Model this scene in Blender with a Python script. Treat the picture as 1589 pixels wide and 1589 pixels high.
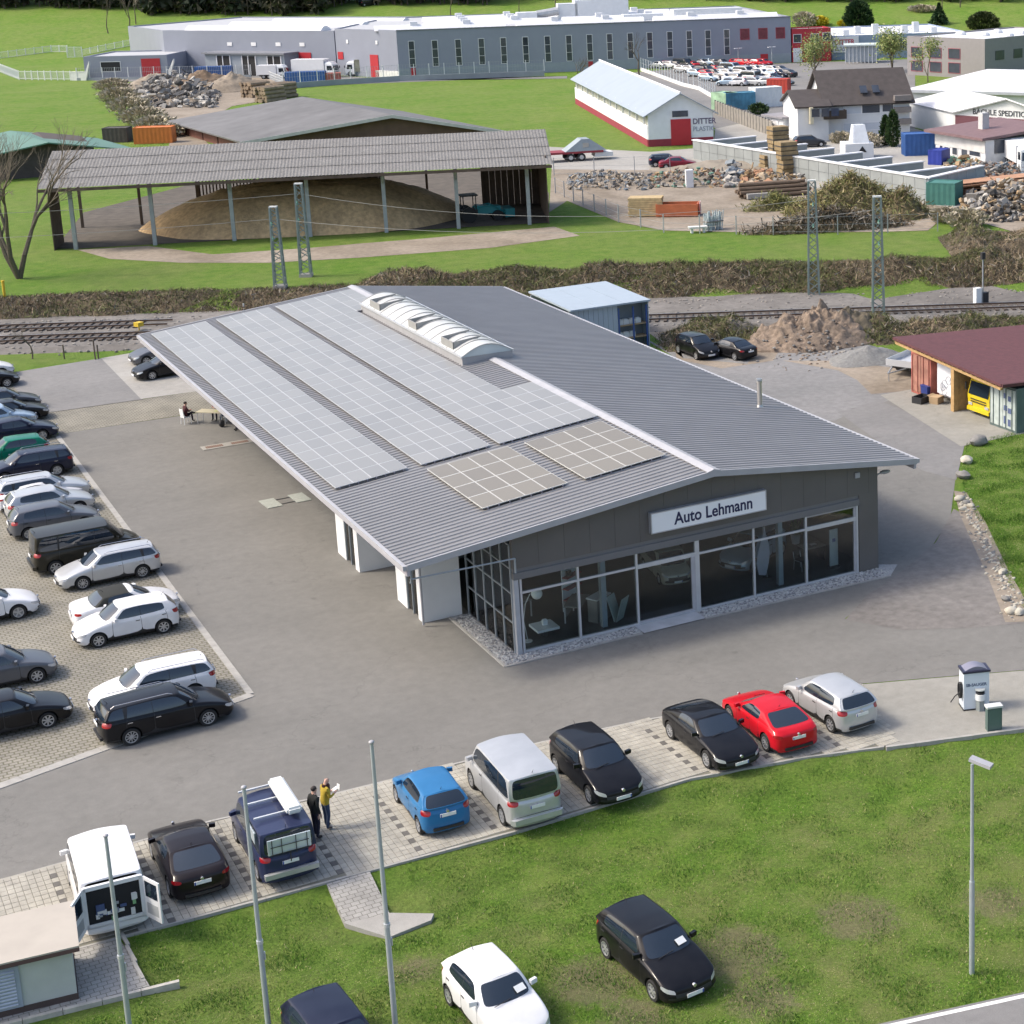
import bpy, bmesh, math, random
import numpy as np
from mathutils import Vector, Matrix, noise as mnoise
random.seed(7)
rng = np.random.default_rng(11)
for o in list(bpy.data.objects): bpy.data.objects.remove(o)
SC = bpy.context.scene
COL = SC.collection
R_ = math.radians

# ------------------------------------------------------------------ camera
CAMP = np.array([-24.532, -62.265, 28.053]); YAW, PITCH, ROLL, FPX = 0.534, 0.237, -0.024, 2751.2
CX, CY, IMG = 1213.9, 546.9, 1589.0
_f = np.array([math.sin(YAW)*math.cos(PITCH), math.cos(YAW)*math.cos(PITCH), -math.sin(PITCH)])
_r = np.array([math.cos(YAW), -math.sin(YAW), 0.0]); _u = np.cross(_r, _f)
CR = math.cos(ROLL)*_r + math.sin(ROLL)*_u; CU = -math.sin(ROLL)*_r + math.cos(ROLL)*_u; CF = _f
cam_d = bpy.data.cameras.new('camera'); cam = bpy.data.objects.new('camera', cam_d); COL.objects.link(cam)
cam.matrix_world = Matrix(((CR[0], CU[0], -CF[0], CAMP[0]), (CR[1], CU[1], -CF[1], CAMP[1]), (CR[2], CU[2], -CF[2], CAMP[2]), (0, 0, 0, 1)))
cam_d.sensor_fit = 'AUTO'; cam_d.sensor_width = 36.0; cam_d.lens = FPX/IMG*36.0
cam_d.shift_x = (IMG/2-CX)/IMG; cam_d.shift_y = (CY-IMG/2)/IMG
cam_d.clip_start = 0.5; cam_d.clip_end = 4000
SC.camera = cam

# ------------------------------------------------------------------ sky, sun, exposure
SUN_AZ = math.atan2(-0.80, 0.42); SUN_EL = R_(47)
w = bpy.data.worlds.new('World'); SC.world = w; w.use_nodes = True
wn = w.node_tree.nodes; wl = w.node_tree.links
sky = wn.new('ShaderNodeTexSky'); sky.sky_type = 'NISHITA'; sky.sun_disc = False
sky.sun_elevation = SUN_EL; sky.sun_rotation = SUN_AZ
sky.air_density = 1.0; sky.dust_density = 5.0; sky.ozone_density = 0.6; sky.altitude = 200
bg = wn['Background']; wl.new(sky.outputs[0], bg.inputs[0]); bg.inputs[1].default_value = 0.15
sd = bpy.data.lights.new('sun', 'SUN'); sun = bpy.data.objects.new('sun', sd); COL.objects.link(sun)
sd.energy = 1.5; sd.angle = R_(10.0); sd.color = (1.0, 0.93, 0.80)
sun.rotation_euler = (math.pi/2 - SUN_EL, 0, math.pi - SUN_AZ)
sun.location = (-60, 40, 90)
SC.view_settings.view_transform = 'Standard'; SC.view_settings.look = 'None'
SC.view_settings.exposure = 0.9; SC.view_settings.gamma = 1.0; SC.view_settings.use_curve_mapping = False
SC.cycles.max_bounces = 6; SC.cycles.diffuse_bounces = 3; SC.cycles.glossy_bounces = 3; SC.cycles.transmission_bounces = 6
SC.cycles.transparent_max_bounces = 8; SC.cycles.use_denoising = True

# ------------------------------------------------------------------ terrain and pixel helpers
RN = np.array([0.47, 0.8827]); CAM2 = CAMP[:2]; F2 = np.array([0.509, 0.861])
def sstep(a, b, x):
    t = np.clip((x-a)/(b-a), 0, 1); return t*t*(3-2*t)
BAYF = np.array([(-40, -12.3), (-21.1, -12.5), (-11.7, -12.95), (-5.9, -13.2), (0.5, -13.1), (4.5, -13.9), (7.4, -14.8), (12.4, -16.4), (20, -18.8), (60, -30)])
def H(x, y):
    x = np.asarray(x, float); y = np.asarray(y, float)
    d = x*RN[0]+y*RN[1]
    h = 1.2*sstep(67, 72, d)
    s = (x-CAM2[0])*F2[0]+(y-CAM2[1])*F2[1]
    h = h + np.maximum(0, s-405)*0.13*sstep(400, 440, s)
    e = np.interp(x, BAYF[:, 0], BAYF[:, 1]) - y          # metres out from the bays' front kerb
    h = h - (0.20*np.exp(-((e-2.6)/1.7)**2)*(e > -0.2) + 0.10*(e > 0)*sstep(0, .3, e)*(1-sstep(4, 9, e)))*(.4+.6*sstep(-19, -15, x))
    return h
def ray(px, py):
    return CF + CR*(px-CX)/FPX - CU*(py-CY)/FPX
def at(px, py, z=None):
    """ground point seen at a photo pixel (on the terrain, or on the level z)"""
    d = ray(px, py)
    t = ((0 if z is None else z)-CAMP[2])/d[2]; P = CAMP+t*d
    if z is None:
        for _ in range(30):
            hz = float(H(P[0], P[1])); t = (hz-CAMP[2])/d[2] if abs(hz-P[2]) < 6 else t*0.97
            P = CAMP+t*d
        if abs(float(H(P[0], P[1]))-P[2]) > 0.2:        # march on the hill
            t = 100.0
            while t < 1500:
                P = CAMP+t*d
                if P[2] <= float(H(P[0], P[1])): break
                t += 1.0
    return Vector((float(P[0]), float(P[1]), float(P[2])))
def pix(P):
    d = np.asarray(P, float)-CAMP; z = d@CF
    return CX+FPX*(d@CR)/z, CY-FPX*(d@CU)/z
def along(P, u, px):
    """length t with P+t*u seen at photo column px"""
    k = (px-CX)/FPX; P = np.array(P, float); uu = np.array([u[0], u[1], 0.0]); a = P-CAMP
    return float((k*(a@CF)-a@CR)/((uu@CR)-k*(uu@CF)))
def hgt(P, py):
    """height above P of the point seen at photo row py"""
    k = -(py-CY)/FPX; a = np.array(P, float)-CAMP
    return float((k*(a@CF)-a@CU)/(CU[2]-k*CF[2]))

# ------------------------------------------------------------------ materials
MATS = {}
def M(name, col, rough=0.7, metal=0.0, var=0.12, scale=1.5, bump=0.0, bscale=20.0, coat=0.0, spec=0.5, alpha=None, var2=0.0, scale2=0.15, obj=False):
    if name in MATS: return MATS[name]
    m = bpy.data.materials.new(name); m.use_nodes = True; nt = m.node_tree; N = nt.nodes; L = nt.links
    b = N['Principled BSDF']; b.inputs['Roughness'].default_value = rough; b.inputs['Metallic'].default_value = metal
    b.inputs['Specular IOR Level'].default_value = spec
    if coat: b.inputs['Coat Weight'].default_value = coat; b.inputs['Coat Roughness'].default_value = 0.04
    col = tuple(col)[:3]
    if var or bump:
        if obj:
            tc = N.new('ShaderNodeTexCoord'); src = tc.outputs['Object']
        else:
            g = N.new('ShaderNodeNewGeometry'); src = g.outputs['Position']
    if var:
        n = N.new('ShaderNodeTexNoise'); n.inputs['Scale'].default_value = scale; n.inputs['Detail'].default_value = 5
        L.new(src, n.inputs['Vector'])
        r = N.new('ShaderNodeMapRange'); r.inputs[1].default_value = .25; r.inputs[2].default_value = .75
        r.inputs[3].default_value = 1-var; r.inputs[4].default_value = 1+var; L.new(n.outputs[0], r.inputs[0])
        fac = r.outputs[0]
        if var2:
            n2 = N.new('ShaderNodeTexNoise'); n2.inputs['Scale'].default_value = scale2; n2.inputs['Detail'].default_value = 3
            L.new(src, n2.inputs['Vector'])
            r2 = N.new('ShaderNodeMapRange'); r2.inputs[1].default_value = .3; r2.inputs[2].default_value = .7
            r2.inputs[3].default_value = 1-var2; r2.inputs[4].default_value = 1+var2; L.new(n2.outputs[0], r2.inputs[0])
            mm = N.new('ShaderNodeMath'); mm.operation = 'MULTIPLY'; L.new(fac, mm.inputs[0]); L.new(r2.outputs[0], mm.inputs[1]); fac = mm.outputs[0]
        v = N.new('ShaderNodeVectorMath'); v.operation = 'SCALE'; v.inputs[0].default_value = col; L.new(fac, v.inputs['Scale'])
        L.new(v.outputs[0], b.inputs['Base Color'])
    else: b.inputs['Base Color'].default_value = (*col, 1)
    if bump:
        nb = N.new('ShaderNodeTexNoise'); nb.inputs['Scale'].default_value = bscale; nb.inputs['Detail'].default_value = 4; L.new(src, nb.inputs['Vector'])
        bp = N.new('ShaderNodeBump'); bp.inputs['Strength'].default_value = bump; bp.inputs['Distance'].default_value = 0.05
        L.new(nb.outputs[0], bp.inputs['Height']); L.new(bp.outputs[0], b.inputs['Normal'])
    if alpha is not None: b.inputs['Alpha'].default_value = alpha
    MATS[name] = m; return m
def nodes(name):
    m = bpy.data.materials.new(name); m.use_nodes = True; MATS[name] = m
    return m, m.node_tree.nodes, m.node_tree.links, m.node_tree.nodes['Principled BSDF']
def ramp(N, stops):
    r = N.new('ShaderNodeValToRGB'); e = r.color_ramp.elements
    e[0].position, e[0].color = stops[0][0], (*stops[0][1], 1); e[1].position, e[1].color = stops[1][0], (*stops[1][1], 1)
    for p, c in stops[2:]:
        k = e.new(p); k.color = (*c, 1)
    return r
def noise_n(N, L, src, scale, detail=4, rough=0.55, dist=0):
    n = N.new('ShaderNodeTexNoise'); n.inputs['Scale'].default_value = scale; n.inputs['Detail'].default_value = detail
    n.inputs['Roughness'].default_value = rough; n.inputs['Distortion'].default_value = dist; L.new(src, n.inputs['Vector']); return n
def mixc(N, L, fac, a, b, mode='MIX'):
    x = N.new('ShaderNodeMix'); x.data_type = 'RGBA'; x.blend_type = mode
    for k, v in ((0, fac), (6, a), (7, b)):
        if hasattr(v, 'is_linked'): L.new(v, x.inputs[k])
        elif k == 0: x.inputs[0].default_value = v
        else: x.inputs[k].default_value = (*v, 1)
    return x.outputs[2]

# ------------------------------------------------------------------ mesh builder
class MB:
    def __init__(s): s.V = []; s.F = []; s.I = []
    def _add(s, vs, fs, mi):
        n = len(s.V); s.V.extend([tuple(map(float, v)) for v in vs]); s.F.extend([tuple(n+i for i in f) for f in fs]); s.I.extend([mi]*len(fs)); return s
    def bx(s, x0, x1, y0, y1, z0, z1, mi=0):
        return s._add([(x0,y0,z0),(x1,y0,z0),(x1,y1,z0),(x0,y1,z0),(x0,y0,z1),(x1,y0,z1),(x1,y1,z1),(x0,y1,z1)],
                      [(3,2,1,0),(4,5,6,7),(0,1,5,4),(1,2,6,5),(2,3,7,6),(3,0,4,7)], mi)
    def box(s, c, size, rz=0, mi=0, rx=0, ry=0):
        m = Matrix.Translation(Vector(c)) @ Matrix.Rotation(rz,4,'Z') @ Matrix.Rotation(ry,4,'Y') @ Matrix.Rotation(rx,4,'X')
        a, b, d = size[0]/2, size[1]/2, size[2]/2
        vs = [m @ Vector(v) for v in ((-a,-b,-d),(a,-b,-d),(a,b,-d),(-a,b,-d),(-a,-b,d),(a,-b,d),(a,b,d),(-a,b,d))]
        return s._add(vs, [(3,2,1,0),(4,5,6,7),(0,1,5,4),(1,2,6,5),(2,3,7,6),(3,0,4,7)], mi)
    def prism(s, poly, z0, z1, mi=0):
        n = len(poly); vs = [(p[0],p[1],z0) for p in poly]+[(p[0],p[1],z1) for p in poly]
        return s._add(vs, [tuple(range(n-1,-1,-1)), tuple(range(n,2*n))]+[(i,(i+1)%n,n+(i+1)%n,n+i) for i in range(n)], mi)
    def hull(s, A, B, mi=0):
        """solid between two same-length 3D rings"""
        n = len(A)
        return s._add(list(A)+list(B), [tuple(range(n-1,-1,-1)), tuple(range(n,2*n))]+[(i,(i+1)%n,n+(i+1)%n,n+i) for i in range(n)], mi)
    def quad(s, *p, mi=0): return s._add(p, [tuple(range(len(p)))], mi)
    def slab(s, p, t, mi=0):
        """quad or polygon with thickness t below it"""
        p = [Vector(q) for q in p]; n = (p[1]-p[0]).cross(p[2]-p[0]).normalized()
        return s.hull([q-n*t for q in p], p, mi)
    def cyl(s, a, b, r0, r1=None, n=8, mi=0, caps=True):
        r1 = r0 if r1 is None else r1; a = Vector(a); b = Vector(b); d = (b-a).normalized()
        q = d.orthogonal().normalized(); k = d.cross(q)
        A = [a+(q*math.cos(2*math.pi*i/n)+k*math.sin(2*math.pi*i/n))*r0 for i in range(n)]
        B = [b+(q*math.cos(2*math.pi*i/n)+k*math.sin(2*math.pi*i/n))*r1 for i in range(n)]
        fs = [(i,(i+1)%n,n+(i+1)%n,n+i) for i in range(n)]
        if caps: fs += [tuple(range(n-1,-1,-1)), tuple(range(n,2*n))]
        return s._add(A+B, fs, mi)
    def tube(s, pts, r, n=6, mi=0):
        for i in range(len(pts)-1): s.cyl(pts[i], pts[i+1], r, r, n, mi)
        return s
    def sph(s, c, r, n=10, m=6, mi=0, jit=0, seed=0):
        rx, ry, rz = (r, r, r) if not hasattr(r, '__len__') else r
        rr = random.Random(seed); vs = [(c[0],c[1],c[2]-rz)]
        for j in range(1, m):
            a = math.pi*j/m
            for i in range(n):
                t = 2*math.pi*i/n; q = 1+jit*(rr.random()*2-1)
                vs.append((c[0]+rx*q*math.sin(a)*math.cos(t), c[1]+ry*q*math.sin(a)*math.sin(t), c[2]-rz*q*math.cos(a)))
        vs.append((c[0],c[1],c[2]+rz)); T = len(vs)-1; fs = [(0,1+(i+1)%n,1+i) for i in range(n)]
        for j in range(m-2):
            for i in range(n):
                a0 = 1+j*n+i; a1 = 1+j*n+(i+1)%n; fs.append((a0,a1,a1+n,a0+n))
        b = 1+(m-2)*n; fs += [(b+i,b+(i+1)%n,T) for i in range(n)]
        return s._add(vs, fs, mi)
    def lathe(s, prof, axis='y', n=20, c=(0,0,0), mi=0):
        """prof: list of (radius, offset along axis)"""
        k = len(prof); vs = []
        for i in range(n):
            t = 2*math.pi*i/n
            for r, o in prof:
                x, z = r*math.cos(t), r*math.sin(t)
                vs.append((c[0]+x, c[1]+o, c[2]+z) if axis == 'y' else (c[0]+x, c[1]+z, c[2]+o))
        fs = [(i*k+j, i*k+j+1, ((i+1)%n)*k+j+1, ((i+1)%n)*k+j) for i in range(n) for j in range(k-1)]
        return s._add(vs, fs, mi)
    def mesh(s, name, mats, smooth=None):
        me = bpy.data.meshes.new(name); me.from_pydata(s.V, [], s.F)
        for m in (mats if isinstance(mats, (list, tuple)) else [mats]): me.materials.append(m)
        if any(s.I): me.polygons.foreach_set('material_index', s.I)
        me.update()
        if smooth is not None:
            me.shade_smooth(); me.set_sharp_from_angle(angle=R_(smooth))
        return me
    def build(s, name, mats, parent=None, smooth=None, kind=None, loc=None):
        return obj(name, s.mesh(name, mats, smooth), parent, kind, loc)
def obj(name, me, parent=None, kind=None, loc=None, rz=0):
    o = bpy.data.objects.new(name, me); COL.objects.link(o)
    if parent is not None: o.parent = parent
    if kind: o['kind'] = kind
    if loc is not None: o.location = loc
    if rz: o.rotation_euler.z = rz
    return o
def tag(o, label, cat, group=None):
    o['label'] = label; o['category'] = cat
    if group: o['group'] = group
    return o
def thing(name, label, cat, loc=(0,0,0), rz=0, group=None):
    o = bpy.data.objects.new(name, None); COL.objects.link(o); o.empty_display_size = 0.3
    o.location = loc; o.rotation_euler = (0,0,rz); return tag(o, label, cat, group)
def copy_tree(o, parent=None):
    c = o.copy(); COL.objects.link(c)
    if parent is not None: c.parent = parent
    for ch in o.children: copy_tree(ch, c)
    return c
def sheet(name, poly, z, mat, kind='structure', step=None):
    """flat ground sheet: polygon of (x, y) at height z"""
    me = bpy.data.meshes.new(name); me.from_pydata([(p[0],p[1],z) for p in poly], [], [tuple(range(len(poly)))])
    me.materials.append(mat); me.update(); o = obj(name, me)
    if me.polygons[0].normal.z < 0: me.flip_normals()
    if kind: o['kind'] = kind
    return o
def text_mesh(name, body, size, mat, parent, loc, rot, ext=0.012, align='LEFT', bold=0.0, sx=1.0):
    c = bpy.data.curves.new(name, 'FONT'); c.body = body; c.size = size; c.extrude = ext; c.align_x = align; c.offset = bold; c.resolution_u = 3
    t = bpy.data.objects.new('tmp_text', c); COL.objects.link(t)
    me = bpy.data.meshes.new_from_object(t.evaluated_get(bpy.context.evaluated_depsgraph_get()))
    bpy.data.objects.remove(t); me.name = name; me.materials.clear(); me.materials.append(mat)
    o = obj(name, me, parent); o.location = loc; o.rotation_euler = rot; o.scale = (sx,1,1); return o
# ================================================================== SETTING
def grass_mat():
    m, N, L, b = nodes('grass'); g = N.new('ShaderNodeNewGeometry'); P = g.outputs['Position']
    big = noise_n(N, L, P, 0.09, 5, 0.6, 0.4); mid = noise_n(N, L, P, 0.9, 5, 0.65); fine = noise_n(N, L, P, 9, 4, 0.7); blades = noise_n(N, L, P, 42, 3, 0.7)
    r1 = ramp(N, [(0.30, (0.07, 0.165, 0.016)), (0.66, (0.215, 0.30, 0.06)), (0.47, (0.125, 0.245, 0.028))]); L.new(mid.outputs[0], r1.inputs[0])
    r2 = ramp(N, [(0.35, (0.12, 0.225, 0.026)), (0.65, (0.21, 0.25, 0.075))]); L.new(big.outputs[0], r2.inputs[0])
    c = mixc(N, L, 0.5, r1.outputs[0], r2.outputs[0])
    rf = ramp(N, [(0.28, (0.55,)*3), (0.72, (1.42,)*3)]); L.new(fine.outputs[0], rf.inputs[0]); c = mixc(N, L, 0.85, c, rf.outputs[0], 'MULTIPLY')
    rb = ramp(N, [(0.25, (0.55,)*3), (0.75, (1.4,)*3)]); L.new(blades.outputs[0], rb.inputs[0]); c = mixc(N, L, 0.7, c, rb.outputs[0], 'MULTIPLY')
    # the mown lawn by the road is drier and patchier than the meadows
    sep = N.new('ShaderNodeSeparateXYZ'); L.new(P, sep.inputs[0])
    mr = N.new('ShaderNodeMapRange'); mr.inputs[1].default_value = -14; mr.inputs[2].default_value = -19; mr.inputs[3].default_value = .35; L.new(sep.outputs[1], mr.inputs[0])
    dry = noise_n(N, L, P, 0.42, 6, 0.68); rd = ramp(N, [(0.44, (0, 0, 0)), (0.62, (1, 1, 1))]); L.new(dry.outputs[0], rd.inputs[0])
    mu = N.new('ShaderNodeMath'); mu.operation = 'MULTIPLY'; L.new(rd.outputs[0], mu.inputs[0]); L.new(mr.outputs[0], mu.inputs[1])
    drycol = mixc(N, L, blades.outputs[0], (0.20, 0.175, 0.075), (0.34, 0.295, 0.155)); mu2 = N.new('ShaderNodeMath'); mu2.operation = 'MULTIPLY'; mu2.inputs[1].default_value = .38; L.new(mu.outputs[0], mu2.inputs[0])
    c = mixc(N, L, mu2.outputs[0], c, drycol)
    # worn earth where cars stand or stood
    soil = mixc(N, L, fine.outputs[0], (0.15, 0.115, 0.08), (0.32, 0.255, 0.185))
    for (px, py, rad) in ((1140, 1480, 1.5), (1185, 1550, 1.1), (925, 1520, 1.35), (985, 1575, 1.0), (1330, 1425, 1.3), (1545, 1400, 1.0), (760, 1610, 1.3), (640, 1500, .8)):
        q = at(px, py, 0); d = N.new('ShaderNodeVectorMath'); d.operation = 'DISTANCE'; L.new(P, d.inputs[0]); d.inputs[1].default_value = (q.x, q.y, 0)
        wob = noise_n(N, L, P, 2.6, 9, 0.78); a = N.new('ShaderNodeMath'); a.operation = 'MULTIPLY_ADD'; L.new(wob.outputs[0], a.inputs[0]); a.inputs[1].default_value = -2.6; L.new(d.outputs['Value'], a.inputs[2])
        k = N.new('ShaderNodeMapRange'); k.inputs[1].default_value = rad-1.2; k.inputs[2].default_value = rad-1.75; k.inputs[4].default_value = .6; L.new(a.outputs[0], k.inputs[0]); c = mixc(N, L, k.outputs[0], c, soil)
    L.new(c, b.inputs['Base Color']); b.inputs['Roughness'].default_value = 0.9; b.inputs['Specular IOR Level'].default_value = 0.15
    bp = N.new('ShaderNodeBump'); bp.inputs['Strength'].default_value = 0.9; bp.inputs['Distance'].default_value = 0.12
    add = N.new('ShaderNodeMath'); L.new(fine.outputs[0], add.inputs[0]); L.new(blades.outputs[0], add.inputs[1]); L.new(add.outputs[0], bp.inputs['Height']); L.new(bp.outputs[0], b.inputs['Normal'])
    return m
GRASS = grass_mat()
def asphalt_mat(name, lo, hi, stain=0.25, cracks=True):
    m, N, L, b = nodes(name); g = N.new('ShaderNodeNewGeometry'); P = g.outputs['Position']
    big = noise_n(N, L, P, 0.16, 5, 0.6, 0.5); sp = noise_n(N, L, P, 55, 3, 0.8); md = noise_n(N, L, P, 2.3, 5, 0.6)
    r = ramp(N, [(0.3, lo), (0.7, hi)]); L.new(big.outputs[0], r.inputs[0])
    rs = ramp(N, [(0.25, (0.72,)*3), (0.75, (1.25,)*3)]); L.new(sp.outputs[0], rs.inputs[0]); c = mixc(N, L, 0.8, r.outputs[0], rs.outputs[0], 'MULTIPLY')
    rm = ramp(N, [(0.3, (1-stain,)*3), (0.68, (1.1,)*3)]); L.new(md.outputs[0], rm.inputs[0]); c = mixc(N, L, 0.7, c, rm.outputs[0], 'MULTIPLY')
    if cracks:
        mp = N.new('ShaderNodeMapping'); mp.inputs['Scale'].default_value = (0.05, 0.3, 1); L.new(P, mp.inputs['Vector'])
        st = noise_n(N, L, mp.outputs[0], 1.2, 5, 0.6); rt = ramp(N, [(0.35, (0.95,)*3), (0.65, (1.05,)*3)]); L.new(st.outputs[0], rt.inputs[0]); c = mixc(N, L, 0.8, c, rt.outputs[0], 'MULTIPLY')
        vo = N.new('ShaderNodeTexVoronoi'); vo.feature = 'DISTANCE_TO_EDGE'; vo.inputs['Scale'].default_value = .085; wb = noise_n(N, L, P, .6, 4, .6); ad = mixc(N, L, .12, P, wb.outputs['Color'], 'ADD'); av = N.new('ShaderNodeVectorMath'); av.operation = 'SCALE'; av.inputs['Scale'].default_value = 3.0; L.new(wb.outputs['Color'], av.inputs[0]); a2 = N.new('ShaderNodeVectorMath'); L.new(P, a2.inputs[0]); L.new(av.outputs[0], a2.inputs[1]); L.new(a2.outputs[0], vo.inputs['Vector'])
        rc = ramp(N, [(0.0, (0.62,)*3), (0.004, (1, 1, 1))]); L.new(vo.outputs['Distance'], rc.inputs[0]); c = mixc(N, L, 0.42, c, rc.outputs[0], 'MULTIPLY')
        drip = noise_n(N, L, P, 5.5, 2, 0.5); rdp = ramp(N, [(0.76, (1, 1, 1)), (0.80, (0.55,)*3)]); L.new(drip.outputs[0], rdp.inputs[0]); c = mixc(N, L, 0.7, c, rdp.outputs[0], 'MULTIPLY')
        oil = noise_n(N, L, P, 0.8, 2, 0.5); ro = ramp(N, [(0.70, (1, 1, 1)), (0.78, (0.6, 0.6, 0.6))]); L.new(oil.outputs[0], ro.inputs[0]); c = mixc(N, L, 0.6, c, ro.outputs[0], 'MULTIPLY')
    L.new(c, b.inputs['Base Color']); b.inputs['Roughness'].default_value = 0.88; b.inputs['Specular IOR Level'].default_value = 0.3
    bp = N.new('ShaderNodeBump'); bp.inputs['Strength'].default_value = 0.35; bp.inputs['Distance'].default_value = 0.02; L.new(sp.outputs[0], bp.inputs['Height']); L.new(bp.outputs[0], b.inputs['Normal'])
    return m
ASPH = asphalt_mat('asphalt', (0.162, 0.158, 0.148), (0.192, 0.186, 0.174), .12)
ASPH2 = asphalt_mat('asphalt_old', (0.175, 0.173, 0.172), (0.215, 0.21, 0.206), .14)
CONC = asphalt_mat('concrete_slab', (0.25, 0.242, 0.217), (0.30, 0.29, 0.262), 0.14)
PALE = asphalt_mat('pale_slab', (0.29, 0.28, 0.26), (0.35, 0.34, 0.318), 0.12)
GRAVEL = asphalt_mat('gravel', (0.155, 0.143, 0.133), (0.225, 0.21, 0.198), 0.4, False)
GRAVEL2 = asphalt_mat('grey_gravel', (0.185, 0.185, 0.185), (0.245, 0.24, 0.238), 0.25, False)
DIRT = asphalt_mat('dirt', (0.20, 0.165, 0.125), (0.34, 0.29, 0.235), 0.35, False)
SOIL = asphalt_mat('soil', (0.15, 0.105, 0.07), (0.27, 0.2, 0.14), 0.4, False)
def paver_mat(name, c1, c2, mortar, bw, bh, sc, ms=0.02):
    m, N, L, b = nodes(name); g = N.new('ShaderNodeNewGeometry'); P = g.outputs['Position']
    br = N.new('ShaderNodeTexBrick'); br.inputs['Scale'].default_value = sc; br.inputs['Brick Width'].default_value = bw; br.inputs['Row Height'].default_value = bh; br.inputs['Mortar Size'].default_value = ms
    br.inputs['Color1'].default_value = (*c1, 1); br.inputs['Color2'].default_value = (*c2, 1); br.inputs['Mortar'].default_value = (*mortar, 1); br.inputs['Mortar Smooth'].default_value = 0.2
    L.new(P, br.inputs['Vector'])
    n = noise_n(N, L, P, 0.5, 5, 0.65); rn = ramp(N, [(0.3, (0.72,)*3), (0.7, (1.16,)*3)]); L.new(n.outputs[0], rn.inputs[0]); c = mixc(N, L, 0.9, br.outputs[0], rn.outputs[0], 'MULTIPLY')
    n2 = noise_n(N, L, P, 26, 4, 0.7); r2 = ramp(N, [(0.3, (0.8,)*3), (0.7, (1.15,)*3)]); L.new(n2.outputs[0], r2.inputs[0]); c = mixc(N, L, 0.7, c, r2.outputs[0], 'MULTIPLY')
    L.new(c, b.inputs['Base Color']); b.inputs['Roughness'].default_value = 0.85
    bp = N.new('ShaderNodeBump'); bp.inputs['Strength'].default_value = 0.5; bp.inputs['Distance'].default_value = 0.015; inv = N.new('ShaderNodeMath'); inv.operation = 'SUBTRACT'; inv.inputs[0].default_value = 1; L.new(br.outputs['Fac'], inv.inputs[1]); L.new(inv.outputs[0], bp.inputs['Height']); L.new(bp.outputs[0], b.inputs['Normal'])
    return m
PAVLOT = paver_mat('grass_pavers', (0.27, 0.25, 0.215), (0.235, 0.22, 0.19), (0.135, 0.13, 0.09), 0.30, 0.22, 1.0, 0.03)
PAVPATH = paver_mat('path_pavers', (0.36, 0.35, 0.325), (0.31, 0.30, 0.28), (0.16, 0.15, 0.13), 0.26, 0.2, 1.0, 0.012)
STONEW = M('pale_stone', (0.42, 0.40, 0.36), 0.85, var=.2, scale=4, bump=.3)
KERB = M('kerb_concrete', (0.33, 0.32, 0.30), 0.85, var=.15, scale=3, bump=.2)

# ---- ground: one sheet to the hills
xs = np.concatenate([np.arange(-420, -45, 15), np.arange(-45, 45, 0.6), np.arange(45, 760, 11)])
ys = np.concatenate([np.arange(-90, -35, 4), np.arange(-35, -10, 0.5), np.arange(-10, 62, 4), np.arange(62, 96, 1.5), np.arange(96, 900, 8)])
GX, GY = np.meshgrid(xs, ys, indexing='xy'); GZ = H(GX, GY)
nx, ny = len(xs), len(ys); idx = np.arange(nx*ny).reshape(ny, nx)
fc = np.stack([idx[:-1, :-1], idx[:-1, 1:], idx[1:, 1:], idx[1:, :-1]], -1).reshape(-1, 4)
me = bpy.data.meshes.new('ground'); me.from_pydata(np.stack([GX, GY, GZ], -1).reshape(-1, 3).tolist(), [], fc.tolist()); me.materials.append(GRASS); me.shade_smooth()
obj('ground', me, kind='structure')

def P2(*pts, z=0): return [tuple(at(x, y, z)[:2]) for x, y in pts]
# ---- yard asphalt, paver lot, slabs
rear = [(-40, -7.2), (-20.5, -7.3), (-14, -7.1), (-10, -7.5), (-2.5, -7.8), (1.2, -8.2), (6.8, -9.4), (9.6, -10.0), (15.4, -12.4), (22, -15.5), (40, -25), (60, -36)]
sheet('yard_asphalt', rear+[(62, -30), (30, -14.5), (18.6, -8.3), (12.5, -4.2), (16.3, -1.9), (19.8, 0.2), (23.6, 3.6), (26.4, 7.1), (29.0, 10.4), (31.0, 13.0), (33.9, 24.4), (28.4, 21.4), (24, 24), (17, 26), (17, 40), (-1, 45.4), (-10.3, 45.5), (-10.3, 1.9), (-16.1, 0.3), (-40, -6.6)], 0.012, ASPH)
sheet('side_lane', P2((1300, 640), (1365, 622), (1500, 677), (1484, 745), (1430, 730), (1370, 690)), 0.016, ASPH2)
sheet('paver_lot', [(-10.25, 1.9), (-10.25, 51), (-10.8, 63.6), (-60, 60), (-60, -9.0), (-40, -6.5), (-16.1, .35)], 0.010, PAVLOT)
sheet('paver_lane', [(-10.15, 45.5), (-1, 45.5), (4, 45.5), (4, 50.9), (-4.45, 50.9), (-10.45, 51.1)], 0.014, PAVLOT)
sheet('rear_asphalt', [(-10.45, 51.0), (-4.3, 50.8), (-4.2, 64.3), (-10.8, 63.5)], 0.014, ASPH2)
sheet('rear_slab', [(-4.4, 51.0), (8, 50.6), (8, 66), (-2, 64.7), (-4.35, 64.3)], 0.015, PALE)
k = MB()
for i in range(46): k.bx(-10.44, -10.18, 2.2+i*0.93, 2.2+i*0.93+0.915, 0, 0.035)
o = k.build('lot_kerb_strip', KERB); o['kind'] = 'structure'
sheet('concrete_apron', [(9.55, -10.05), (15.4, -12.45), (22, -15.55), (40, -25.05), (40, -27), (20, -18.8), (12.4, -16.4), (7.35, -14.85), (7.8, -12.9)], 0.013, CONC)
k = MB(); fr = [(7.3, -14.86), (12.4, -16.42), (20, -18.82), (40, -25.2)]
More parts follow.
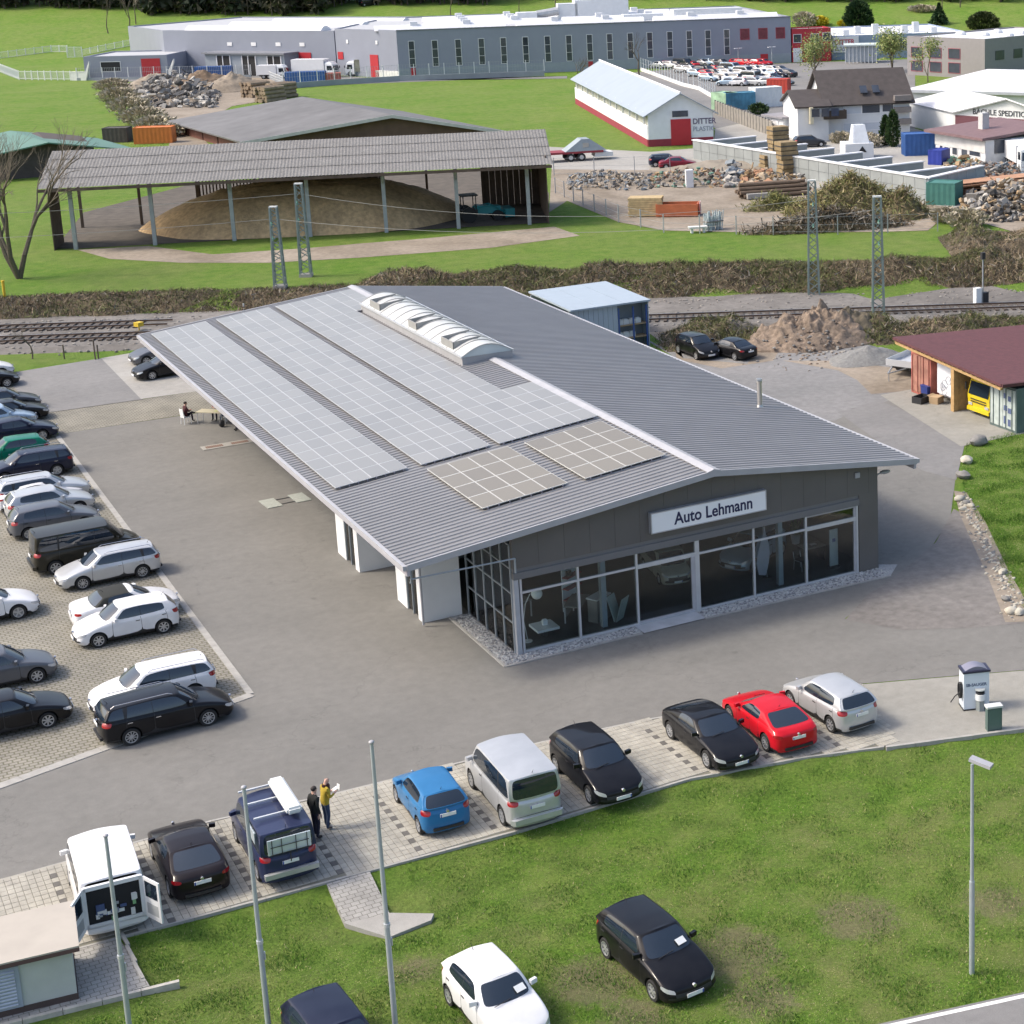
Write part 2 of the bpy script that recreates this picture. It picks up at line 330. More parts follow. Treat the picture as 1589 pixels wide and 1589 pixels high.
for a, b_ in zip(fr[:-1], fr[1:]):
    a = Vector((*a, 0)); b_ = Vector((*b_, 0)); d = (b_-a).normalized(); n = Vector((d.y, -d.x, 0)); L_ = (b_-a).length; q = max(1, int(L_))
    for i in range(q):
        c = a+d*(L_*(i+.5)/q)+n*.06; k.box((c.x, c.y, -0.15), (L_/q-.012, .12, .40), math.atan2(d.y, d.x))
o = k.build('apron_kerb', KERB); o['kind'] = 'structure'
sheet('gravel_patch', P2((1312, 962), (1345, 925), (1402, 885), (1452, 842), (1480, 790), (1498, 800), (1518, 850), (1552, 918), (1585, 962), (1589, 968), (1500, 975), (1400, 978)), 0.018, GRAVEL)
sheet('dirt_verge', P2((1480, 762), (1500, 765), (1530, 812), (1562, 880), (1610, 965), (1560, 966), (1535, 900), (1512, 850), (1490, 800)), 0.022, DIRT)
sheet('gravel_lot', P2((990, 520), (1040, 545), (1100, 520), (1210, 500), (1330, 525), (1410, 590), (1408, 612), (1370, 625), (1300, 645), (1200, 640), (1080, 575)), 0.014, GRAVEL2)
sheet('rear_yard_gravel', [(17, 19), (29, 20.5), (34, 25), (34.5, 31), (29, 37), (24, 44), (17, 47)], 0.009, GRAVEL2)
sheet('dirt_edge', P2((1215, 560), (1300, 560), (1418, 575), (1420, 606), (1352, 612), (1330, 590), (1300, 575)), 0.019, DIRT)
sheet('dirt_corner', P2((1000, 512), (1045, 515), (1050, 558), (1120, 572), (1200, 560), (1215, 535), (1180, 525), (1160, 565), (1060, 556)), 0.017, DIRT)
sheet('shelter_pad', [(33.7, 24.6), (31.2, 13.0), (42, 13.0), (46, 24.6)], 0.020, CONC)
# near road at the bottom right, with its white edge line
ra, rb2 = Vector((-1.9, -28.05, 0)), Vector((2.3, -29.02, 0)); rd_ = (rb2-ra).normalized(); rn_ = Vector((rd_.y, -rd_.x, 0))
A0, B0 = ra-rd_*40, rb2+rd_*40
sheet('road', [A0[:2], B0[:2], (B0+rn_*9)[:2], (A0+rn_*9)[:2]], 0.012, ASPH2)
sheet('road_edge_line', [(A0+rn_*.10)[:2], (B0+rn_*.10)[:2], (B0+rn_*.24)[:2], (A0+rn_*.24)[:2]], 0.017, M('road_paint', (0.68, 0.68, 0.66), 0.7, var=.15, scale=6))
# ---- parking bays: laid pavers, dark ones mark the bays
PV1 = M('paver_light', (0.335, 0.318, 0.275), 0.85, var=.22, scale=2.2, bump=.25, bscale=40, var2=.12, scale2=.35)
PV2 = M('paver_dark', (0.115, 0.108, 0.10), 0.85, var=.2, scale=2.5, bump=.25, bscale=40)
JOINT = M('paver_joint_bed', (0.15, 0.145, 0.115), 0.95, var=.3, scale=1.2)
REAR = np.array(rear)
def bay_in(x, y): return y < np.interp(x, REAR[:, 0], REAR[:, 1])-.02 and y > np.interp(x, BAYF[:, 0], BAYF[:, 1])+.06 and (x < 9.55-(y+10.0)*-.36)
base = MB(); poly = [(x, float(np.interp(x, BAYF[:, 0], BAYF[:, 1]))) for x in (-40, -21.1, -11.7, -5.9, .5, 4.5, 7.3)]+[(7.75, -12.9), (9.5, -10.02), (6.8, -9.42), (1.2, -8.22), (-2.5, -7.82), (-10, -7.52), (-14, -7.12), (-20.5, -7.32), (-40, -7.22)]
base.prism(poly, -0.45, 0.006); bays = base.build('parking_bays', JOINT); bays['kind'] = 'structure'
LINES = [-31.5+2.5*i for i in range(16)]
def paver_mesh(mat, w=.203, d=.283):
    b = MB(); e = .007; top = [(-w/2+e, -d/2+e, .02), (w/2-e, -d/2+e, .02), (w/2-e, d/2-e, .02), (-w/2+e, d/2-e, .02)]; bot = [(-w/2, -d/2, 0), (w/2, -d/2, 0), (w/2, d/2, 0), (-w/2, d/2, 0)]
    b._add(bot+top, [(4, 5, 6, 7), (0, 1, 5, 4), (1, 2, 6, 5), (2, 3, 7, 6), (3, 0, 4, 7)], 0); return b.mesh('paver', mat)
PM = [paver_mesh(PV1), paver_mesh(PV2)]
cells = []
for i in range(-180, 60):
    for j in range(-60, -24):
        x = i*.21+.105; y = j*.29+.145
        if not bay_in(x, y): continue
        lx = min(LINES, key=lambda q: abs(q-x)); dk = int(abs(x-lx) < .11 and j % 2 == 0 and y < np.interp(x, REAR[:, 0], REAR[:, 1])-.5)
        px, py = pix((x, y, 0)); vis = -20 < px < 1610 and py < 1610
        cells.append(((x-CAMP[0])**2+(y-CAMP[1])**2+(0 if vis else 1e5)-(300 if dk and vis else 0), x, y, dk))
cells.sort(); rest = [MB(), MB()]
for n_, (d, x, y, dk) in enumerate(cells):
    zz = .004+random.uniform(-.002, .003)
    if n_ < 300: obj('paver', PM[dk], bays, loc=(x, y, zz))
    else: rest[dk]._add([(v.co.x+x, v.co.y+y, v.co.z+zz) for v in PM[dk].vertices], [tuple(p.vertices) for p in PM[dk].polygons], 0)
rest[0].build('paver_field', PV1, bays, kind='stuff'); rest[1].build('dark_paver_field', PV2, bays, kind='stuff')
k = MB()
for a, b_ in zip(poly[:6], poly[1:7]):
    a = Vector((*a, 0)); b_ = Vector((*b_, 0)); d = (b_-a).normalized(); n = Vector((d.y, -d.x, 0)); L_ = (b_-a).length; q = max(1, int(L_))
    for i in range(q):
        c = a+d*(L_*(i+.5)/q)+n*.05; k.box((c.x, c.y, -0.19), (L_/q-.01, .10, .42), math.atan2(d.y, d.x))
o = k.build('bay_kerb', KERB); o['kind'] = 'structure'
k = MB()
for a, b_ in zip(poly[7:], poly[8:]):
    a = Vector((*a, 0)); b_ = Vector((*b_, 0)); d = (b_-a).normalized(); L_ = (b_-a).length; q = max(1, int(L_))
    for i in range(q):
        c = a+d*(L_*(i+.5)/q); k.box((c.x, c.y, -0.1), (L_/q-.01, .10, .245), math.atan2(d.y, d.x))
o = k.build('bay_edge_strip', KERB); o['kind'] = 'structure'
# ---- path and step slab down to the lawn, paved corner by the kiosk
k = MB(); k.hull([(-12.0, -13.08, -.5), (-12.15, -15.3, -.6), (-10.85, -15.5, -.6), (-10.65, -13.08, -.5)], [(-12.0, -13.08, .0), (-12.15, -15.3, -.15), (-10.85, -15.5, -.15), (-10.65, -13.08, .0)])
o = k.build('garden_path', PAVPATH); o['kind'] = 'structure'
k = MB(); k.prism([(-12.15, -15.32), (-11.3, -16.75), (-9.95, -16.55), (-9.75, -16.25), (-10.8, -15.52)], -.6, -.14)
o = k.build('path_landing', PALE); o['kind'] = 'structure'
k = MB(); k.prism([(-24, -12.4), (-18.0, -12.62), (-17.75, -15.7), (-24, -15.1)], -.5, 0.008)
o = k.build('kiosk_pavement', PAVPATH); o['kind'] = 'structure'
k = MB()
for i in range(7): k.box((-17.5-i*1.0, -15.87+i*.117, -.14), (.99, .13, .34), -.117)
for i in range(3): k.box((-17.86, -12.75-i*1.0, -.16), (.1, .99, .38), .05)
o = k.build('kiosk_kerb', STONEW); o['kind'] = 'structure'
# ---- drains set in the yard
def pit(name, pts, label):
    q = [at(x, y, 0) for x, y in pts]; c = (q[0]+q[1])/2; d = q[1]-q[0]; Lp = d.length; a = math.atan2(d.y, d.x)
    t = thing(name, label, 'floor grate', (c.x, c.y, .012), a); return t, Lp
t, Lp = pit('inspection_pit', [(313, 697), (392, 684)], 'long pale concrete pit frame with two rusty grates near the seated people')
MB().bx(-Lp/2, Lp/2, -.42, .42, 0, .03).build('frame', PALE, t)
RUSTY = M('rusty_grate', (0.16, 0.085, 0.06), 0.8, var=.3, scale=8)
for sx in (-1, 1):
    b = MB(); 
    for i in range(9): b.bx(sx*Lp*.25-.48+i*.107, sx*Lp*.25-.48+i*.107+.075, -.2, .2, .03, .045)
    b.build('grate', RUSTY, t)
t, Lp = pit('lift_plate', [(415, 783), (470, 772)], 'two pale grate plates with dark channels let into yard below the eave')
for sx in (-1, 1): MB().bx(sx*.75-.38, sx*.75+.38, -.75, .75, 0, .035).build('plate', M('galv_grate', (0.34, 0.36, 0.33), .6, var=.2, scale=9), t)
for sy in (-1, 1): MB().bx(-.37, .37, sy*.42-.05, sy*.42+.05, 0, .02).build('channel', M('black_steel', (0.03, 0.03, 0.035), .5), t)
k = MB(); e0, e1 = Vector((-10.3, 1.95, 0)), Vector((-16.1, .32, 0))
for (p0, p1) in ((Vector((-10.3, 2.1, 0)), Vector((-16.1, .40, 0))), (Vector((-16.1, .40, 0)), Vector((-40, -6.4, 0)))):
    d = p1-p0; L_ = d.length; q = int(L_/.95); d.normalize()
    for i in range(q): c = p0+d*(L_*(i+.5)/q); k.box((c.x, c.y, .012), (L_/q-.015, .42, .05), math.atan2(d.y, d.x))
o = k.build('lot_edge_strip', KERB); o['kind'] = 'structure'
# ---- gravel drip strip round the showroom
sheet('pebble_strip', [(-1.15, 5.25), (-1.15, -.85), (4.85, -.85), (4.9, -.02), (-.32, -.02), (-.32, 5.2)], 0.03, M('pebbles', (0.36, 0.36, 0.36), .9, var=.45, scale=22, bump=1.0, bscale=26))
sheet('pebble_strip_right', [(7.7, -.02), (7.7, -.9), (16.9, -1.15), (17.9, -.2), (17.0, .4), (17.0, -.02)], 0.03, MATS['pebbles'])
k = MB()
for i in range(6): k.bx(-1.25, -1.15, -.9+i*1.02, -.9+i*1.02+1.01, 0, .06)
for i in range(6): k.bx(-1.2+i*1.0, -1.2+i*1.0+.99, -.95, -.85, 0, .055)
for i in range(9): k.box((8.2+i*1.02, -.96-i*.028, .027), (1.0, .1, .055), -.028)
o = k.build('strip_kerb', KERB); o['kind'] = 'structure'
sheet('entry_step', [(4.86, -.02), (4.86, -.95), (7.7, -.95), (7.7, -.02)], 0.045, M('entry_concrete', (0.42, 0.43, 0.45), .8, var=.15))
b = MB()
for i in range(1500):
    if i < 420: x, y = random.uniform(-1.1, -.35), random.uniform(-.5, 5.1)
    elif i < 800: x, y = random.uniform(-1.1, 4.8), random.uniform(-.8, -.1)
    else: x = random.uniform(7.75, 17); y = random.uniform(-.85-(x-7.7)*.025, -.1)
    b.sph((x, y, .04), (random.uniform(.03, .07), random.uniform(.03, .07), .03), 5, 3, mi=random.choice((0, 0, 1)), jit=.2, seed=i)
b.build('pebble', [M('pebble_light', (0.46, 0.46, 0.45), .9, var=.2), M('pebble_grey', (0.2, 0.2, 0.21), .9, var=.2)], kind='stuff'); tag(bpy.data.objects['pebble'], 'grey and white pebbles in the strip along the showroom glass', 'pebbles')
# ---- far yards (the ground behind the railway lies a little higher)
ZF = 1.2
def far(name, pts, mat, lift=.02): return sheet(name, P2(*pts, z=ZF), ZF+lift, mat)
far('barn_track', [(120, 388), (230, 382), (330, 395), (480, 385), (560, 378), (640, 372), (860, 352), (900, 366), (760, 385), (560, 400), (420, 408), (280, 408), (170, 402)], DIRT)
far('barn_floor', [(85, 386), (118, 386), (850, 346), (852, 300), (820, 262), (300, 285), (130, 330)], M('barn_earth_shaded', (.085, .072, .058), .95, var=.3, scale=1.2, bump=.5, bscale=6), .025)  # earth colour darkened to paint in the shade under the barn roof
far('timber_yard', [(852, 330), (856, 262), (1080, 262), (1100, 258), (1440, 318), (1480, 325), (1440, 358), (1370, 360), (1200, 362), (1030, 358), (960, 345), (880, 312)], DIRT, .03)
far('haulage_yard', [(848, 228), (1010, 236), (1107, 228), (1110, 200), (1180, 185), (1420, 200), (1589, 250), (1680, 300), (1589, 335), (1440, 318), (1080, 265), (856, 263)], PALE, .035)
far('scrap_ground', [(1440, 318), (1589, 335), (1700, 345), (1640, 380), (1520, 345), (1480, 326)], DIRT, .04)
far('factory_car_park', [(880, 122), (1060, 106), (1228, 98), (1420, 92), (1420, 200), (1180, 185), (1110, 200), (1060, 160), (990, 118)], ASPH2, .045)
far('rubble_yard', [(160, 140), (300, 118), (440, 122), (450, 150), (360, 165), (300, 200), (330, 230), (260, 232), (270, 200), (240, 190)], DIRT, .03)
far('loading_yard', [(130, 124), (260, 112), (440, 112), (620, 124), (880, 122), (880, 118), (620, 128), (520, 132), (440, 128), (300, 122), (180, 128)], ASPH2, .025)

# ---- railway
TR = np.array([RN[1], -RN[0]])          # along the line
def rail_pt(c, s, z=0): return Vector((RN[0]*c+TR[0]*s, RN[1]*c+TR[1]*s, z))
BALLAST = asphalt_mat('ballast', (0.13, 0.12, 0.11), (0.23, 0.215, 0.20), .4, False)
b = MB(); s0, s1 = -140, 140
A = [rail_pt(56.6, s0, -.1), rail_pt(57.6, s0, .28), rail_pt(68.2, s0, .28), rail_pt(69.4, s0, -.1)]; B_ = [rail_pt(56.6, s1, -.1), rail_pt(57.6, s1, .28), rail_pt(68.2, s1, .28), rail_pt(69.4, s1, -.1)]
b.hull(A, B_); ball = b.build('railway_ballast', BALLAST); ball['kind'] = 'structure'
b = MB(); rr = random.Random(5)
for i in range(2600):
    c = rr.choice((rr.gauss(57.4, .5), rr.gauss(66.8, .5), rr.uniform(57.5, 66.5))); s_ = rr.uniform(-75, 45); p = rail_pt(c, s_, .28 if 57.6 < c < 66.6 else .08); r = rr.uniform(.05, .16)
    b.sph(p, (r, r*rr.uniform(.6, 1), r*.7), 5, 3, mi=rr.choice((0, 1, 1)), jit=.25, seed=i)
o = b.build('ballast_stones', [M('stone_light', (0.30, 0.28, 0.25), .9, var=.25, scale=5), M('stone_mid', (0.22, 0.2, 0.18), .9, var=.25, scale=5)], ball, kind='stuff')
SLEEP = MB().box((0, 0, 0), (2.5, .26, .16)).mesh('sleeper', M('sleeper_wood', (0.075, 0.06, 0.05), .9, var=.3, scale=6))
RAILM = M('rail_steel', (0.14, 0.095, 0.07), .5, metal=.5, var=.2, scale=3); TOPM = M('rail_top', (0.55, 0.55, 0.56), .3, metal=.9, var=0)
ra_ang = math.atan2(TR[1], TR[0])
for c in (60.2, 64.2):
    t = thing('railway_track', 'nearer railway track on grey ballast behind the parked cars' if c < 62 else 'farther railway track at the foot of the brown bank, at left', 'railway track', rail_pt(c, 0, 0))
    for off in (-.7175, .7175):
        rb_ = MB(); p, q = rail_pt(off, s0, .42), rail_pt(off, s1 if c < 62 else -32, .42); d = Vector((*TR, 0)); n = Vector((*RN, 0))
        rb_.box((p+q)/2, ((q-p).length, .07, .13), ra_ang); rr_ = rb_.build('rail', RAILM, t)
        b = MB(); b.box((p+q)/2+Vector((0, 0, .068)), ((q-p).length, .055, .008), ra_ang); b.build('rail_head', TOPM, rr_)
    for k_ in range(int(150/.62)):
        s_ = -95+k_*.62; px, py = pix(rail_pt(c, s_, .3))
        if -8 < px < 225 or (985 < px < 1600 and c < 62): obj('sleeper', SLEEP, t, loc=rail_pt(0, s_, .30), rz=ra_ang+math.pi/2)
# ================================================================== CAR DEALERSHIP
SHEETL = M('roof_sheet', (0.275, 0.268, 0.265), .42, metal=.35, var=.06, scale=.8, var2=.05, scale2=.08)
TRIMW = M('white_trim', (0.38, 0.38, 0.40), .45, var=.08, scale=2)
CLAD = M('brown_grey_cladding', (0.115, 0.108, 0.102), .55, var=.07, scale=.8, var2=.08, scale2=.3)
CLADT = M('lintel_cladding', (0.15, 0.15, 0.155), .5, var=.06, scale=1)
STEEL = M('grey_steel', (0.34, 0.38, 0.41), .4, metal=.4, var=.08, scale=3)
ALU = M('aluminium_frame', (0.52, 0.54, 0.56), .4, metal=.35, var=.06, scale=3)
RENDERW = M('white_render', (0.70, 0.71, 0.71), .85, var=.05, scale=1.2, bump=.1)
DARKW = M('dark_interior', (0.26, 0.255, 0.25), .8, var=.15, scale=.5)
FLOORD = M('showroom_floor', (0.06, 0.056, 0.05), .35, var=.2, scale=1)
def glass_mat(name, tint, refl=.10, rough=.02):
    m, N, L, b = nodes(name); N.remove(b); out = [n for n in N if n.type == 'OUTPUT_MATERIAL'][0]
    tr = N.new('ShaderNodeBsdfTransparent'); tr.inputs[0].default_value = (*tint, 1); gl = N.new('ShaderNodeBsdfGlossy'); gl.inputs['Roughness'].default_value = rough
    lw = N.new('ShaderNodeFresnel'); lw.inputs[0].default_value = 1.45; mx = N.new('ShaderNodeMixShader'); ad = N.new('ShaderNodeMath'); ad.use_clamp = True; ad.inputs[1].default_value = refl
    L.new(lw.outputs[0], ad.inputs[0]); L.new(ad.outputs[0], mx.inputs[0]); L.new(tr.outputs[0], mx.inputs[1]); L.new(gl.outputs[0], mx.inputs[2]); L.new(mx.outputs[0], out.inputs[0]); return m
GLASS = glass_mat('clear_glass', (0.88, 0.93, 0.94), .0)
RX, RZ0 = 8.52, 6.18; XL, ZL, XR, ZR = -4.73, 4.84, 18.71, 4.89; YF, YB = -.6, 47.4
def zl(x): return ZL+(x-XL)*(RZ0-ZL)/(RX-XL)
def zr(x): return RZ0+(x-RX)*(ZR-RZ0)/(XR-RX)
D = thing('car_dealership', 'long low car dealership with ribbed grey gable roof and dark glazed showroom front', 'building')
# roof sheets: real ribs running from ridge to eave
def ribbed(xa, za, xb, zb, name):
    b = MB(); per = .36; n = int(round((YB-YF)/per)); per = (YB-YF)/n; prof = []
    for i in range(n): y = YF+i*per; prof += [(y, 0), (y+per*.56, 0), (y+per*.64, .045), (y+per*.92, .045)]
    prof.append((YB, 0)); k = len(prof)
    vs = [(xa, y, za+h) for y, h in prof]+[(xb, y, zb+h) for y, h in prof]+[(xa, YF, za-.1), (xb, YF, zb-.1), (xa, YB, za-.1), (xb, YB, zb-.1)]
    fs = [(i, k+i, k+i+1, i+1) for i in range(k-1)]+[(2*k, 2*k+1, k, 0), (2*k+2, k-1, 2*k-1, 2*k+3), (2*k, 2*k+2, 2*k+3, 2*k+1)]
    b._add(vs, fs, 0); return b.build(name, SHEETL, D)
ribbed(XL, ZL, RX, RZ0, 'roof_slope'); ribbed(RX, RZ0, XR, ZR, 'roof_slope')
for ya, yb in ((YF-.05, 23.4), (40.6, YB+.05)):
    b = MB(); b.hull([(RX-.30, ya, zl(RX-.3)+.05), (RX+.30, ya, zr(RX+.3)+.05), (RX+.30, ya, zr(RX+.3)+.075), (RX, ya, RZ0+.13), (RX-.30, ya, zl(RX-.3)+.075)],
           [(RX-.30, yb, zl(RX-.3)+.05), (RX+.30, yb, zr(RX+.3)+.05), (RX+.30, yb, zr(RX+.3)+.075), (RX, yb, RZ0+.13), (RX-.30, yb, zl(RX-.3)+.075)])
    b.build('ridge_cap', TRIMW, D)
# verge trims front and back
for y in (YF, YB):
    for (xa, za, xb, zb) in ((XL, ZL, RX, RZ0), (RX, RZ0, XR, ZR)):
        b = MB(); b.hull([(xa, y-.04, za-.20), (xa, y+.04, za-.20), (xa, y+.04, za+.06), (xa, y-.04, za+.06)], [(xb, y-.04, zb-.20), (xb, y+.04, zb-.20), (xb, y+.04, zb+.06), (xb, y-.04, zb+.06)])
        b.build('verge_trim', M('verge_grey', (0.36, 0.36, 0.38), .5, var=.08), D)
for sx, x, z in ((-1, XL, ZL), (1, XR, ZR)):
    b = MB(); b.bx(x-.16 if sx < 0 else x, x if sx < 0 else x+.16, YF, YB, z-.16, z+.02); g_ = b.build('gutter', TRIMW, D)
    MB().bx(min(x, x-sx*.12), max(x, x-sx*.12), YF+.05, YB-.05, z-.42, z-.17).build('fascia_board', M('fascia_lilac_grey', (0.40, 0.385, 0.42), .6, var=.08), D)
b = MB(); b.quad((XL+.1, YF+.1, zl(XL+.1)-.115), (XL+.1, YB-.1, zl(XL+.1)-.115), (RX, YB-.1, RZ0-.115), (RX, YF+.1, RZ0-.115)); b.quad((RX, YF+.1, RZ0-.115), (RX, YB-.1, RZ0-.115), (XR-.1, YB-.1, zr(XR-.1)-.115), (XR-.1, YF+.1, zr(XR-.1)-.115))
b.build('soffit', M('soffit_timber', (0.22, 0.19, 0.16), .8, var=.15), D)
for y in np.arange(1.5, 47, 4.2):
    b = MB(); b.hull([(XL+.2, y-.09, zl(XL+.2)-.32), (XL+.2, y+.09, zl(XL+.2)-.32), (XL+.2, y+.09, zl(XL+.2)-.12), (XL+.2, y-.09, zl(XL+.2)-.12)], [(-.4, y-.09, zl(-.4)-.42), (-.4, y+.09, zl(-.4)-.42), (-.4, y+.09, zl(-.4)-.12), (-.4, y-.09, zl(-.4)-.12)])
    b.build('rafter', M('glulam', (0.30, 0.22, 0.13), .7, var=.2, scale=6), D)
# walls
W_ = MB(); W_.bx(16.75, 16.95, .12, 47, 0, zr(16.9)-.13); W_.bx(-.5, 16.75, 46.8, 47.0, 0, 4.9); W_.build('side_wall', CLAD, D)
MB().bx(-.55, -.35, 8.4, 46.8, 0, zl(-.45)-.13).build('workshop_wall', M('workshop_wall', (0.36, 0.37, 0.38), .7, var=.1), D)
MB().bx(-.34, 16.74, 11.8, 12.0, 0, 4.9).build('partition', DARKW, D)
for i, y in enumerate((19, 24, 29, 34, 39)):
    MB().bx(-.60, -.555, y, y+3.6, .02, 3.4).build('workshop_door', M('door_grey', (0.45, 0.46, 0.47), .5, var=.06), D)
# showroom gable: separate cladding panels above the lintel
x0 = -.32; wd = 1.12; i = 0
while x0 < 16.94:
    x1 = min(x0+wd, 16.95); b = MB()
    za, zb = ((zl(x0), zl(x1)) if x1 <= RX else (zl(x0), zr(x1)) if x0 < RX else (zr(x0), zr(x1)))
    zmin = 3.62 if x1 < 15.9 else 3.62; g0 = .004
    b.hull([(x0+g0, -.10, 3.62), (x1-g0, -.10, 3.62), (x1-g0, .12, 3.62), (x0+g0, .12, 3.62)], [(x0+g0, -.10, za-.13), (x1-g0, -.10, zb-.13), (x1-g0, .12, zb-.13), (x0+g0, .12, za-.13)])
    b.build('cladding_panel', CLAD, D); x0 = x1
MB().bx(15.95, 16.95, -.098, .12, 0.03, 3.617).build('cladding_panel', CLAD, D)
MB().bx(-.30, 16.94, -.06, .11, 3.45, 3.617).bx(-.32, 15.95, -.13, .10, 3.17, 3.45).build('lintel', CLADT, D)
MB().bx(-.1, 15.95, -.03, .1, .03, .12).build('sill', ALU, D)
xm = [-.02, 2.45, 5.07, 7.88, 10.61, 13.23, 15.87]
for i, x in enumerate(xm):
    w2 = .10 if i == 3 else .045; MB().bx(x-w2, x+w2, -.075, .075, .03, 3.17).build('mullion', ALU, D)
for i in range(6):
    a, c = xm[i]+(.10 if i == 3 else .045), xm[i+1]-(.10 if i == 2 else .045)
    hv = .09 if i in (2, 5) else .045
    MB().bx(a, c, -.05, .05, 2.56-hv, 2.56+hv).build('transom', ALU, D)
    MB().bx(a, c, -.006, .006, .12, 2.56-hv).build('pane', GLASS, D); MB().bx(a, c, -.006, .006, 2.56+hv, 3.17).build('pane', GLASS, D)
MB().bx(7.60, 7.78, -.06, .05, .12, 2.47).build('door_stile', TRIMW, D)
MB().bx(5.12, 7.6, -.07, .05, .12, .18).build('door_rail', TRIMW, D)
MB().bx(13.28, 15.83, -.05, .05, 3.08, 3.168).build('window_head', TRIMW, D); MB().bx(15.70, 15.83, -.048, .05, .12, 3.08).build('window_stile', TRIMW, D)
for x in (3.83, 12.29): MB().bx(x-.11, x+.11, .55, .8, .03, zl(x)-.3 if x < RX else zr(x)-.3).build('inner_column', M('column_blue_grey', (0.30, 0.36, 0.40), .5), D)
MB().bx(-.32, -.12, -.10, .16, .03, 3.168).build('corner_column', M('column_grey', (0.40, 0.42, 0.45), .5, metal=.2, var=.1), D)
# glazed flank to the white box
for j, y in enumerate(np.linspace(.16, 5.2, 6)):
    MB().bx(-.36, -.27, y-.04, y+.04, .03, 4.55).build('mullion', STEEL, D)
    if j < 5:
        y2 = np.linspace(.16, 5.2, 6)[j+1]
        for za, zb in ((.1, 1.25), (1.3, 2.5), (2.55, 3.55), (3.6, 4.55)):
            MB().bx(-.32, -.308, y+.04, y2-.04, za, zb).build('pane', GLASS, D)
            MB().bx(-.35, -.28, y+.041, y2-.041, zb, zb+.05).build('transom', STEEL, D)
b = MB(); b.tube([(-4.6, -.45, 4.25), (-.35, -.45, 4.2)], .035).tube([(-.35, -.45, 4.2), (-.35, -.45, 3.6)], .04).tube([(-4.6, -.45, 4.1), (-2.2, 5.0, 4.1)], .03).tube([(-4.55, -.45, 4.3), (-4.55, -.45, 4.75)], .03)
b.build('canopy_frame', STEEL, D)
# white boxes beside the yard
for (ya, yb, xw) in ((5.3, 8.5, -2.32), (12.7, 15.9, -2.66)):
    bx_ = MB(); zt = 4.6; ym = (ya+yb)/2
    bx_.bx(xw, -.6, ya, ya+.2, 0, zt); bx_.bx(xw, -.6, yb-.2, yb, 0, zt); bx_.bx(xw, xw+.18, ya+.2, ya+.55, 0, zt); bx_.bx(xw, xw+.18, ym+.35, yb-.2, 0, zt); bx_.bx(xw+.18, -.6, ya+.2, yb-.2, zt-.15, zt-.005)
    wb = bx_.build('white_box', RENDERW, D)
    MB().bx(xw+.05, xw+.07, ya+.56, ym+.34, .1, zt-.2).build('pane', GLASS, wb); f_ = MB()
    for yy in (ya+.55, (ya+ym+.9)/2-.03, ym+.29): f_.bx(xw+.02, xw+.1, yy, yy+.06, .02, zt-.15)
    f_.build('window_frame', STEEL, wb); MB().bx(xw+.3, -.7, ya+.3, yb-.3, .02, .04).build('box_floor', FLOORD, wb)
MB().bx(-2.0, -1.55, 12.60, 12.69, 2.05, 2.16).build('vent_grille', M('vent_dark', (0.06, 0.06, 0.07), .6), D); MB().bx(-1.25, -.85, 12.60, 12.69, 2.05, 2.16).build('vent_grille', MATS['vent_dark'], D)
b = MB(); b.tube([(XL+.15, .9, 4.5), (XL+.6, 1.6, 4.1), (-2.45, 4.9, 3.9), (-2.45, 4.9, .1)], .05); b.build('downpipe', TRIMW, D)
b = MB(); b.tube([(XL-.05, 16, 4.6), (-3.4, 16, 4.15), (-.7, 16, 4.0)], .05); b.build('downpipe', TRIMW, D)
# sign
S = MB().bx(5.71, 11.09, -.34, -.13, 3.99, 4.80).build('sign_box', M('sign_white', (0.80, 0.81, 0.83), .4, var=.02), D)
b = MB(); b.bx(5.67, 11.13, -.352, -.12, 4.80, 4.84).bx(5.67, 11.13, -.352, -.12, 3.95, 3.99).bx(5.67, 5.71, -.352, -.12, 3.99, 4.80).bx(11.09, 11.13, -.352, -.12, 3.99, 4.80); b.build('sign_edge', M('sign_silver', (0.45, 0.46, 0.5), .35, metal=.5), S)
text_mesh('lettering', 'Auto Lehmann', .72, M('navy_letters', (0.012, 0.015, 0.07), .4, var=0), S, (6.75, -.345, 4.17), (math.pi/2, 0, 0), .006, 'LEFT', .014, 0.86)
MB().bx(15.75, 15.98, -.17, -.11, 4.45, 4.68).build('floodlight', TRIMW, D)
b = MB(); b.tube([(16.95, .5, 4.1), (17.5, .5, 4.2)], .035).sph((17.75, .5, 4.22), (.3, .14, .09), 10, 6); b.build('wall_lamp', M('lamp_grey', (0.45, 0.46, 0.48), .4), D)
# rooflight on the ridge
SK = thing('rooflight_vault', '', ''); 
del SK['label'], SK['category']; SK.name = 'rooflight'; SK.parent = D
MILK = M('milky_plastic', (0.52, 0.525, 0.51), .28, var=.04, scale=1.5, spec=.6)
ya, yb, xa, xb = 23.6, 40.4, 6.85, 9.65
b = MB(); b.bx(xa, xb, ya, yb, 5.7, 6.47); b.build('curb', M('curb_grey', (0.33, 0.33, 0.34), .6, var=.1), SK)
def arc(n=12, grow=0):
    return [(xa-.03+(xb-xa+.06)*i/n, 6.50+grow+(.62+grow)*math.sin(math.pi*(.06+.88*i/n))-.62*math.sin(math.pi*.06)) for i in range(n+1)]
ar = arc(); nseg = 14
for s in range(nseg):
    y0, y1 = ya+(yb-ya)*s/nseg+.012, ya+(yb-ya)*(s+1)/nseg-.012; b = MB(); n = len(ar)
    b._add([(x, y0, z) for x, z in ar]+[(x, y1, z) for x, z in ar], [(i, i+1, n+i+1, n+i) for i in range(n-1)], 0); b.build('vault_pane', MILK, SK, smooth=40)
rib = M('rib_grey', (0.36, 0.36, 0.355), .5)
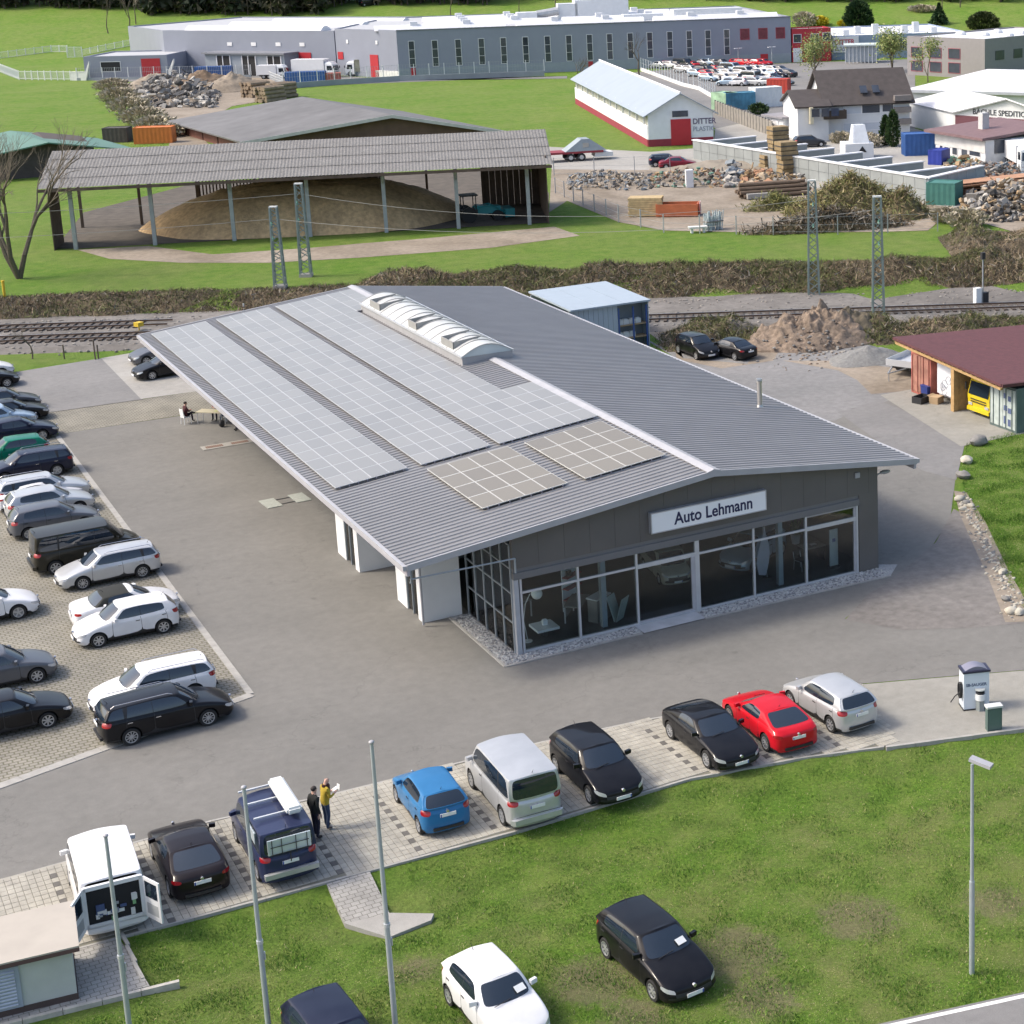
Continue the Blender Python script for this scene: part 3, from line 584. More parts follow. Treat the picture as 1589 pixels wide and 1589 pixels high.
for s in range(nseg+1):
    y = ya+(yb-ya)*s/nseg; b = MB(); g2 = arc(12, .02); n = len(ar); w3 = .03 if s % 4 else .05
    b._add([(x, y-w3, z) for x, z in g2]+[(x, y+w3, z) for x, z in g2]+[(x, y-w3, z) for x, z in ar]+[(x, y+w3, z) for x, z in ar], [(i, i+1, n+i+1, n+i) for i in range(n-1)]+[(2*n+i, 2*n+i+1, i+1, i) for i in range(n-1)]+[(n+i, n+i+1, 3*n+i+1, 3*n+i) for i in range(n-1)], 0); b.build('rib', rib, SK)
for y in (ya, yb):
    n = len(ar); b = MB(); b._add([(x, y, z) for x, z in ar]+[(x, y, 6.46) for x, z in ar], [(i, i+1, n+i+1, n+i) for i in range(n-1)], 0); b.build('end_pane', M('end_pane', (0.50, 0.56, 0.57), .3, var=.03), SK)
b = MB(); b.bx(xa-.07, xa+.02, ya-.05, yb+.05, 6.44, 6.54).bx(xb-.02, xb+.07, ya-.05, yb+.05, 6.44, 6.54); b.build('edge_rail', ALU, SK)
VF = M('vent_frame', (0.27, 0.27, 0.26), .55, var=.1)
for yv in (25.2, 30.9, 37.2):
    b = MB(); x1, x2, h = 6.98, 8.55, .36
    wl_ = 1.7 if yv != 30.9 else 1.25
    for y0 in (yv, yv+wl_):
        b.hull([(x1, y0-.03, 6.52), (x2, y0-.03, 7.08), (x2, y0-.03, 7.14), (x1, y0-.03, 6.98)], [(x1, y0+.03, 6.52), (x2, y0+.03, 7.08), (x2, y0+.03, 7.14), (x1, y0+.03, 6.98)])
    b.bx(x1-.03, x1+.03, yv-.03, yv+wl_+.03, 6.5, 6.98); b.build('smoke_vent', VF, SK)
b = MB(); b.cyl((17.11, 10.44, 5.0), (17.11, 10.44, 6.35), .12, n=12).cyl((17.11, 10.44, 5.05), (17.11, 10.44, 5.22), .2, .13, n=12).cyl((17.11, 10.44, 6.35), (17.11, 10.44, 6.42), .15, n=12).cyl((17.11, 10.44, 6.48), (17.11, 10.44, 6.52), .16, n=12); b.build('flue', M('stainless', (0.45, 0.44, 0.42), .35, metal=.8, var=.1), D, smooth=40)
b = MB(); b.bx(-.3, 16.7, .1, 11.8, .0, .03); b.build('showroom_floor', FLOORD, D)
# ---- solar arrays on the roof
def pv_mat(name, c1, c2, line):
    m, N, L, b = nodes(name); tc = N.new('ShaderNodeTexCoord'); P = tc.outputs['Object']
    wv = N.new('ShaderNodeTexWave'); wv.wave_type = 'BANDS'; wv.bands_direction = 'X'; wv.inputs['Scale'].default_value = 10; L.new(P, wv.inputs['Vector'])
    oi = N.new('ShaderNodeObjectInfo'); rr = ramp(N, [(0, c1), (1, c2)]); L.new(oi.outputs['Random'], rr.inputs[0])
    mf = N.new('ShaderNodeMath'); mf.operation = 'MULTIPLY'; mf.inputs[1].default_value = line; L.new(wv.outputs['Fac'], mf.inputs[0])
    c = mixc(N, L, mf.outputs[0], rr.outputs[0], tuple(v*1.6 for v in c2)); L.new(c, b.inputs['Base Color']); b.inputs['Roughness'].default_value = .32; b.inputs['Specular IOR Level'].default_value = .6
    return m
PVA = pv_mat('thin_film', (0.215, 0.215, 0.21), (0.25, 0.248, 0.24), .10); PVB = pv_mat('silicon_cells', (0.165, 0.145, 0.115), (0.20, 0.178, 0.14), .2)
PVF = M('panel_frame', (0.52, 0.53, 0.54), .4, metal=.2, var=0); RAILG = M('mount_rail', (0.20, 0.2, 0.26), .5, metal=.4)
SL = math.atan((RZ0-ZL)/(RX-XL))
PVF2 = M('panel_frame_white', (0.46, 0.46, 0.44), .5, var=0)
def panel_mesh(w, d, mat, fr):
    b = MB(); b.bx(-w/2, w/2, -d/2, d/2, -.035, 0, 1); b.bx(-w/2+fr, w/2-fr, -d/2+fr*1.7, d/2-fr*1.7, 0, .004, 0); return b.mesh('solar_panel', [mat, PVF if fr < .022 else PVF2])
PMA = panel_mesh(.808, 1.515, PVA, .02); PMB = panel_mesh(.945, 1.61, PVB, .026)
def array(label, group, me, x0, y0, pw, pd, cells):
    t = thing('solar_array', label, 'solar panels', (x0, y0, zl(x0)+.16), 0, 'solar arrays on the dealership roof'); t.rotation_euler = (0, -SL, 0)
    c_ = math.cos(SL)
    xs_ = sorted({c for c, r in cells}); b = MB()
    for c in xs_:
        rs = [r for cc, r in cells if cc == c]; segs = []; rs.sort(); st = rs[0]; pv = rs[0]
        for r in rs[1:]+[10**6]:
            if r != pv+1: segs.append((st, pv)); st = r
            pv = r
        for a_, e_ in segs:
            for fx in (.25, .75): b.bx((c+fx)*pw-.02, (c+fx)*pw+.02, a_*pd-.05, (e_+1)*pd+.05, -.105, -.037)
    b.build('mounting_rail', RAILG, t)
    for c, r in cells: obj('solar_panel', me, t, loc=((c+.5)*pw, (r+.5)*pd, random.uniform(-.003, .003)))
g4 = [(c, r) for c in range(4) for r in range(24)]
array('long pale solar array lowest on the roof along the yard eave', 0, PMA, -4.22, 9.95, .815, 1.52, g4)
array('long pale solar array in the middle of the lit roof slope', 0, PMA, -.38, 9.85, .815, 1.52, g4)
array('long pale solar array next to the rooflight, stepped round it', 0, PMA, 3.25, 9.75, .815, 1.52, g4+[(c, r) for c in (4, 5) for r in list(range(5))+list(range(20, 24))])
g5 = [(c, r) for c in range(4) for r in range(4)]
array('small brownish solar array of sixteen panels nearer the front eave corner', 0, PMB, -.41, 2.6, .95, 1.615, g5)
array('small brownish solar array of sixteen panels up beside the ridge', 0, PMB, 4.12, 2.5, .95, 1.615, g5)
# ---- things in the showroom
WH = M('gloss_white', (0.75, 0.77, 0.77), .35, var=.03); BLK = M('matt_black', (0.025, 0.025, 0.028), .6, var=0); GRN = M('plant_green', (0.08, 0.16, 0.04), .7, var=.3)
t = thing('coffee_table', 'low white square table with a cup behind the corner window', 'table', (1.35, 1.1, .03)); MB().box((0, 0, .42), (.95, .95, .1)).build('tabletop', WH, t); MB().box((0, 0, .19), (.2, .2, .37)).build('leg', BLK, t)
t = tag(MB().box((0, 0, .1), (.2, .16, .2)).bx(-.07, .07, -.05, .05, .2, .24).build('brochure_stand', WH, loc=(1.4, 1.15, .50)), 'small white brochure stand on the low white table', 'stand')
t = thing('floor_lamp', 'arched floor lamp with a white globe in the showroom corner', 'lamp', (.55, .95, .03))
b = MB(); b.tube([(0, 0, 0), (-.1, .1, .9), (.0, .05, 1.6), (.2, 0, 2.0), (.42, -.1, 2.05)], .018); b.cyl((0, 0, 0), (0, 0, .04), .18, n=14); b.build('stem', ALU, t); MB().sph((.45, -.12, 2.0), .23, 16, 10).build('globe', M('globe_white', (0.88, 0.88, 0.84), .4, var=0), t, smooth=60)
def desk(loc, rz, lab):
    t = thing('office_desk', lab, 'desk', loc, rz); MB().box((0, 0, .73), (1.5, .75, .04)).build('desktop', M('desk_grey', (0.20, 0.20, 0.19), .5), t)
    for sx in (-.7, .7):
        for sy in (-.33, .33): MB().box((sx, sy, .355), (.05, .05, .71)).build('leg', ALU, t)
    MB().box((0, .3, .45), (1.35, .03, .4)).build('modesty_panel', MATS['desk_grey'], t); return t
desk((1.0, 3.6, .03), .2, 'grey office desk behind the corner window near the globe lamp'); desk((3.3, 2.2, .03), .9, 'grey office desk beside the red shelf')
t = thing('display_shelf', 'white display shelf with red boards beside the inner column', 'shelf', (3.5, 3.3, .03), .5)
MB().bx(-.5, .5, .0, .03, 0, 2.1).build('back_panel', WH, t)
for z in (.5, 1.0, 1.5): MB().bx(-.5, .5, -.3, 0, z, z+.04).build('shelf_board', M('shelf_red', (0.22, 0.03, 0.04), .5), t)
MB().box((-.2, -.15, 1.66), (.2, .15, .22)).build('display_case', BLK, t)
t = thing('reception_counter', 'grey reception counter standing by the second window', 'counter', (4.0, 1.5, .03), .5); MB().box((0, 0, .5), (.9, .5, 1.0)).build('body', MATS['desk_grey'], t); MB().box((0, 0, 1.03), (1.0, .58, .05)).build('top', WH, t)
t = thing('easel_sign', 'folding A-frame sign board behind the showroom glass', 'sign', (4.6, .9, .03), .6)
for s in (-1, 1): MB().box((0, s*.2, .55), (.6, .03, 1.1), rx=s*-.3).build('board', M('board_green_grey', (0.38, 0.46, 0.44), .5), t)
t = thing('beach_flag', 'pale sail-shaped advertising flag standing in the showroom', 'flag', (12.15, 1.6, .03))
b = MB(); n = 9; L1 = [(-.25-.35*math.sin(math.pi*min(1, .15+i/8.5))*.8+i*.03, .0+.03*math.sin(i), .25+i*.27) for i in range(n)]; L2 = [(.3*math.sin(math.pi*(.08+.9*i/(n-1)))-.1, .02, .15+i*.28) for i in range(n)]
b._add(L1+L2+[(x, y+.012, z) for x, y, z in L1+L2], [(i, i+1, n+i+1, n+i) for i in range(n-1)]+[(2*n+i+1, 2*n+i, 3*n+i, 3*n+i+1) for i in range(n-1)], 0); b.build('sail', M('sail_pale', (0.55, 0.57, 0.66), .7, var=.08), t); MB().cyl((.06, .04, 0), (-.12, .04, 2.5), .012).build('pole', ALU, t); MB().cyl((.06, .04, 0), (.06, .04, .05), .22, n=12).build('base', BLK, t)
for (x, y, rz, lab) in ((9.3, 5.2, .1, 'tall narrow pale info pillar deep in the showroom'), (15.35, 1.1, 0, 'tall narrow pale info pillar behind the last window')):
    t = thing('info_pillar', lab, 'info stand', (x, y, .03), rz); MB().box((0, 0, .95), (.42, .06, 1.7)).build('panel', M('pillar_pale', (0.55, 0.6, 0.6), .4), t); MB().box((0, 0, .04), (.5, .3, .08)).build('base', BLK, t); MB().box((0, -.035, 1.3), (.16, .01, .16)).build('emblem', M('emblem_blue', (0.05, 0.1, 0.3), .4), t)
t = thing('showroom_chair', 'bent steel chair behind the rightmost showroom window', 'chair', (14.0, 1.7, .03), .3)
for s in (-.22, .22): MB().tube([(s, -.25, 0), (s, -.22, .45), (s, .2, .46), (s, .25, 0)], .015).build('leg', ALU, t); MB().tube([(s, .2, .46), (s, .27, .85)], .015).build('back_post', ALU, t)
MB().box((0, 0, .47), (.45, .45, .04)).build('seat', BLK, t); MB().box((0, .26, .75), (.44, .03, .25)).build('backrest', BLK, t)
t = thing('info_table', 'small dark table with papers behind the rightmost showroom window', 'table', (15.0, 2.4, .03)); MB().box((0, 0, .72), (1.1, .7, .04)).build('tabletop', MATS['desk_grey'], t); MB().box((.1, .05, .75), (.3, .2, .01)).build('paper', WH, t)
for sx in (-.5, .5): MB().box((sx, 0, .35), (.05, .6, .7)).build('leg', BLK, t)
for i, (x, y) in enumerate(((1.6, 6.5), (15.6, 4.8))):
    t = thing('potted_plant', 'leafy green potted plant '+('at the back of the glazed corner' if i == 0 else 'at the far right of the showroom'), 'plant', (x, y, .03)); MB().cyl((0, 0, 0), (0, 0, .4), .18, .24, n=12).build('pot', WH, t); b = MB(); rr = random.Random(i)
    for k in range(40):
        a = rr.uniform(0, 6.28); e = rr.uniform(.3, 1.3); l_ = rr.uniform(.5, 1.0); d = Vector((math.cos(a)*math.cos(e), math.sin(a)*math.cos(e), math.sin(e))); p = Vector((0, 0, .4)); q = p+d*l_; n_ = d.cross(Vector((0, 0, 1))).normalized()*.07; b.quad(p, p+d*l_*.5+n_, q, p+d*l_*.5-n_)
    b.build('foliage', GRN, t)
# ================================================================== VEHICLES
def paint_mat(name, col, metal=.0, rough=.28):
    k = 'paint_'+name
    if k in MATS: return MATS[k]
    m, N, L, b = nodes(k); b.inputs['Base Color'].default_value = (*col, 1); b.inputs['Metallic'].default_value = metal; b.inputs['Roughness'].default_value = rough
    b.inputs['Specular IOR Level'].default_value = .12; b.inputs['Coat Weight'].default_value = .4; b.inputs['Coat Roughness'].default_value = .025
    g = N.new('ShaderNodeNewGeometry'); n = noise_n(N, L, g.outputs['Position'], 1.4, 4, .6); r = N.new('ShaderNodeMapRange'); r.inputs[3].default_value = rough-.06; r.inputs[4].default_value = rough+.14; L.new(n.outputs[0], r.inputs[0]); L.new(r.outputs[0], b.inputs['Roughness'])
    d = ramp(N, [(.35, tuple(c*.93 for c in col)), (.7, tuple(min(1, c*1.04+.004) for c in col))]); L.new(n.outputs[0], d.inputs[0]); L.new(d.outputs[0], b.inputs['Base Color'])
    return m
PAINT = {k: paint_mat(k, *v) for k, v in dict(white=((.70, .70, .71),), silver=((.52, .53, .54), .45, .32), grey=((.12, .125, .14), .4, .3), black=((.006, .006, .008),), navy=((.010, .013, .032),), green=((.0, .14, .085),), red=((.50, .008, .018),),
    blue=((.025, .15, .34),), darkgrey=((.05, .052, .058), .3, .3), brown=((.012, .008, .009),), beige=((.40, .40, .33), .2, .35), darkred=((.18, .015, .03),), lightblue=((.35, .45, .55), .4, .3), camper=((.028, .036, .085), .2), olive=((.022, .02, .014),)).items()}
CGLASS = M('car_glass', (0.014, 0.022, 0.034), .02, var=0, spec=1.0)
TRIM = M('car_trim', (0.018, 0.018, 0.02), .55, var=0); WELL = M('wheel_well', (0.008, 0.008, 0.008), .9, var=0)
HEADL = M('headlamp', (0.55, 0.57, 0.6), .12, metal=.35, var=0, spec=.8); TAILL = M('tail_lamp', (0.30, 0.008, 0.012), .15, var=0, spec=.7)
TYRE = M('tyre', (0.016, 0.016, 0.017), .8, var=.1); RIM = M('alloy_rim', (0.50, 0.51, 0.53), .35, metal=.6, var=0); RIMD = M('steel_rim', (0.28, 0.29, 0.30), .45, metal=.5, var=0)
PLATE = M('plate_white', (0.72, 0.73, 0.72), .5, var=0); PLATEB = M('plate_blue', (0.02, 0.06, 0.35), .5, var=0); CHROME = M('chrome', (0.6, 0.6, 0.62), .2, metal=.8, var=0)
SOFT = M('soft_top', (0.02, 0.022, 0.02), .9, var=.15)
def lerp(a, b, t): return a+(b-a)*t
def car_spec(kind):
    S = dict(
        small=dict(L=3.85, W=1.66, H=1.46, wb=2.45, hood=.98, ws=.62, zn=.68, zb0=.95, zb1=1.02, rg=.40, rr=.42, zt=.98, deck=0, r=.295),
        golf=dict(L=4.20, W=1.76, H=1.48, wb=2.58, hood=1.12, ws=.68, zn=.66, zb0=.95, zb1=1.02, rg=.34, rr=.46, zt=.99, deck=0, r=.31),
        wagon=dict(L=4.60, W=1.78, H=1.48, wb=2.62, hood=1.16, ws=.70, zn=.66, zb0=.95, zb1=1.01, rg=.20, rr=.50, zt=.98, deck=0, r=.315, q=1, rails=1),
        sedan=dict(L=4.50, W=1.77, H=1.43, wb=2.62, hood=1.18, ws=.74, zn=.66, zb0=.94, zb1=.98, rg=.62, rr=.52, zt=.94, deck=.55, r=.31),
        coupe=dict(L=4.62, W=1.84, H=1.38, wb=2.75, hood=1.28, ws=.84, zn=.64, zb0=.92, zb1=.98, rg=.90, rr=.70, zt=.93, deck=.32, r=.335),
        conv=dict(L=4.40, W=1.79, H=1.42, wb=2.58, hood=1.15, ws=.72, zn=.66, zb0=.95, zb1=1.0, rg=.42, rr=.42, zt=.97, deck=.75, r=.32, soft=1),
        van=dict(L=4.89, W=1.90, H=1.95, wb=3.0, hood=.78, ws=.70, zn=.86, zb0=1.14, zb1=1.14, rg=.09, rr=.20, zt=1.12, deck=0, r=.34, q=1, van=1),
        camper=dict(L=4.75, W=1.84, H=1.94, wb=2.92, hood=.85, ws=.66, zn=.84, zb0=1.10, zb1=1.12, rg=.09, rr=.18, zt=1.10, deck=0, r=.325, q=1, van=1))
    s = dict(q=0, rails=0, soft=0, van=0); s.update(S[kind]); return s
NC = 21
def car_shell(s):
    """closed loop-built shell; returns verts, faces, ids"""
    w = s['W']/2; X0 = s['L']/2+.04; X1 = -s['L']/2+.04; Hh = s['H']; van = s['van']
    xw = X0-s['hood']; xrf = xw-s['ws']; xrw = X1+s['deck']+.10; xrr = xrw+s['rg']; xfa = s['wb']/2
    wbt = w*(.955 if van else .925); wr = w*(.91 if van else .73)
    xA = xw-.40; xB = lerp(xrf, xrr, .40 if not van else .22); xq = lerp(xB, xrr, .62 if s['q'] else .86); xq2 = xrr+.02 if s['q'] else xrr-.02
    xD = lerp(xq, xrw, .75)
    lx = [X0, X0-.015, X0-.055, X0-.17, X0-.40, xfa-.02, xA+.10, xA+.084, xA, xB+.008, xB-.008, xq+.04, xq-.03, xq-.046, min(xq-.12, xD), min(xq-.3, (xq+X1)/2), X1+.30, X1+.12, X1+.035, X1+.01, X1]
    lx[14] = lerp(lx[13], lx[16], .35); lx[15] = lerp(lx[13], lx[16], .7)
    ly = [0, .34, .64, .885, .975, 1, 1, 1, 1, 1, 1, 1, 1, 1, .998, .995, .975, .90, .66, .34, 0]
    bxp = [xw, xw-.012, xw-.06, xw-.14, xw-.20, xw-.28, xw-.33, xw-.345, xw-.42, xB+.008, xB-.008, xq+.02, xq-.05, xq-.066, lerp(xq2, xrw, .55), lerp(xq2, xrw, .85), xrw+.07, xrw+.03, xrw-.0, xrw-.025, xrw-.03]
    byp = [0, .34, .63, .85, .93, .98, .99, .99, 1, 1, 1, 1, 1, 1, .995, .985, .955, .86, .62, .33, 0]
    rxp = [xrf, xrf-.008, xrf-.03, xrf-.07, xrf-.10, xrf-.14, xrf-.17, xrf-.185, xrf-.22, xB+.0, xB-.016, xq+.05, xq-.01, xq-.026, lerp(xq, xrr, .72), lerp(xq, xrr, .9), xrr+.06, xrr+.03, xrr+.005, xrr-.01, xrr-.015]
    if not van: rxp[11] = xq+.10; rxp[12] = lerp(xq, xrr, .1); rxp[13] = rxp[12]-.016
    ryp = [0, .34, .63, .86, .94, .98, .99, .99, 1, 1, 1, 1, 1, 1, .995, .985, .95, .85, .61, .33, 0]
    kn = sorted([(X1, s['zt']-.06), (xrw-.05, s['zt']-.03), (xrw+.5, s['zb1']-.06), (xw-.3, s['zb0']-.05), (lerp(xw, X0, .45), lerp(s['zb0'], s['zn'], .33)-.03), (X0-.25, s['zn']+.02), (X0, s['zn']-.05)])
    zsf = lambda x: float(np.interp(x, [a for a, _ in kn], [b for _, b in kn]))
    zbf = lambda x: float(np.interp(x, [xrw, xw], [s['zb1'], s['zb0']]))
    zrf = lambda x: float(Hh-.045-(.05 if not van else .015)*((x-lerp(xrf, xrr, .35))/max(.5, (xrf-xrr)*.6))**2)
    rows = []; C0 = (X0+X1)/2
    def low(z, sy, inx, zfun=None):
        out = []
        for j in range(NC):
            x = lx[j]; x2 = C0+(x-C0)*(1-inx/(s['L']/2)); zz = zfun(x) if zfun else z; out.append((x2, ly[j]*w*sy, zz))
        return out
    rows.append(low(.18, .80, .22)); rows.append(low(.20, .955, .07)); rows.append(low(0, .99, .012, lambda x: min(.33, zsf(x)-.34))); rows.append(low(0, 1.0, .0, lambda x: min(.50, zsf(x)-.25)))
    rows.append(low(0, 1.0, .025, lambda x: zsf(x)-.15)); rows.append(low(0, .985, .05, lambda x: zsf(x)-.03)); rows.append(low(0, .95, .10, lambda x: zsf(x)+.012))
    S6 = rows[6]; belt = [(bxp[j], byp[j]*wbt, zbf(bxp[j])+(.015 if j < 3 else 0)) for j in range(NC)]
    for t in (.4, .8):
        rw = []
        for j in range(NC):
            a, b = S6[j], belt[j]; z = lerp(a[2], b[2], t)+(.035*math.sin(math.pi*t)*(1 if (j < 5 or j > 16) else .2)); rw.append((lerp(a[0], b[0], t), lerp(a[1], b[1], t), z))
        rows.append(rw)
    roof = [(rxp[j], ryp[j]*wr, zrf(rxp[j])-(.035*(ryp[j]**2))) for j in range(NC)]
    GR = len(rows)
    for t in (0, .05, .35, .7, .94, 1.0):
        rw = []
        for j in range(NC):
            a, b = belt[j], roof[j]; bl = math.sin(math.pi*t); k = 1 if j < 4 else (-1 if j > 16 else 0)
            rw.append((lerp(a[0], b[0], t)+.03*bl*k, lerp(a[1], b[1], t)+(.028*bl*w if 3 <= j <= 17 else 0), lerp(a[2], b[2], t)))
        rows.append(rw)
    # vertices: right half then mirrored
    V = []; idx = {}
    def vid(p):
        key = (round(p[0], 5), round(p[1], 5), round(p[2], 5))
        if key not in idx: idx[key] = len(V); V.append(p)
        return idx[key]
    F = []; I = []
    van_tail = van
    def rid(r, j, left):
        # region id of the quad between rows r..r+1 and columns j..j+1
        g = r-GR
        if 1 <= g <= 3:
            if j <= 2: return 2
            if j >= 17: return 3
            if j == 8: return 4+left
            if j in (10,) : return 6+left
            if s['q'] and j == 13: return 8+left
            if j == 9 or (s['q'] and j in (11, 12)): return 1
        if s['soft'] and g >= 0 and 8 <= j: return 16
        if g < 0 and j in (6, 9, 12) and 2 <= r <= 7: return 1
        if r == 4 and 2 <= j <= 3: return 10+left
        if van_tail and 4 <= r <= 5 and j in (16, 17): return 12+left
        if not van_tail and r in ((4, 5) if s['deck'] == 0 else (4,)) and 16 <= j <= 17: return 12+left
        if r in (3,) and j <= 1: return 14
        if r == 2 and j <= 2: return 1
        if r in (0, 1): return 1 if r == 0 else (1 if 4 <= j <= 16 else 0)
        return 0
    nr = len(rows)
    for side in (0, 1):
        sg = 1 if side else -1
        G = [[vid((x, sg*y if abs(y) > 1e-9 else 0.0, z)) for (x, y, z) in rw] for rw in rows]
        for r in range(nr-1):
            for j in range(NC-1):
                q = [G[r][j], G[r][j+1], G[r+1][j+1], G[r+1][j]]
                if side == 0: q = q[::-1]
                F.append(q); I.append(rid(r, j, side))
        # roof and floor caps toward the centre line
        for (rw, crown, top) in ((rows[-1], .04, 1), (rows[0], 0, 0)):
            spine = [vid((p[0], 0.0, p[2]+crown*(abs(p[1])/max(wr, .1))**.5 if top else p[2])) for p in rw]
            mid = [vid((p[0], sg*p[1]*.55, p[2]+crown*.7*(abs(p[1])/max(wr, .1))**.5 if top else p[2])) if p[1] > 1e-6 else spine[j] for j, p in enumerate(rw)]
            edge = [vid((p[0], sg*p[1] if p[1] > 1e-9 else 0.0, p[2])) for p in rw]
            for j in range(NC-1):
                for a, b in ((edge, mid), (mid, spine)):
                    q = [a[j], a[j+1], b[j+1], b[j]]; q2 = []
                    for v in q:
                        if v not in q2: q2.append(v)
                    if len(q2) < 3: continue
                    if (side == 0) == bool(top): q2 = q2[::-1]
                    F.append(q2); I.append((16 if s['soft'] and j >= 8 else 0) if top else 1)
    return V, F, I, dict(X0=X0, X1=X1, w=w, xw=xw, xrf=xrf, xrr=xrr, xB=xB, xq=xq, xrw=xrw, zsf=zsf, zbf=zbf, wbt=wbt, wr=wr, zroof=zrf)
REG = {2: ('windshield', CGLASS), 3: ('rear_window', CGLASS), 4: ('side_window', CGLASS), 5: ('side_window', CGLASS), 6: ('side_window', CGLASS), 7: ('side_window', CGLASS), 8: ('quarter_window', CGLASS), 9: ('quarter_window', CGLASS),
       10: ('headlight', HEADL), 11: ('headlight', HEADL), 12: ('taillight', TAILL), 13: ('taillight', TAILL), 14: ('grille', TRIM)}
def wheel_meshes(r, style):
    b = MB(); wd = .20
    b.lathe([(r*.66, -wd/2+.01), (r*.93, -wd/2), (r, -wd/2+.035), (r, wd/2-.035), (r*.93, wd/2), (r*.66, wd/2-.01)], n=24); ty = b.mesh('tyre', TYRE, 50)
    b = MB(); b.lathe([(r*.67, wd/2-.012), (r*.62, wd/2-.03), (r*.56, wd/2-.06), (.001, wd/2-.07)], n=24, mi=1); b.lathe([(r*.68, wd/2-.005), (r*.61, wd/2-.008), (r*.60, wd/2-.04)], n=24)
    b.cyl((0, wd/2-.07, 0), (0, wd/2-.012, 0), r*.15, r*.13, n=10); ns = {0: 5, 1: 7, 2: 10}[style]
    for i in range(ns):
        a = 2*math.pi*i/ns+.3; b.box((math.cos(a)*r*.37, wd/2-.03, math.sin(a)*r*.37), (r*.52, .03, r*(.17 if style < 2 else .09)), ry=-a)
    rm = b.mesh('rim', [RIM, WELL if style else RIMD]); return ty, rm
WH_CACHE = {}
MODELS = {}
def car_model(kind, variant=''):
    key = kind+variant
    if key in MODELS: return MODELS[key]
    s = car_spec(kind); V, F, I, G = car_shell(s)
    me = bpy.data.meshes.new('shell'); me.from_pydata(V, [], F); me.polygons.foreach_set('material_index', I)
    for i in range(18): me.materials.append(TRIM)
    me.update(); bm = bmesh.new(); bm.from_mesh(me); bmesh.ops.recalc_face_normals(bm, faces=bm.faces); cl = bm.edges.layers.float.new('crease_edge')
    for e in bm.edges:
        if len(e.link_faces) == 2 and e.link_faces[0].material_index != e.link_faces[1].material_index: e[cl] = 1.0
        elif s['van'] and all(abs(v.co.z-(s['H']-.07)) < .05 for v in e.verts) and all(abs(v.co.y) > .3*s['W'] for v in e.verts): e[cl] = .5
    bm.to_mesh(me); bm.free()
    o = bpy.data.objects.new('tmp_shell', me); COL.objects.link(o)
    cut = MB(); rw = s['r']
    for sx in (-1, 1):
        for sy in (-1, 1): cut.cyl((sx*s['wb']/2, sy*(G['w']-.27), rw+.01), (sx*s['wb']/2, sy*(G['w']+.15), rw+.01), rw+.055, n=28, mi=0)
    cm = cut.mesh('tmp_cut', TRIM)
    for _ in range(17): cm.materials.append(TRIM)
    cm.polygons.foreach_set('material_index', [15]*len(cm.polygons))
    c = bpy.data.objects.new('tmp_cut', cm); COL.objects.link(c)
    m1 = o.modifiers.new('s', 'SUBSURF'); m1.levels = 1; m1.render_levels = 1
    m2 = o.modifiers.new('b', 'BOOLEAN'); m2.object = c; m2.operation = 'DIFFERENCE'; m2.solver = 'EXACT'; m2.material_mode = 'INDEX'
    ev = o.evaluated_get(bpy.context.evaluated_depsgraph_get()); em = bpy.data.meshes.new_from_object(ev)
    bpy.data.objects.remove(o); bpy.data.objects.remove(c)
    co = [tuple(v.co) for v in em.vertices]; groups = {}; allp = []
    for p in em.polygons:
        k = p.material_index; allp.append((tuple(p.vertices), k)); groups.setdefault(k if k in REG else 0, []).append((tuple(p.vertices), k))
    parts = []
    BM = {0: 0, 1: 1, 15: 2, 16: 3}
    def sub(polys, name, mats, mi):
        used = {}; vs = []; fs = []; ii = []
        for vsx, k in polys:
            f = []
            for v in vsx:
                if v not in used: used[v] = len(vs); vs.append(co[v])
                f.append(used[v])
            fs.append(f); ii.append(mi(k))
        m = bpy.data.meshes.new(name); m.from_pydata(vs, [], fs)
        for x in mats: m.materials.append(x)
        m.polygons.foreach_set('material_index', ii); m.update(); m.shade_smooth(); m.set_sharp_from_angle(angle=R_(38)); return m
    body = sub(groups[0], 'body', [PAINT['white'], TRIM, WELL, SOFT], lambda k: BM.get(k, 0))
    for k, (nm, mt) in REG.items():
        if k in groups: parts.append((nm, sub(groups[k], nm, [mt], lambda q: 0), 0))
    allm = lambda k: {1: 1, 15: 2, 16: 3}.get(k, 0) if k not in REG else (4 if REG[k][1] is CGLASS else 5 if k in (10, 11) else 6 if k in (12, 13) else 1)
    far_m = sub(allp, 'car_body', [PAINT['white'], TRIM, WELL, SOFT, CGLASS, HEADL, TAILL], allm)
    # mirrors, plates, handles, rails
    w = G['w']
    for sy in (-1, 1):
        b = MB(); b.box((G['xw']-.42, sy*(G['wbt']+.10), G['zbf'](G['xw'])+.10), (.10, .20, .13), rz=sy*.25); b.cyl((G['xw']-.40, sy*(G['wbt']-.03), G['zbf'](G['xw'])+.03), (G['xw']-.40, sy*(G['wbt']+.05), G['zbf'](G['xw'])+.07), .025, n=6, mi=1); parts.append(('side_mirror', b.mesh('side_mirror', [PAINT['white'], TRIM]), 1))
        for xh in ([G['xB']+.14] if kind in ('coupe', 'conv') else [G['xB']+.14, G['xq']+.10] if not s['van'] else [G['xB']+.12]):
            zz = G['zsf'](xh)-.10; parts.append(('door_handle', MB().box((xh, sy*(w*.992), zz), (.17, .03, .028)).mesh('door_handle', CHROME if kind in ('wagon',) else TRIM), 0))
    b = MB(); b.box((G['X0']+.012, 0, .37), (.02, .52, .11), mi=0); b.box((G['X0']+.0135, .235, .37), (.02, .04, .108), mi=1); parts.append(('license_plate', b.mesh('license_plate', [PLATE, PLATEB]), 0))
    zp = .78 if s['deck'] == 0 else .70
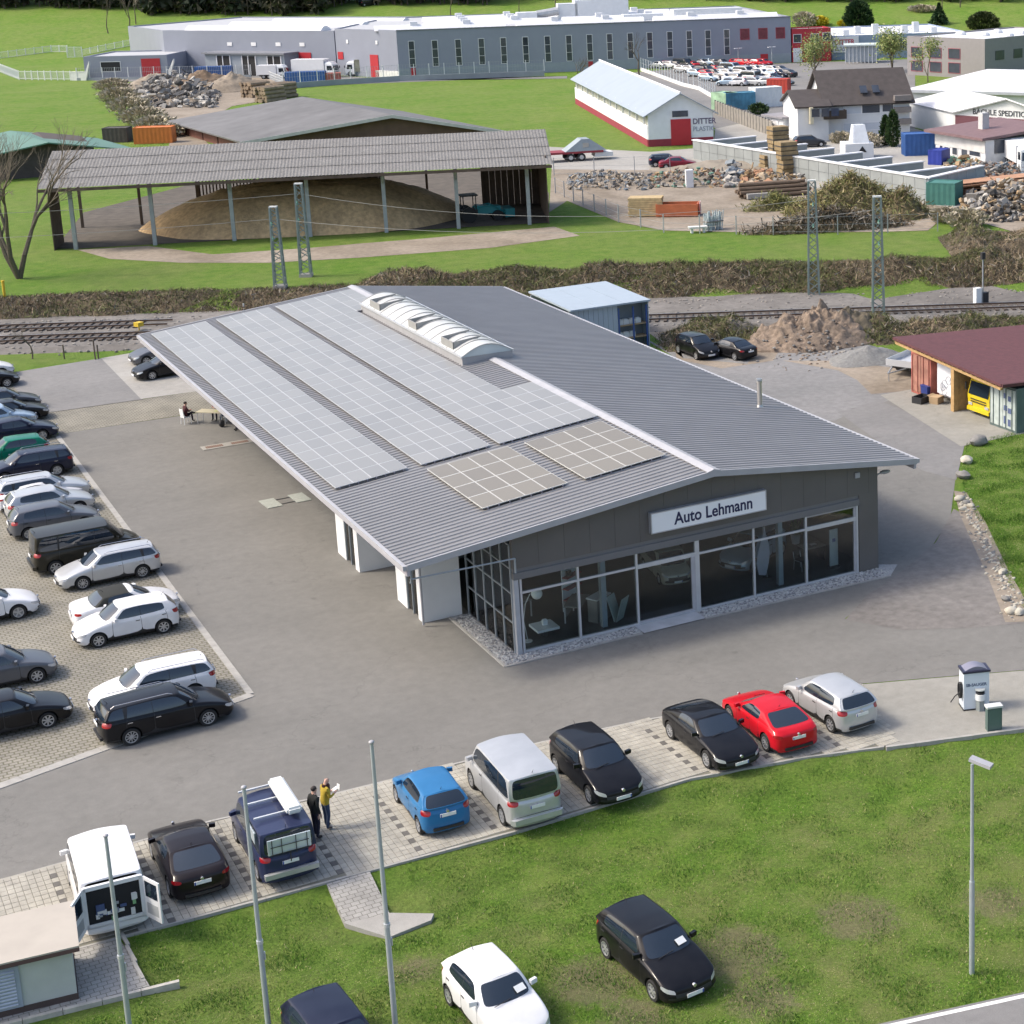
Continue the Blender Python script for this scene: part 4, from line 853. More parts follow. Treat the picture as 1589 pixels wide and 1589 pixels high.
    b = MB(); b.box((G['X1']-.012, 0, zp if not s['van'] else .86), (.02, .52, .11), mi=0); b.box((G['X1']-.0135, .235, zp if not s['van'] else .86), (.02, .04, .108), mi=1); parts.append(('license_plate', b.mesh('license_plate', [PLATE, PLATEB]), 0))
    for x, z in ((G['X0']-.03, .60 if not s['van'] else .72), (G['X1']+.03, .88 if s['deck'] == 0 else .8)):
        b = MB(); b.cyl((x-.035, 0, z), (x+.035, 0, z), .05, n=12); parts.append(('emblem', b.mesh('emblem', CHROME), 0))
    if s['rails']:
        for sy in (-1, 1):
            b = MB(); z = G['zroof'](0)+.005; b.tube([(G['xrf']-.25, sy*(G['wr']*.93), z-.03), (G['xrf']-.4, sy*(G['wr']*.93), z+.035), (G['xrr']+.25, sy*(G['wr']*.93), z+.035), (G['xrr']+.12, sy*(G['wr']*.93), z-.04)], .014, n=5); parts.append(('roof_rail', b.mesh('roof_rail', CHROME), 0))
    b = MB(); b.cyl((G['xrr']+.15, 0, G['zroof'](G['xrr'])), (G['xrr']+.02, 0, G['zroof'](G['xrr'])+.16), .012, .004, n=5); parts.append(('antenna', b.mesh('antenna', TRIM), 0))
    b = MB(); b.tube([(G['xw']+.03, -.45, G['zb']+.02) if 'zb' in G else (G['xw']+.0, -.45, G['zbf'](G['xw'])+.045), (G['xw']-.07, .05, G['zbf'](G['xw'])+.085)], .010, n=4); parts.append(('wiper', b.mesh('wiper', TRIM), 0))
    if kind in ('golf', 'wagon', 'small', 'coupe'):
        b = MB(); x = G['X1']-.0; b.box((x+.06, 0, .335), (.16, s['W']*.6, .10)); parts.append(('rear_diffuser', b.mesh('rear_diffuser', TRIM), 0))
    if s['van']: b = MB(); b.hull([(G['X1']-.05, -.80, .34), (G['X1']+.1, -.92, .34), (G['X1']+.1, .92, .34), (G['X1']-.05, .80, .34)], [(G['X1']-.05, -.80, .52), (G['X1']+.1, -.92, .52), (G['X1']+.1, .92, .52), (G['X1']-.05, .80, .52)]); parts.append(('rear_bumper', b.mesh('rear_bumper', PAINT['white']), 1)); parts.append(('hatch_seam', MB().box((G['X1']-.004, 0, .60), (.012, 1.5, .012)).mesh('hatch_seam', TRIM), 0))
    MODELS[key] = (s, body, parts, far_m, G); return MODELS[key]
def car(kind, paint, x, y, ang, label, name='parked_car', group=None, rims=0, skip=(), z=0.0, sc=1.0, cat='car'):
    s, body, parts, _, G = car_model(kind)
    t = thing(name, label, cat, (x, y, z), ang, group); t.scale = (sc, sc, sc)
    def put(nm, me, repaint):
        o = obj(nm, me, t)
        if repaint: o.material_slots[0].link = 'OBJECT'; o.material_slots[0].material = PAINT[paint]
        return o
    put('body', body, 1)
    for nm, me, rp in parts:
        if nm in skip: continue
        put(nm, me, rp)
    k = (s['r'], rims)
    if k not in WH_CACHE: WH_CACHE[k] = wheel_meshes(*k)
    ty, rm = WH_CACHE[k]
    for sx in (-1, 1):
        for sy in (-1, 1):
            o = obj('wheel', ty, t, loc=(sx*s['wb']/2, sy*(G['w']-.105), s['r'])); o.rotation_euler = (0, 0, 0 if sy > 0 else math.pi); obj('rim', rm, o)
    return t
FARP = {}
def far_car(kind, paint, x, y, ang, label, group, z=ZF+.05, name='parked_car', sc=1.0):
    s, body, parts, fm, G = car_model(kind)
    if kind not in FARP:
        b = MB(); b.V = [tuple(v.co) for v in fm.vertices]; b.F = [tuple(p.vertices) for p in fm.polygons]; b.I = [p.material_index for p in fm.polygons]
        for sx in (-1, 1):
            for sy in (-1, 1):
                b.cyl((sx*s['wb']/2, sy*(G['w']-.2), s['r']), (sx*s['wb']/2, sy*(G['w']-.005), s['r']), s['r'], n=14, mi=7); b.cyl((sx*s['wb']/2, sy*(G['w']-.19), s['r']), (sx*s['wb']/2, sy*(G['w']+.003), s['r']), s['r']*.62, n=10, mi=8)
        FARP[kind] = b.mesh('parked_car', [PAINT['white'], TRIM, WELL, SOFT, CGLASS, HEADL, TAILL, TYRE, RIM], 38)
    o = obj(name, FARP[kind]); o.location = (x, y, z); o.rotation_euler.z = ang; o.scale = (sc,)*3
    o.material_slots[0].link = 'OBJECT'; o.material_slots[0].material = PAINT[paint]; return tag(o, label, 'car', group)
PI = math.pi; EAST, WEST, NORTH, SOUTH = 0, PI, PI/2, -PI/2
GL, GF, GG = 'cars in the paved lot beside the yard', 'cars in the front bays', 'cars for sale on the lawn'
def by_wheels(kind, paint, f, r, side, label, ang, **kw):
    """place from the photo's tyre contact points of the visible flank (front, rear); side=+1 when that flank is the car's left"""
    a, b = at(*f, 0), at(*r, 0); c = (a+b)/2; n = Vector((-math.sin(ang), math.cos(ang), 0)); w = car_spec(kind)['W']/2
    c = c-n*side*(w-.04); return car(kind, paint, c.x, c.y, ang, label, **kw)
def by_front(kind, paint, f, side, label, ang, **kw):
    a = at(*f, 0); s = car_spec(kind); d = Vector((math.cos(ang), math.sin(ang), 0)); n = Vector((-d.y, d.x, 0)); c = a-d*s['wb']/2-n*side*(s['W']/2-.04); return car(kind, paint, c.x, c.y, ang, label, **kw)
def by_rear(kind, paint, f, side, label, ang, **kw):
    a = at(*f, 0); s = car_spec(kind); d = Vector((math.cos(ang), math.sin(ang), 0)); n = Vector((-d.y, d.x, 0)); c = a+d*s['wb']/2-n*side*(s['W']/2-.04); return car(kind, paint, c.x, c.y, ang, label, **kw)
# ---- paved lot, from the near end to the far end
by_wheels('wagon', 'black', (328, 1128), (202, 1154), -1, 'black estate car with chrome window trim, nearest in the paved lot', EAST+.03, group=GL, rims=2, sc=1.04)
by_rear('wagon', 'white', (303, 1086), 1, 'white estate car standing close behind the black estate', WEST, group=GL, rims=1)
by_front('sedan', 'black', (76, 1130), -1, 'black saloon cut by the left edge, nearest row', EAST, group=GL, rims=1)
by_front('golf', 'grey', (59, 1060), -1, 'dark grey hatchback cut by the left edge behind the black saloon', EAST, group=GL, rims=1)
by_front('conv', 'white', (30, 961), -1, 'white car nose at the left edge beyond the grey hatchback', EAST, group=GL, rims=0)
by_wheels('golf', 'white', (156, 1003), (254, 985), 1, 'white hatchback facing left in front of the soft-top convertible', WEST+.02, group=GL, rims=1)
by_front('conv', 'white', (250, 958), -1, 'white convertible with black soft top between white hatchback and silver estate', EAST+.02, group=GL, rims=1)
by_wheels('wagon', 'silver', (131, 913), (221.6, 899.4), 1, 'silver-white estate car facing left beside the black van', WEST+.02, group=GL, rims=2, sc=.98)
by_rear('van', 'olive', (88, 892), -1, 'black passenger van in the paved lot', EAST+.02, group=GL, rims=1, cat='van', name='parked_van')
by_rear('golf', 'grey', (46, 838), -1, 'blue-grey hatchback next behind the black van', EAST+.02, group=GL, rims=0)
by_rear('golf', 'silver', (40, 812), -1, 'silver hatchback with dark rear glass, second behind the black van', EAST+.02, group=GL, rims=0)
by_rear('coupe', 'white', (22, 796), -1, 'white sloping-backed hatchback, third behind the black van', EAST+.03, group=GL, rims=0, sc=.92)
by_front('wagon', 'silver', (113, 776), -1, 'silver estate with roof rails, just in front of the dark blue estate', EAST+.02, group=GL, rims=0)
by_rear('wagon', 'navy', (90, 738), 1, 'dark blue estate car with its tail to the yard, beside the green hatchback', WEST, group=GL, rims=0)
by_rear('small', 'green', (62, 716), 1, 'bright green small hatchback in the paved lot', WEST, group=GL, rims=0)
by_front('sedan', 'navy', (67, 683), -1, 'dark saloon with its nose out, behind the green hatchback', EAST, group=GL, rims=0)
by_front('golf', 'lightblue', (38, 664), -1, 'pale blue hatchback wedged between two dark saloons', EAST, group=GL, rims=0)
by_front('sedan', 'black', (53, 654), -1, 'black saloon with its nose out, second behind the green hatchback', EAST, group=GL, rims=0)
by_front('wagon', 'darkgrey', (40, 638), -1, 'dark grey car with pale roof, farthest of the close row at left edge', EAST, group=GL, rims=0)
by_front('golf', 'black', (12, 601), -1, 'dark hatchback at the left edge near the back grass strip', EAST, group=GL, rims=1)
by_front('golf', 'white', (4, 586), -1, 'white car roof at the left edge, farthest back', EAST, group=GL, rims=0)
by_front('golf', 'grey', (228, 567), 1, 'grey hatchback half under the eave, farther of two', WEST+.1, group='cars under the rear eave', rims=1)
by_front('sedan', 'black', (237, 590), 1, 'black car half under the eave, nearer of two', WEST+.1, group='cars under the rear eave', rims=1)
# ---- front bays
car('coupe', 'brown', -15.35, -9.9, NORTH-.02, 'black coupe-cabriolet seen from behind, beside the white van', group=GF, rims=2, sc=.96)
car('small', 'blue', -7.72, -10.5, NORTH-.04, 'bright blue small hatchback in the front bays', group=GF, rims=0)
car('van', 'silver', -5.15, -11.2, NORTH-.03, 'silver passenger van with tinted windows in the front bays', group=GF, rims=1, cat='van', name='parked_van', sc=.98)
car('golf', 'black', -2.27, -11.55, SOUTH+.0, 'black hatchback nosed to the lawn beside the silver van', group=GF, rims=1, sc=1.03)
car('coupe', 'black', 2.18, -11.45, SOUTH+.0, 'black coupe nosed to the lawn beside the red coupe', group=GF, rims=2, sc=.98)
car('coupe', 'red', 4.55, -11.5, NORTH-.03, 'bright red coupe seen from behind', group=GF, rims=2, sc=.98)
car('golf', 'silver', 7.12, -11.5, NORTH+.04, 'silver hatchback at the end of the front bays by the charging station', group=GF, rims=1)
# ---- on the lawn
car('golf', 'black', -5.62, -22.55, SOUTH+.07, 'black hatchback with white price card parked on the lawn', group=GG, rims=1, z=-.02, sc=.99)
car('small', 'white', -10.2, -22.25, SOUTH+.06, 'white small hatchback with tinted windows parked on the lawn', group=GG, rims=1, z=-.02, sc=1.0)
car('golf', 'navy', -14.4, -22.05, SOUTH+.06, 'dark blue car at the bottom edge of the lawn', group=GG, rims=1, z=-.02)
for t_ in [o for o in bpy.data.objects if o.get('group') == GG][:2]:
    G_ = car_model('golf' if 'black' in t_['label'] else 'small')[4]; b = MB(); b.box((G_['xw']-.20, .38, G_['zbf'](G_['xw'])+.20), (.006, .30, .20), ry=-1.02, rz=.2); b.build('price_card', PLATE, t_)
# ---- by the gravel lot behind the showroom
car('small', 'black', 29.6, 40.5, -1.55, 'black hatchback on the gravel, nose toward the showroom', group='two dark cars on the gravel lot', rims=1)
car('sedan', 'black', 31.3, 38.9, 1.8, 'black saloon on the gravel, tail toward the showroom', group='two dark cars on the gravel lot', rims=1, sc=.9)
# ---- cars on show indoors
car('van', 'beige', 8.7, 4.6, SOUTH-.15, 'old beige car behind the showroom door glass', name='show_car', group='cars on show in the showroom', rims=0, z=.03, sc=.72)
car('small', 'lightblue', 12.8, 3.9, WEST+.5, 'pale classic car behind the advertising flag', name='show_car', group='cars on show in the showroom', rims=0, z=.03)
# ---- special vehicles: white van with its rear doors open, camper with rack
def white_van():
    s, body, parts, fm, G = car_model('van'); b_, a_ = -17.85, -10.3
    t = car('van', 'white', b_, a_, NORTH-.06, 'white cargo van with both rear doors swung open', group=GF, rims=0, skip=('rear_window', 'antenna'), cat='van', name='parked_van', sc=.98)
    x = G['X1']
    # dark load bay seen through the open back, with door leaves
    b = MB(); b.bx(x-.02, x+.10, -.74, .74, .62, 1.72); b.build('load_opening', M('load_bay_dark', (0.015, 0.015, 0.017), .9), t)
    b = MB(); 
    for (y0, y1, z0, z1) in ((-.80, .80, 1.70, 1.82), (-.84, -.74, .5, 1.8), (.74, .84, .5, 1.8), (-.80, .80, .48, .62)): b.bx(x-.05, x+.06, y0, y1, z0, z1)
    o = b.build('door_frame', PAINT['white'], t)
    rr = random.Random(3)
    TM = [M('tool_grey', (.3, .32, .34), .6), M('tool_blue', (.06, .09, .2), .6), M('tool_green', (.2, .4, .2), .6), M('tool_pale', (.6, .6, .6), .6)]
    for i in range(16): MB().box((x-.03+rr.uniform(-.01, .0), rr.uniform(-.6, .5), rr.uniform(.66, 1.3)), (.06, rr.uniform(.08, .25), rr.uniform(.06, .22))).build('tool_case', TM[rr.randrange(4)], t)
    for sy in (-1, 1):
        d = MB(); a = PI+sy*-.55; hx, hy = x-.03, sy*.86; L_ = .78; ux, uy = -math.cos(.45), sy*math.sin(.45)
        c = (hx+ux*L_/2, hy+uy*L_/2); ang = math.atan2(uy, ux); d.box((c[0], c[1], 1.12), (L_, .05, 1.30), rz=ang); dd = d.build('rear_door', PAINT['white'], t)
        MB().box((c[0]+.0, c[1], 1.42), (L_*.74, .065, .5), rz=ang).build('door_window', CGLASS, dd); MB().box((c[0], c[1], .80), (L_*.7, .06, .35), rz=ang).build('door_lining', M('lining_grey', (.35, .36, .37), .7), dd)
    return t
white_van()
def camper():
    s, body, parts, fm, G = car_model('camper')
    t = car('camper', 'camper', -12.84, -10.35, NORTH-.02, 'dark blue camper van with white roof box and rear bike rack', group=GF, rims=0, cat='van', name='parked_van', sc=.96)
    b = MB(); zt = 1.97; b.bx(-1.65, .85, -.68, -.18, zt+.06, zt+.30)
    bm = bmesh.new(); me = b.mesh('roof_box', M('box_white', (.66, .68, .68), .4, var=.05)); bm.from_mesh(me); bmesh.ops.bevel(bm, geom=list(bm.edges), offset=.07, segments=2, affect='EDGES'); bm.to_mesh(me); bm.free(); obj('roof_box', me, t)
    for x in (-1.2, -.1, .9): MB().box((x, .05, zt+.03), (.07, 1.45, .05)).build('roof_bar', M('bar_pale', (.6, .62, .64), .4, metal=.3), t)
    b = MB(); x = G['X1']-.1
    for y in (-.55, -.2, .25, .55): b.tube([(x, y, 1.15+.1*(y > 0)), (x, y, 1.75)], .014)
    for z in (1.25, 1.5): b.tube([(x, -.6, z), (x, .6, z)], .014)
    b.tube([(x, 0, .9), (x, 0, 1.25)], .02); b.build('bike_rack', TRIM, t)
    MB().box((G['X1']-.03, 0, 1.48), (.05, 1.35, .50)).build('window_blind', M('blind_silver', (.55, .62, .66), .3, metal=.3), t)
    for sy in (-1, 1): MB().box((-1.1, sy*(G['w']-.06), 1.5), (.9, .06, .38)).build('window_blind', MATS['blind_silver'], t)
    MB().box((G['X1']-.05, 0, .52), (.16, 1.7, .16)).build('step_bumper', M('bumper_silver', (.45, .46, .46), .4, metal=.4), t)
    return t
camper()
# ================================================================== BUILDINGS BEYOND THE YARD
def frame(pl, pr_, name, label, cat='building', z=None, group=None):
    """thing whose x axis runs from the ground point at pixel pl to the one at pr_; returns (thing, length, P, u)"""
    a, b = at(*pl, z=ZF if z is None else z), at(*pr_, z=ZF if z is None else z); d = b-a; L_ = math.hypot(d.x, d.y)
    t = thing(name, label, cat, a, math.atan2(d.y, d.x), group); return t, L_, a, (d.x/L_, d.y/L_)
GREYW = M('factory_panel', (0.245, 0.265, 0.325), .55, var=.04, scale=.5, var2=.04, scale2=.05); GREYP = M('factory_plinth', (0.27, 0.305, 0.345), .7, var=.06)
FROOF = M('flat_roof', (0.40, 0.41, 0.43), .8, var=.08); WSTRIP = M('rooflight_white', (0.66, 0.67, 0.69), .5, var=.04); REDD = M('red_door', (0.42, 0.02, 0.03), .5, var=.05)
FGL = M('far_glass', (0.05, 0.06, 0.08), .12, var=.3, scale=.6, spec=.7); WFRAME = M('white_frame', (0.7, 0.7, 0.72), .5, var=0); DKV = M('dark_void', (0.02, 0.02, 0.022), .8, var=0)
def walls(t, poly, h, mat, roof=None, name='wall', rt=.25):
    """one wall part per side of a footprint (local coords), a roof slab and parapet"""
    n = len(poly); th = .3
    for i in range(n):
        a, b = Vector((*poly[i], 0)), Vector((*poly[(i+1) % n], 0)); d = (b-a); L_ = d.length; d.normalize(); nn = Vector((-d.y, d.x, 0))
        m = MB(); c = (a+b)/2+nn*th/2; m.box((c.x, c.y, h/2), (L_-.62 if i % 2 else L_, th, h), math.atan2(d.y, d.x)); m.build(name, mat, t)
    m = MB(); cx_ = sum(p[0] for p in poly)/n; cy_ = sum(p[1] for p in poly)/n
    m.prism([(cx_+(p[0]-cx_)*.995, cy_+(p[1]-cy_)*.995) for p in poly], h-.6, h-.25); return m.build('roof', roof or FROOF, t)
def windows_on(t, P, u, pxs, py0, py1, w, dy=-.06, mat=None, fr=WFRAME, name='window', slope=0, sub=0):
    """openings on the front (y=0): centres at photo columns pxs, between photo rows py0..py1 at the first column"""
    z1 = z0 = None
    for px in pxs:
        x = along(P, u, px)
        if z0 is None:
            q = Vector((P[0]+u[0]*x, P[1]+u[1]*x, P[2])); z1, z0 = hgt(q, py0), hgt(q, py1)
        win(t, x, z0, z1, w, dy, mat, fr, name, sub)
def win(t, x, z0, z1, w, y=-.06, mat=None, fr=WFRAME, name='window', sub=0):
    f = MB(); e = .09; f.bx(x-w/2-e, x+w/2+e, y, .02, z0-e, z0).bx(x-w/2-e, x+w/2+e, y, .02, z1, z1+e).bx(x-w/2-e, x-w/2, y, .02, z0, z1).bx(x+w/2, x+w/2+e, y, .02, z0, z1)
    for i in range(sub): zz = z0+(z1-z0)*(i+1)/(sub+1); f.bx(x-w/2, x+w/2, y, .02, zz-.03, zz+.03)
    o = f.build(name+'_frame' if name != 'window' else 'window', fr, t); MB().bx(x-w/2, x+w/2, y+.03, .01, z0, z1).build('pane' if name == 'window' else name, mat or FGL, o)
# ---- grey factory, right block
t, L_, P, u = frame((620, 122), (1228, 97), 'factory_hall', 'long grey factory hall with tall narrow windows and white rooflights')
HF = hgt(P, 47); Lc = lambda px, py: tuple((t.matrix_basis.inverted() @ at(px, py, ZF))[:2])
A_ = Lc(525, 117); poly = [(0, 0), (L_, 0), (L_, 55), (A_[0]+10, 55), (A_[0], A_[1])]
walls(t, poly, HF, GREYW); MB().bx(.05, L_-.05, -.08, -.01, 0, 1.9).build('plinth', GREYP, t)
tall = [642, 678, 714, 750, 784, 818, 852, 885, 917, 948, 980, 1010, 1041, 1071, 1100, 1129]
for px in tall:
    x = along(P, u, px); win(t, x, 2.1, 6.9, 1.0, mat=FGL, sub=2)
for px in (1157, 1185, 1212): win(t, along(P, u, px), 4.9, 6.9, 1.7, mat=M('red_tint_glass', (.16, .03, .05), .2, var=.3), fr=M('red_frame', (.35, .05, .07), .5))
for px, z1, ww in ((642, 1.9, .9), (917, 1.8, .9), (1186, 1.9, 1.5)): MB().bx(along(P, u, px)-ww/2, along(P, u, px)+ww/2, -.14, -.085, .05, z1).build('door', REDD, t)
b = MB(); b.bx(.0, L_, -.12, -.02, HF-.12, HF+.05); b.build('eaves_trim', M('trim_dark', (.16, .17, .2), .5), t)
for y0 in (4, 14, 24, 34):
    for x0 in np.arange(6 if y0 > 4 else -4, L_-26, 27):
        if y0 == 4 and 52 < x0 < 70: continue
        b = MB(); n = 7; pr2 = [(y0+3.2*i/n, HF-.25+.95*math.sin(math.pi*i/n)) for i in range(n+1)]; x1 = x0+25
        b.hull([(x0, y, z) for y, z in pr2], [(x1, y, z) for y, z in pr2]); b.build('rooflight', WSTRIP, t)
        for q in (.3, .7): MB().bx(x0+25*q-.7, x0+25*q+.7, y0+.9, y0+2.4, HF+.4, HF+1.25).build('smoke_vent', WSTRIP, t)
xq_ = along(P, u, 885)-2
HV = M('hvac_white', (.62, .64, .66), .5, var=.05)
def hv(x0, x1, y0, y1, h): MB().bx(x0, x1, y0, y1, HF-.25, HF+h).build('air_handler', HV, t)
hv(xq_+6, xq_+17, 22, 27, 3.6); hv(xq_+2.5, xq_+6.5, 22, 26, 3.0); hv(xq_-6, xq_-2, 20, 24, 1.6)
b = MB(); b.tube([(xq_-2, 22, HF+1), (xq_+2.5, 22, HF+1.6)], .8, n=10).tube([(xq_-1, 25, HF+1), (xq_+2.5, 25, HF+1.6)], .7, n=10); b.build('air_duct', M('duct_galv', (.45, .46, .47), .4, metal=.4), t)
hv(L_-22, L_-8, 8, 12, 1.7); hv(L_-32, L_-24, 9, 12, 1.0)
# left flank wall has two doors
dA = Vector((A_[0], A_[1], 0)); 
def on_flank(f, w_, z0, z1, mat, nm):
    c = dA*f; d = -dA.normalized(); n_ = Vector((-d.y, d.x, 0)); MB().box((c.x-n_.x*.05, c.y-n_.y*.05, (z0+z1)/2), (w_, .12, z1-z0), math.atan2(d.y, d.x)).build(nm, mat, t)
on_flank(.38, 2.4, 0.05, 4.3, REDD, 'door'); on_flank(.93, 1.6, 3.2, 4.6, REDD, 'door'); on_flank(.18, 7, .02, 1.4, M('white_block', (.62, .63, .62), .8), 'base_panel')
for f in (.32, .8): on_flank(f, .6, 6.3, 7.0, WFRAME, 'vent_hatch')
# ---- grey factory, left block
t, L_, P, u = frame((259, 113), (526, 117), 'factory_wing', 'grey windowless factory wing with dock shelters and white rooflight')
HF2 = hgt(P, 47); Lc = lambda px, py: tuple((t.matrix_basis.inverted() @ at(px, py, ZF))[:2])
g_ = Lc(205, 103); walls(t, [(0, 0), (L_-.4, 0), (L_-.4, 50), (g_[0], 50), (g_[0], g_[1])], HF2, GREYW)
for y0 in (3, 16, 30):
    b = MB(); n = 7; pr2 = [(y0+3.5*i/n, HF2-.25+1.0*math.sin(math.pi*i/n)) for i in range(n+1)]; b.hull([(3, y, z) for y, z in pr2], [(L_-6, y, z) for y, z in pr2]); b.build('rooflight', WSTRIP, t)
xa, xb = along(P, u, 342), along(P, u, 464); b = MB(); zt = hgt(P, 78); b.bx(xa, xb, -4.0, -.02, 0, zt-.35); b.build('dock_annex', GREYP, t); MB().bx(xa-.4, xb+.4, -4.6, -.02, zt-.35, zt).build('dock_roof', M('trim_grey', (.2, .21, .24), .5), t)
for px in (371, 410, 449):
    x = along(P, u, px)
    o = MB().bx(x-1.7, x+1.7, -4.1, -4.01, .1, 3.9).build('dock_door', DKV, t); b = MB()
    for q in (-1.8, -.3, 1.55): b.bx(x+q, x+q+.18, -4.2, -4.0, .1, 4.0)
    b.build('dock_frame', WFRAME, o)
x = along(P, u, 476); MB().bx(x-1.5, x+1.5, -.12, -.01, .05, hgt(P, 78)-.2).build('door', REDD, t)
for px in (361, 398, 436, 473): x = along(P, u, px); MB().bx(x-.6, x+.6, -.1, -.01, 5.6, 6.3).build('vent_hatch', WFRAME, t)
t, L_, P, u = frame((133, 124), (262, 121), 'factory_annex', 'low grey factory annex with dark window and red roller door')
h = hgt(P, 88); walls(t, [(0, 0), (L_, 0), (L_, 16), (0, 16)], h, GREYW)
x0, x1 = along(P, u, 159), along(P, u, 189); win(t, (x0+x1)/2, 1.6, 3.4, x1-x0, mat=DKV); x0, x1 = along(P, u, 222), along(P, u, 251); MB().bx(x0, x1, -.1, -.01, .05, 3.9).build('door', REDD, t)
# white ramp walls
WCON = M('white_concrete', (.62, .63, .62), .8, var=.08)
for pl, pr_, lab in (((111, 125), (141, 125), 'white stepped ramp wall left of the annex'), ((237, 121), (272, 121), 'white stepped ramp wall right of the red roller door')):
    t, L_, P, u = frame(pl, pr_, 'ramp_wall', lab, 'wall'); b = MB(); b.hull([(0, 0, 0), (L_*.75, 0, 0), (L_, 0, 3.2), (L_, 0, 3.8), (L_*.75, 0, 1.6), (0, 0, 1.6)], [(0, .4, 0), (L_*.75, .4, 0), (L_, .4, 3.2), (L_, .4, 3.8), (L_*.75, .4, 1.6), (0, .4, 1.6)]); b.build('wall', WCON, t); MB().bx(0, L_*.74, -.05, .45, 1.6, 1.72).build('coping', WFRAME, t)
# ---- low walls and fences
def fence(pts, name, label, ph, step, post, wires, pmat, wmat, wall=0, wallmat=None, slats=0, z=None, cat='fence'):
    q = [at(x, y, None if z == 't' else ZF if z is None else z) for x, y in pts]; t = thing(name, label, cat, q[0]); o0 = q[0]
    for a, b in zip(q[:-1], q[1:]):
        d = b-a; L_ = d.length; ang = math.atan2(d.y, d.x); d.normalize(); n = max(1, int(L_/step)); a_, b_ = a-o0, b-o0
        if wall: c = (a_+b_)/2; MB().box((c.x, c.y, wall/2), (L_, .3, wall), ang).build('base_wall', wallmat, t)
        L_ = (b-a).length
        pm = MB().box((0, 0, wall+ph/2), (post, post, ph)).mesh('post', pmat)
        for i in range(n+1):
            if i == n and b is not q[-1]: continue
            p = a_+d*(L_*i/n); obj('post', pm, t, loc=p, rz=ang)
        for zz in wires: MB().tube([a_+Vector((0, 0, wall+zz)), b_+Vector((0, 0, wall+zz))], wmat[1]*.55, n=4).build('rail', wmat[0], t)
        if slats:
            m = MB(); k = int(L_/slats)
            for i in range(k): p = a_+d*(L_*(i+.5)/k); m.box((p.x, p.y, p.z+wall+ph*.5), (.035, .03, ph*.9), ang)
            m.build('infill', wmat[0], t, kind='stuff')
    return t
WP = M('fence_white', (.66, .68, .68), .6, var=.05); GALV = M('galvanised', (.36, .38, .40), .5, metal=.4, var=.08); LWALL = M('grey_block_wall', (.27, .30, .32), .85, var=.1, scale=.6)
fence([(120, 125), (300, 122), (390, 120)], 'boundary_fence', 'mesh fence with white posts below the factory annex', 2.0, 2.6, .12, (1.0, 1.9), WP, (GALV, .05), .5, LWALL, .35)
fence([(440, 138), (520, 132), (620, 126), (760, 121), (845, 118)], 'boundary_fence', 'white-post fence on grey wall in front of the long factory hall', 2.1, 2.7, .13, (1.0, 2.0), WP, (GALV, .04), 1.0, LWALL, .5)
fence([(392, 112), (440, 132)], 'ramp_railing', 'white railing along the loading ramp', 1.6, 1.5, .14, (.5, 1.0, 1.5), WP, (WP, .08), 0, None, .3, cat='railing')
fence([(0, 112), (30, 124), (120, 125)], 'white_fence', 'white slat fence along the field at the left', 1.9, 1.6, .14, (.3, 1.7), WP, (WP, .10), 0, None, .22)
fence([(0, 92), (80, 82), (105, 82)], 'white_fence', 'white slat fence farther back on the left field', 1.8, 1.7, .14, (.3, 1.6), WP, (WP, .10), 0, None, .22, z='t')
fence([(128, 88), (165, 80), (205, 72)], 'white_fence', 'white slat fence climbing to the factory wing', 1.8, 1.7, .14, (.3, 1.6), WP, (WP, .10), 0, None, .22, z='t')
fence([(105, 90), (128, 90)], 'white_gate', 'white slatted gate in the fence at the left field', 2.6, 1.3, .16, (.2, 2.5), WP, (WP, .12), 0, None, .16, z='t', cat='gate')
fence([(995, 110), (1060, 134), (1085, 140), (1110, 155)], 'boundary_fence', 'white-post fence beside the car park above the shed', 1.9, 2.4, .12, (.9, 1.8), WP, (GALV, .05), .6, WCON, 0)
# ---- red building, blue hall with sign, grey-brown block
t, L_, P, u = frame((1230, 97), (1290, 94.5), 'red_building', 'small red office building beside the factory hall'); h = hgt(P, 45); walls(t, [(0, 0), (L_, 0), (L_, 6), (0, 6)], h, M('red_render', (.40, .025, .04), .6, var=.05))
for px, a, b_ in ((1238, 66, 54), (1265, 66, 54), (1283, 65, 53), (1254, 76, 70), (1271, 76, 70)): x = along(P, u, px); win(t, x, hgt(P, a), hgt(P, b_), 1.5)
x = along(P, u, 1238); MB().bx(x-.9, x+.9, -.1, -.01, .05, 2.8).build('door', WFRAME, t)
t, L_, P, u = frame((1291, 93.5), (1500, 86), 'blue_hall', 'blue-grey hall with white roof and lettered sign panel'); h = hgt(P, 56); walls(t, [(0, 0), (L_, 0), (L_, 32), (0, 32)], h, M('blue_panel', (.25, .31, .42), .6, var=.05), WSTRIP)
sg = MB().bx(.3, 5.5, -.2, -.02, h-3.3, h-.2).build('sign_panel', WFRAME, t); rl = M('sign_red', (.42, .02, .05), .5, var=0)
text_mesh('lettering', 'DITTER', 1.45, rl, sg, (.55, -.21, h-1.75), (PI/2, 0, 0), .02, 'LEFT', .03, .85); text_mesh('lettering', 'PLASTIC', 1.2, M('sign_grey', (.25, .25, .3), .5), sg, (.55, -.21, h-3.0), (PI/2, 0, 0), .02, 'LEFT', .02, .85)
for px in np.arange(1395, 1412, 3.6): win(t, along(P, u, px), h-3.2, h-1.0, .35)
for i in range(7): x = 4+i*(L_-8)/6.5; MB().bx(x-.6, x+.6, 5+3*(i % 2), 6.4+3*(i % 2), h-.3, h+.8+.5*(i % 3)).build('roof_vent', HV, t)
t, L_, P, u = frame((1312, 99), (1360, 98), 'glazed_store', 'small pale steel and glass store in front of the blue hall'); 
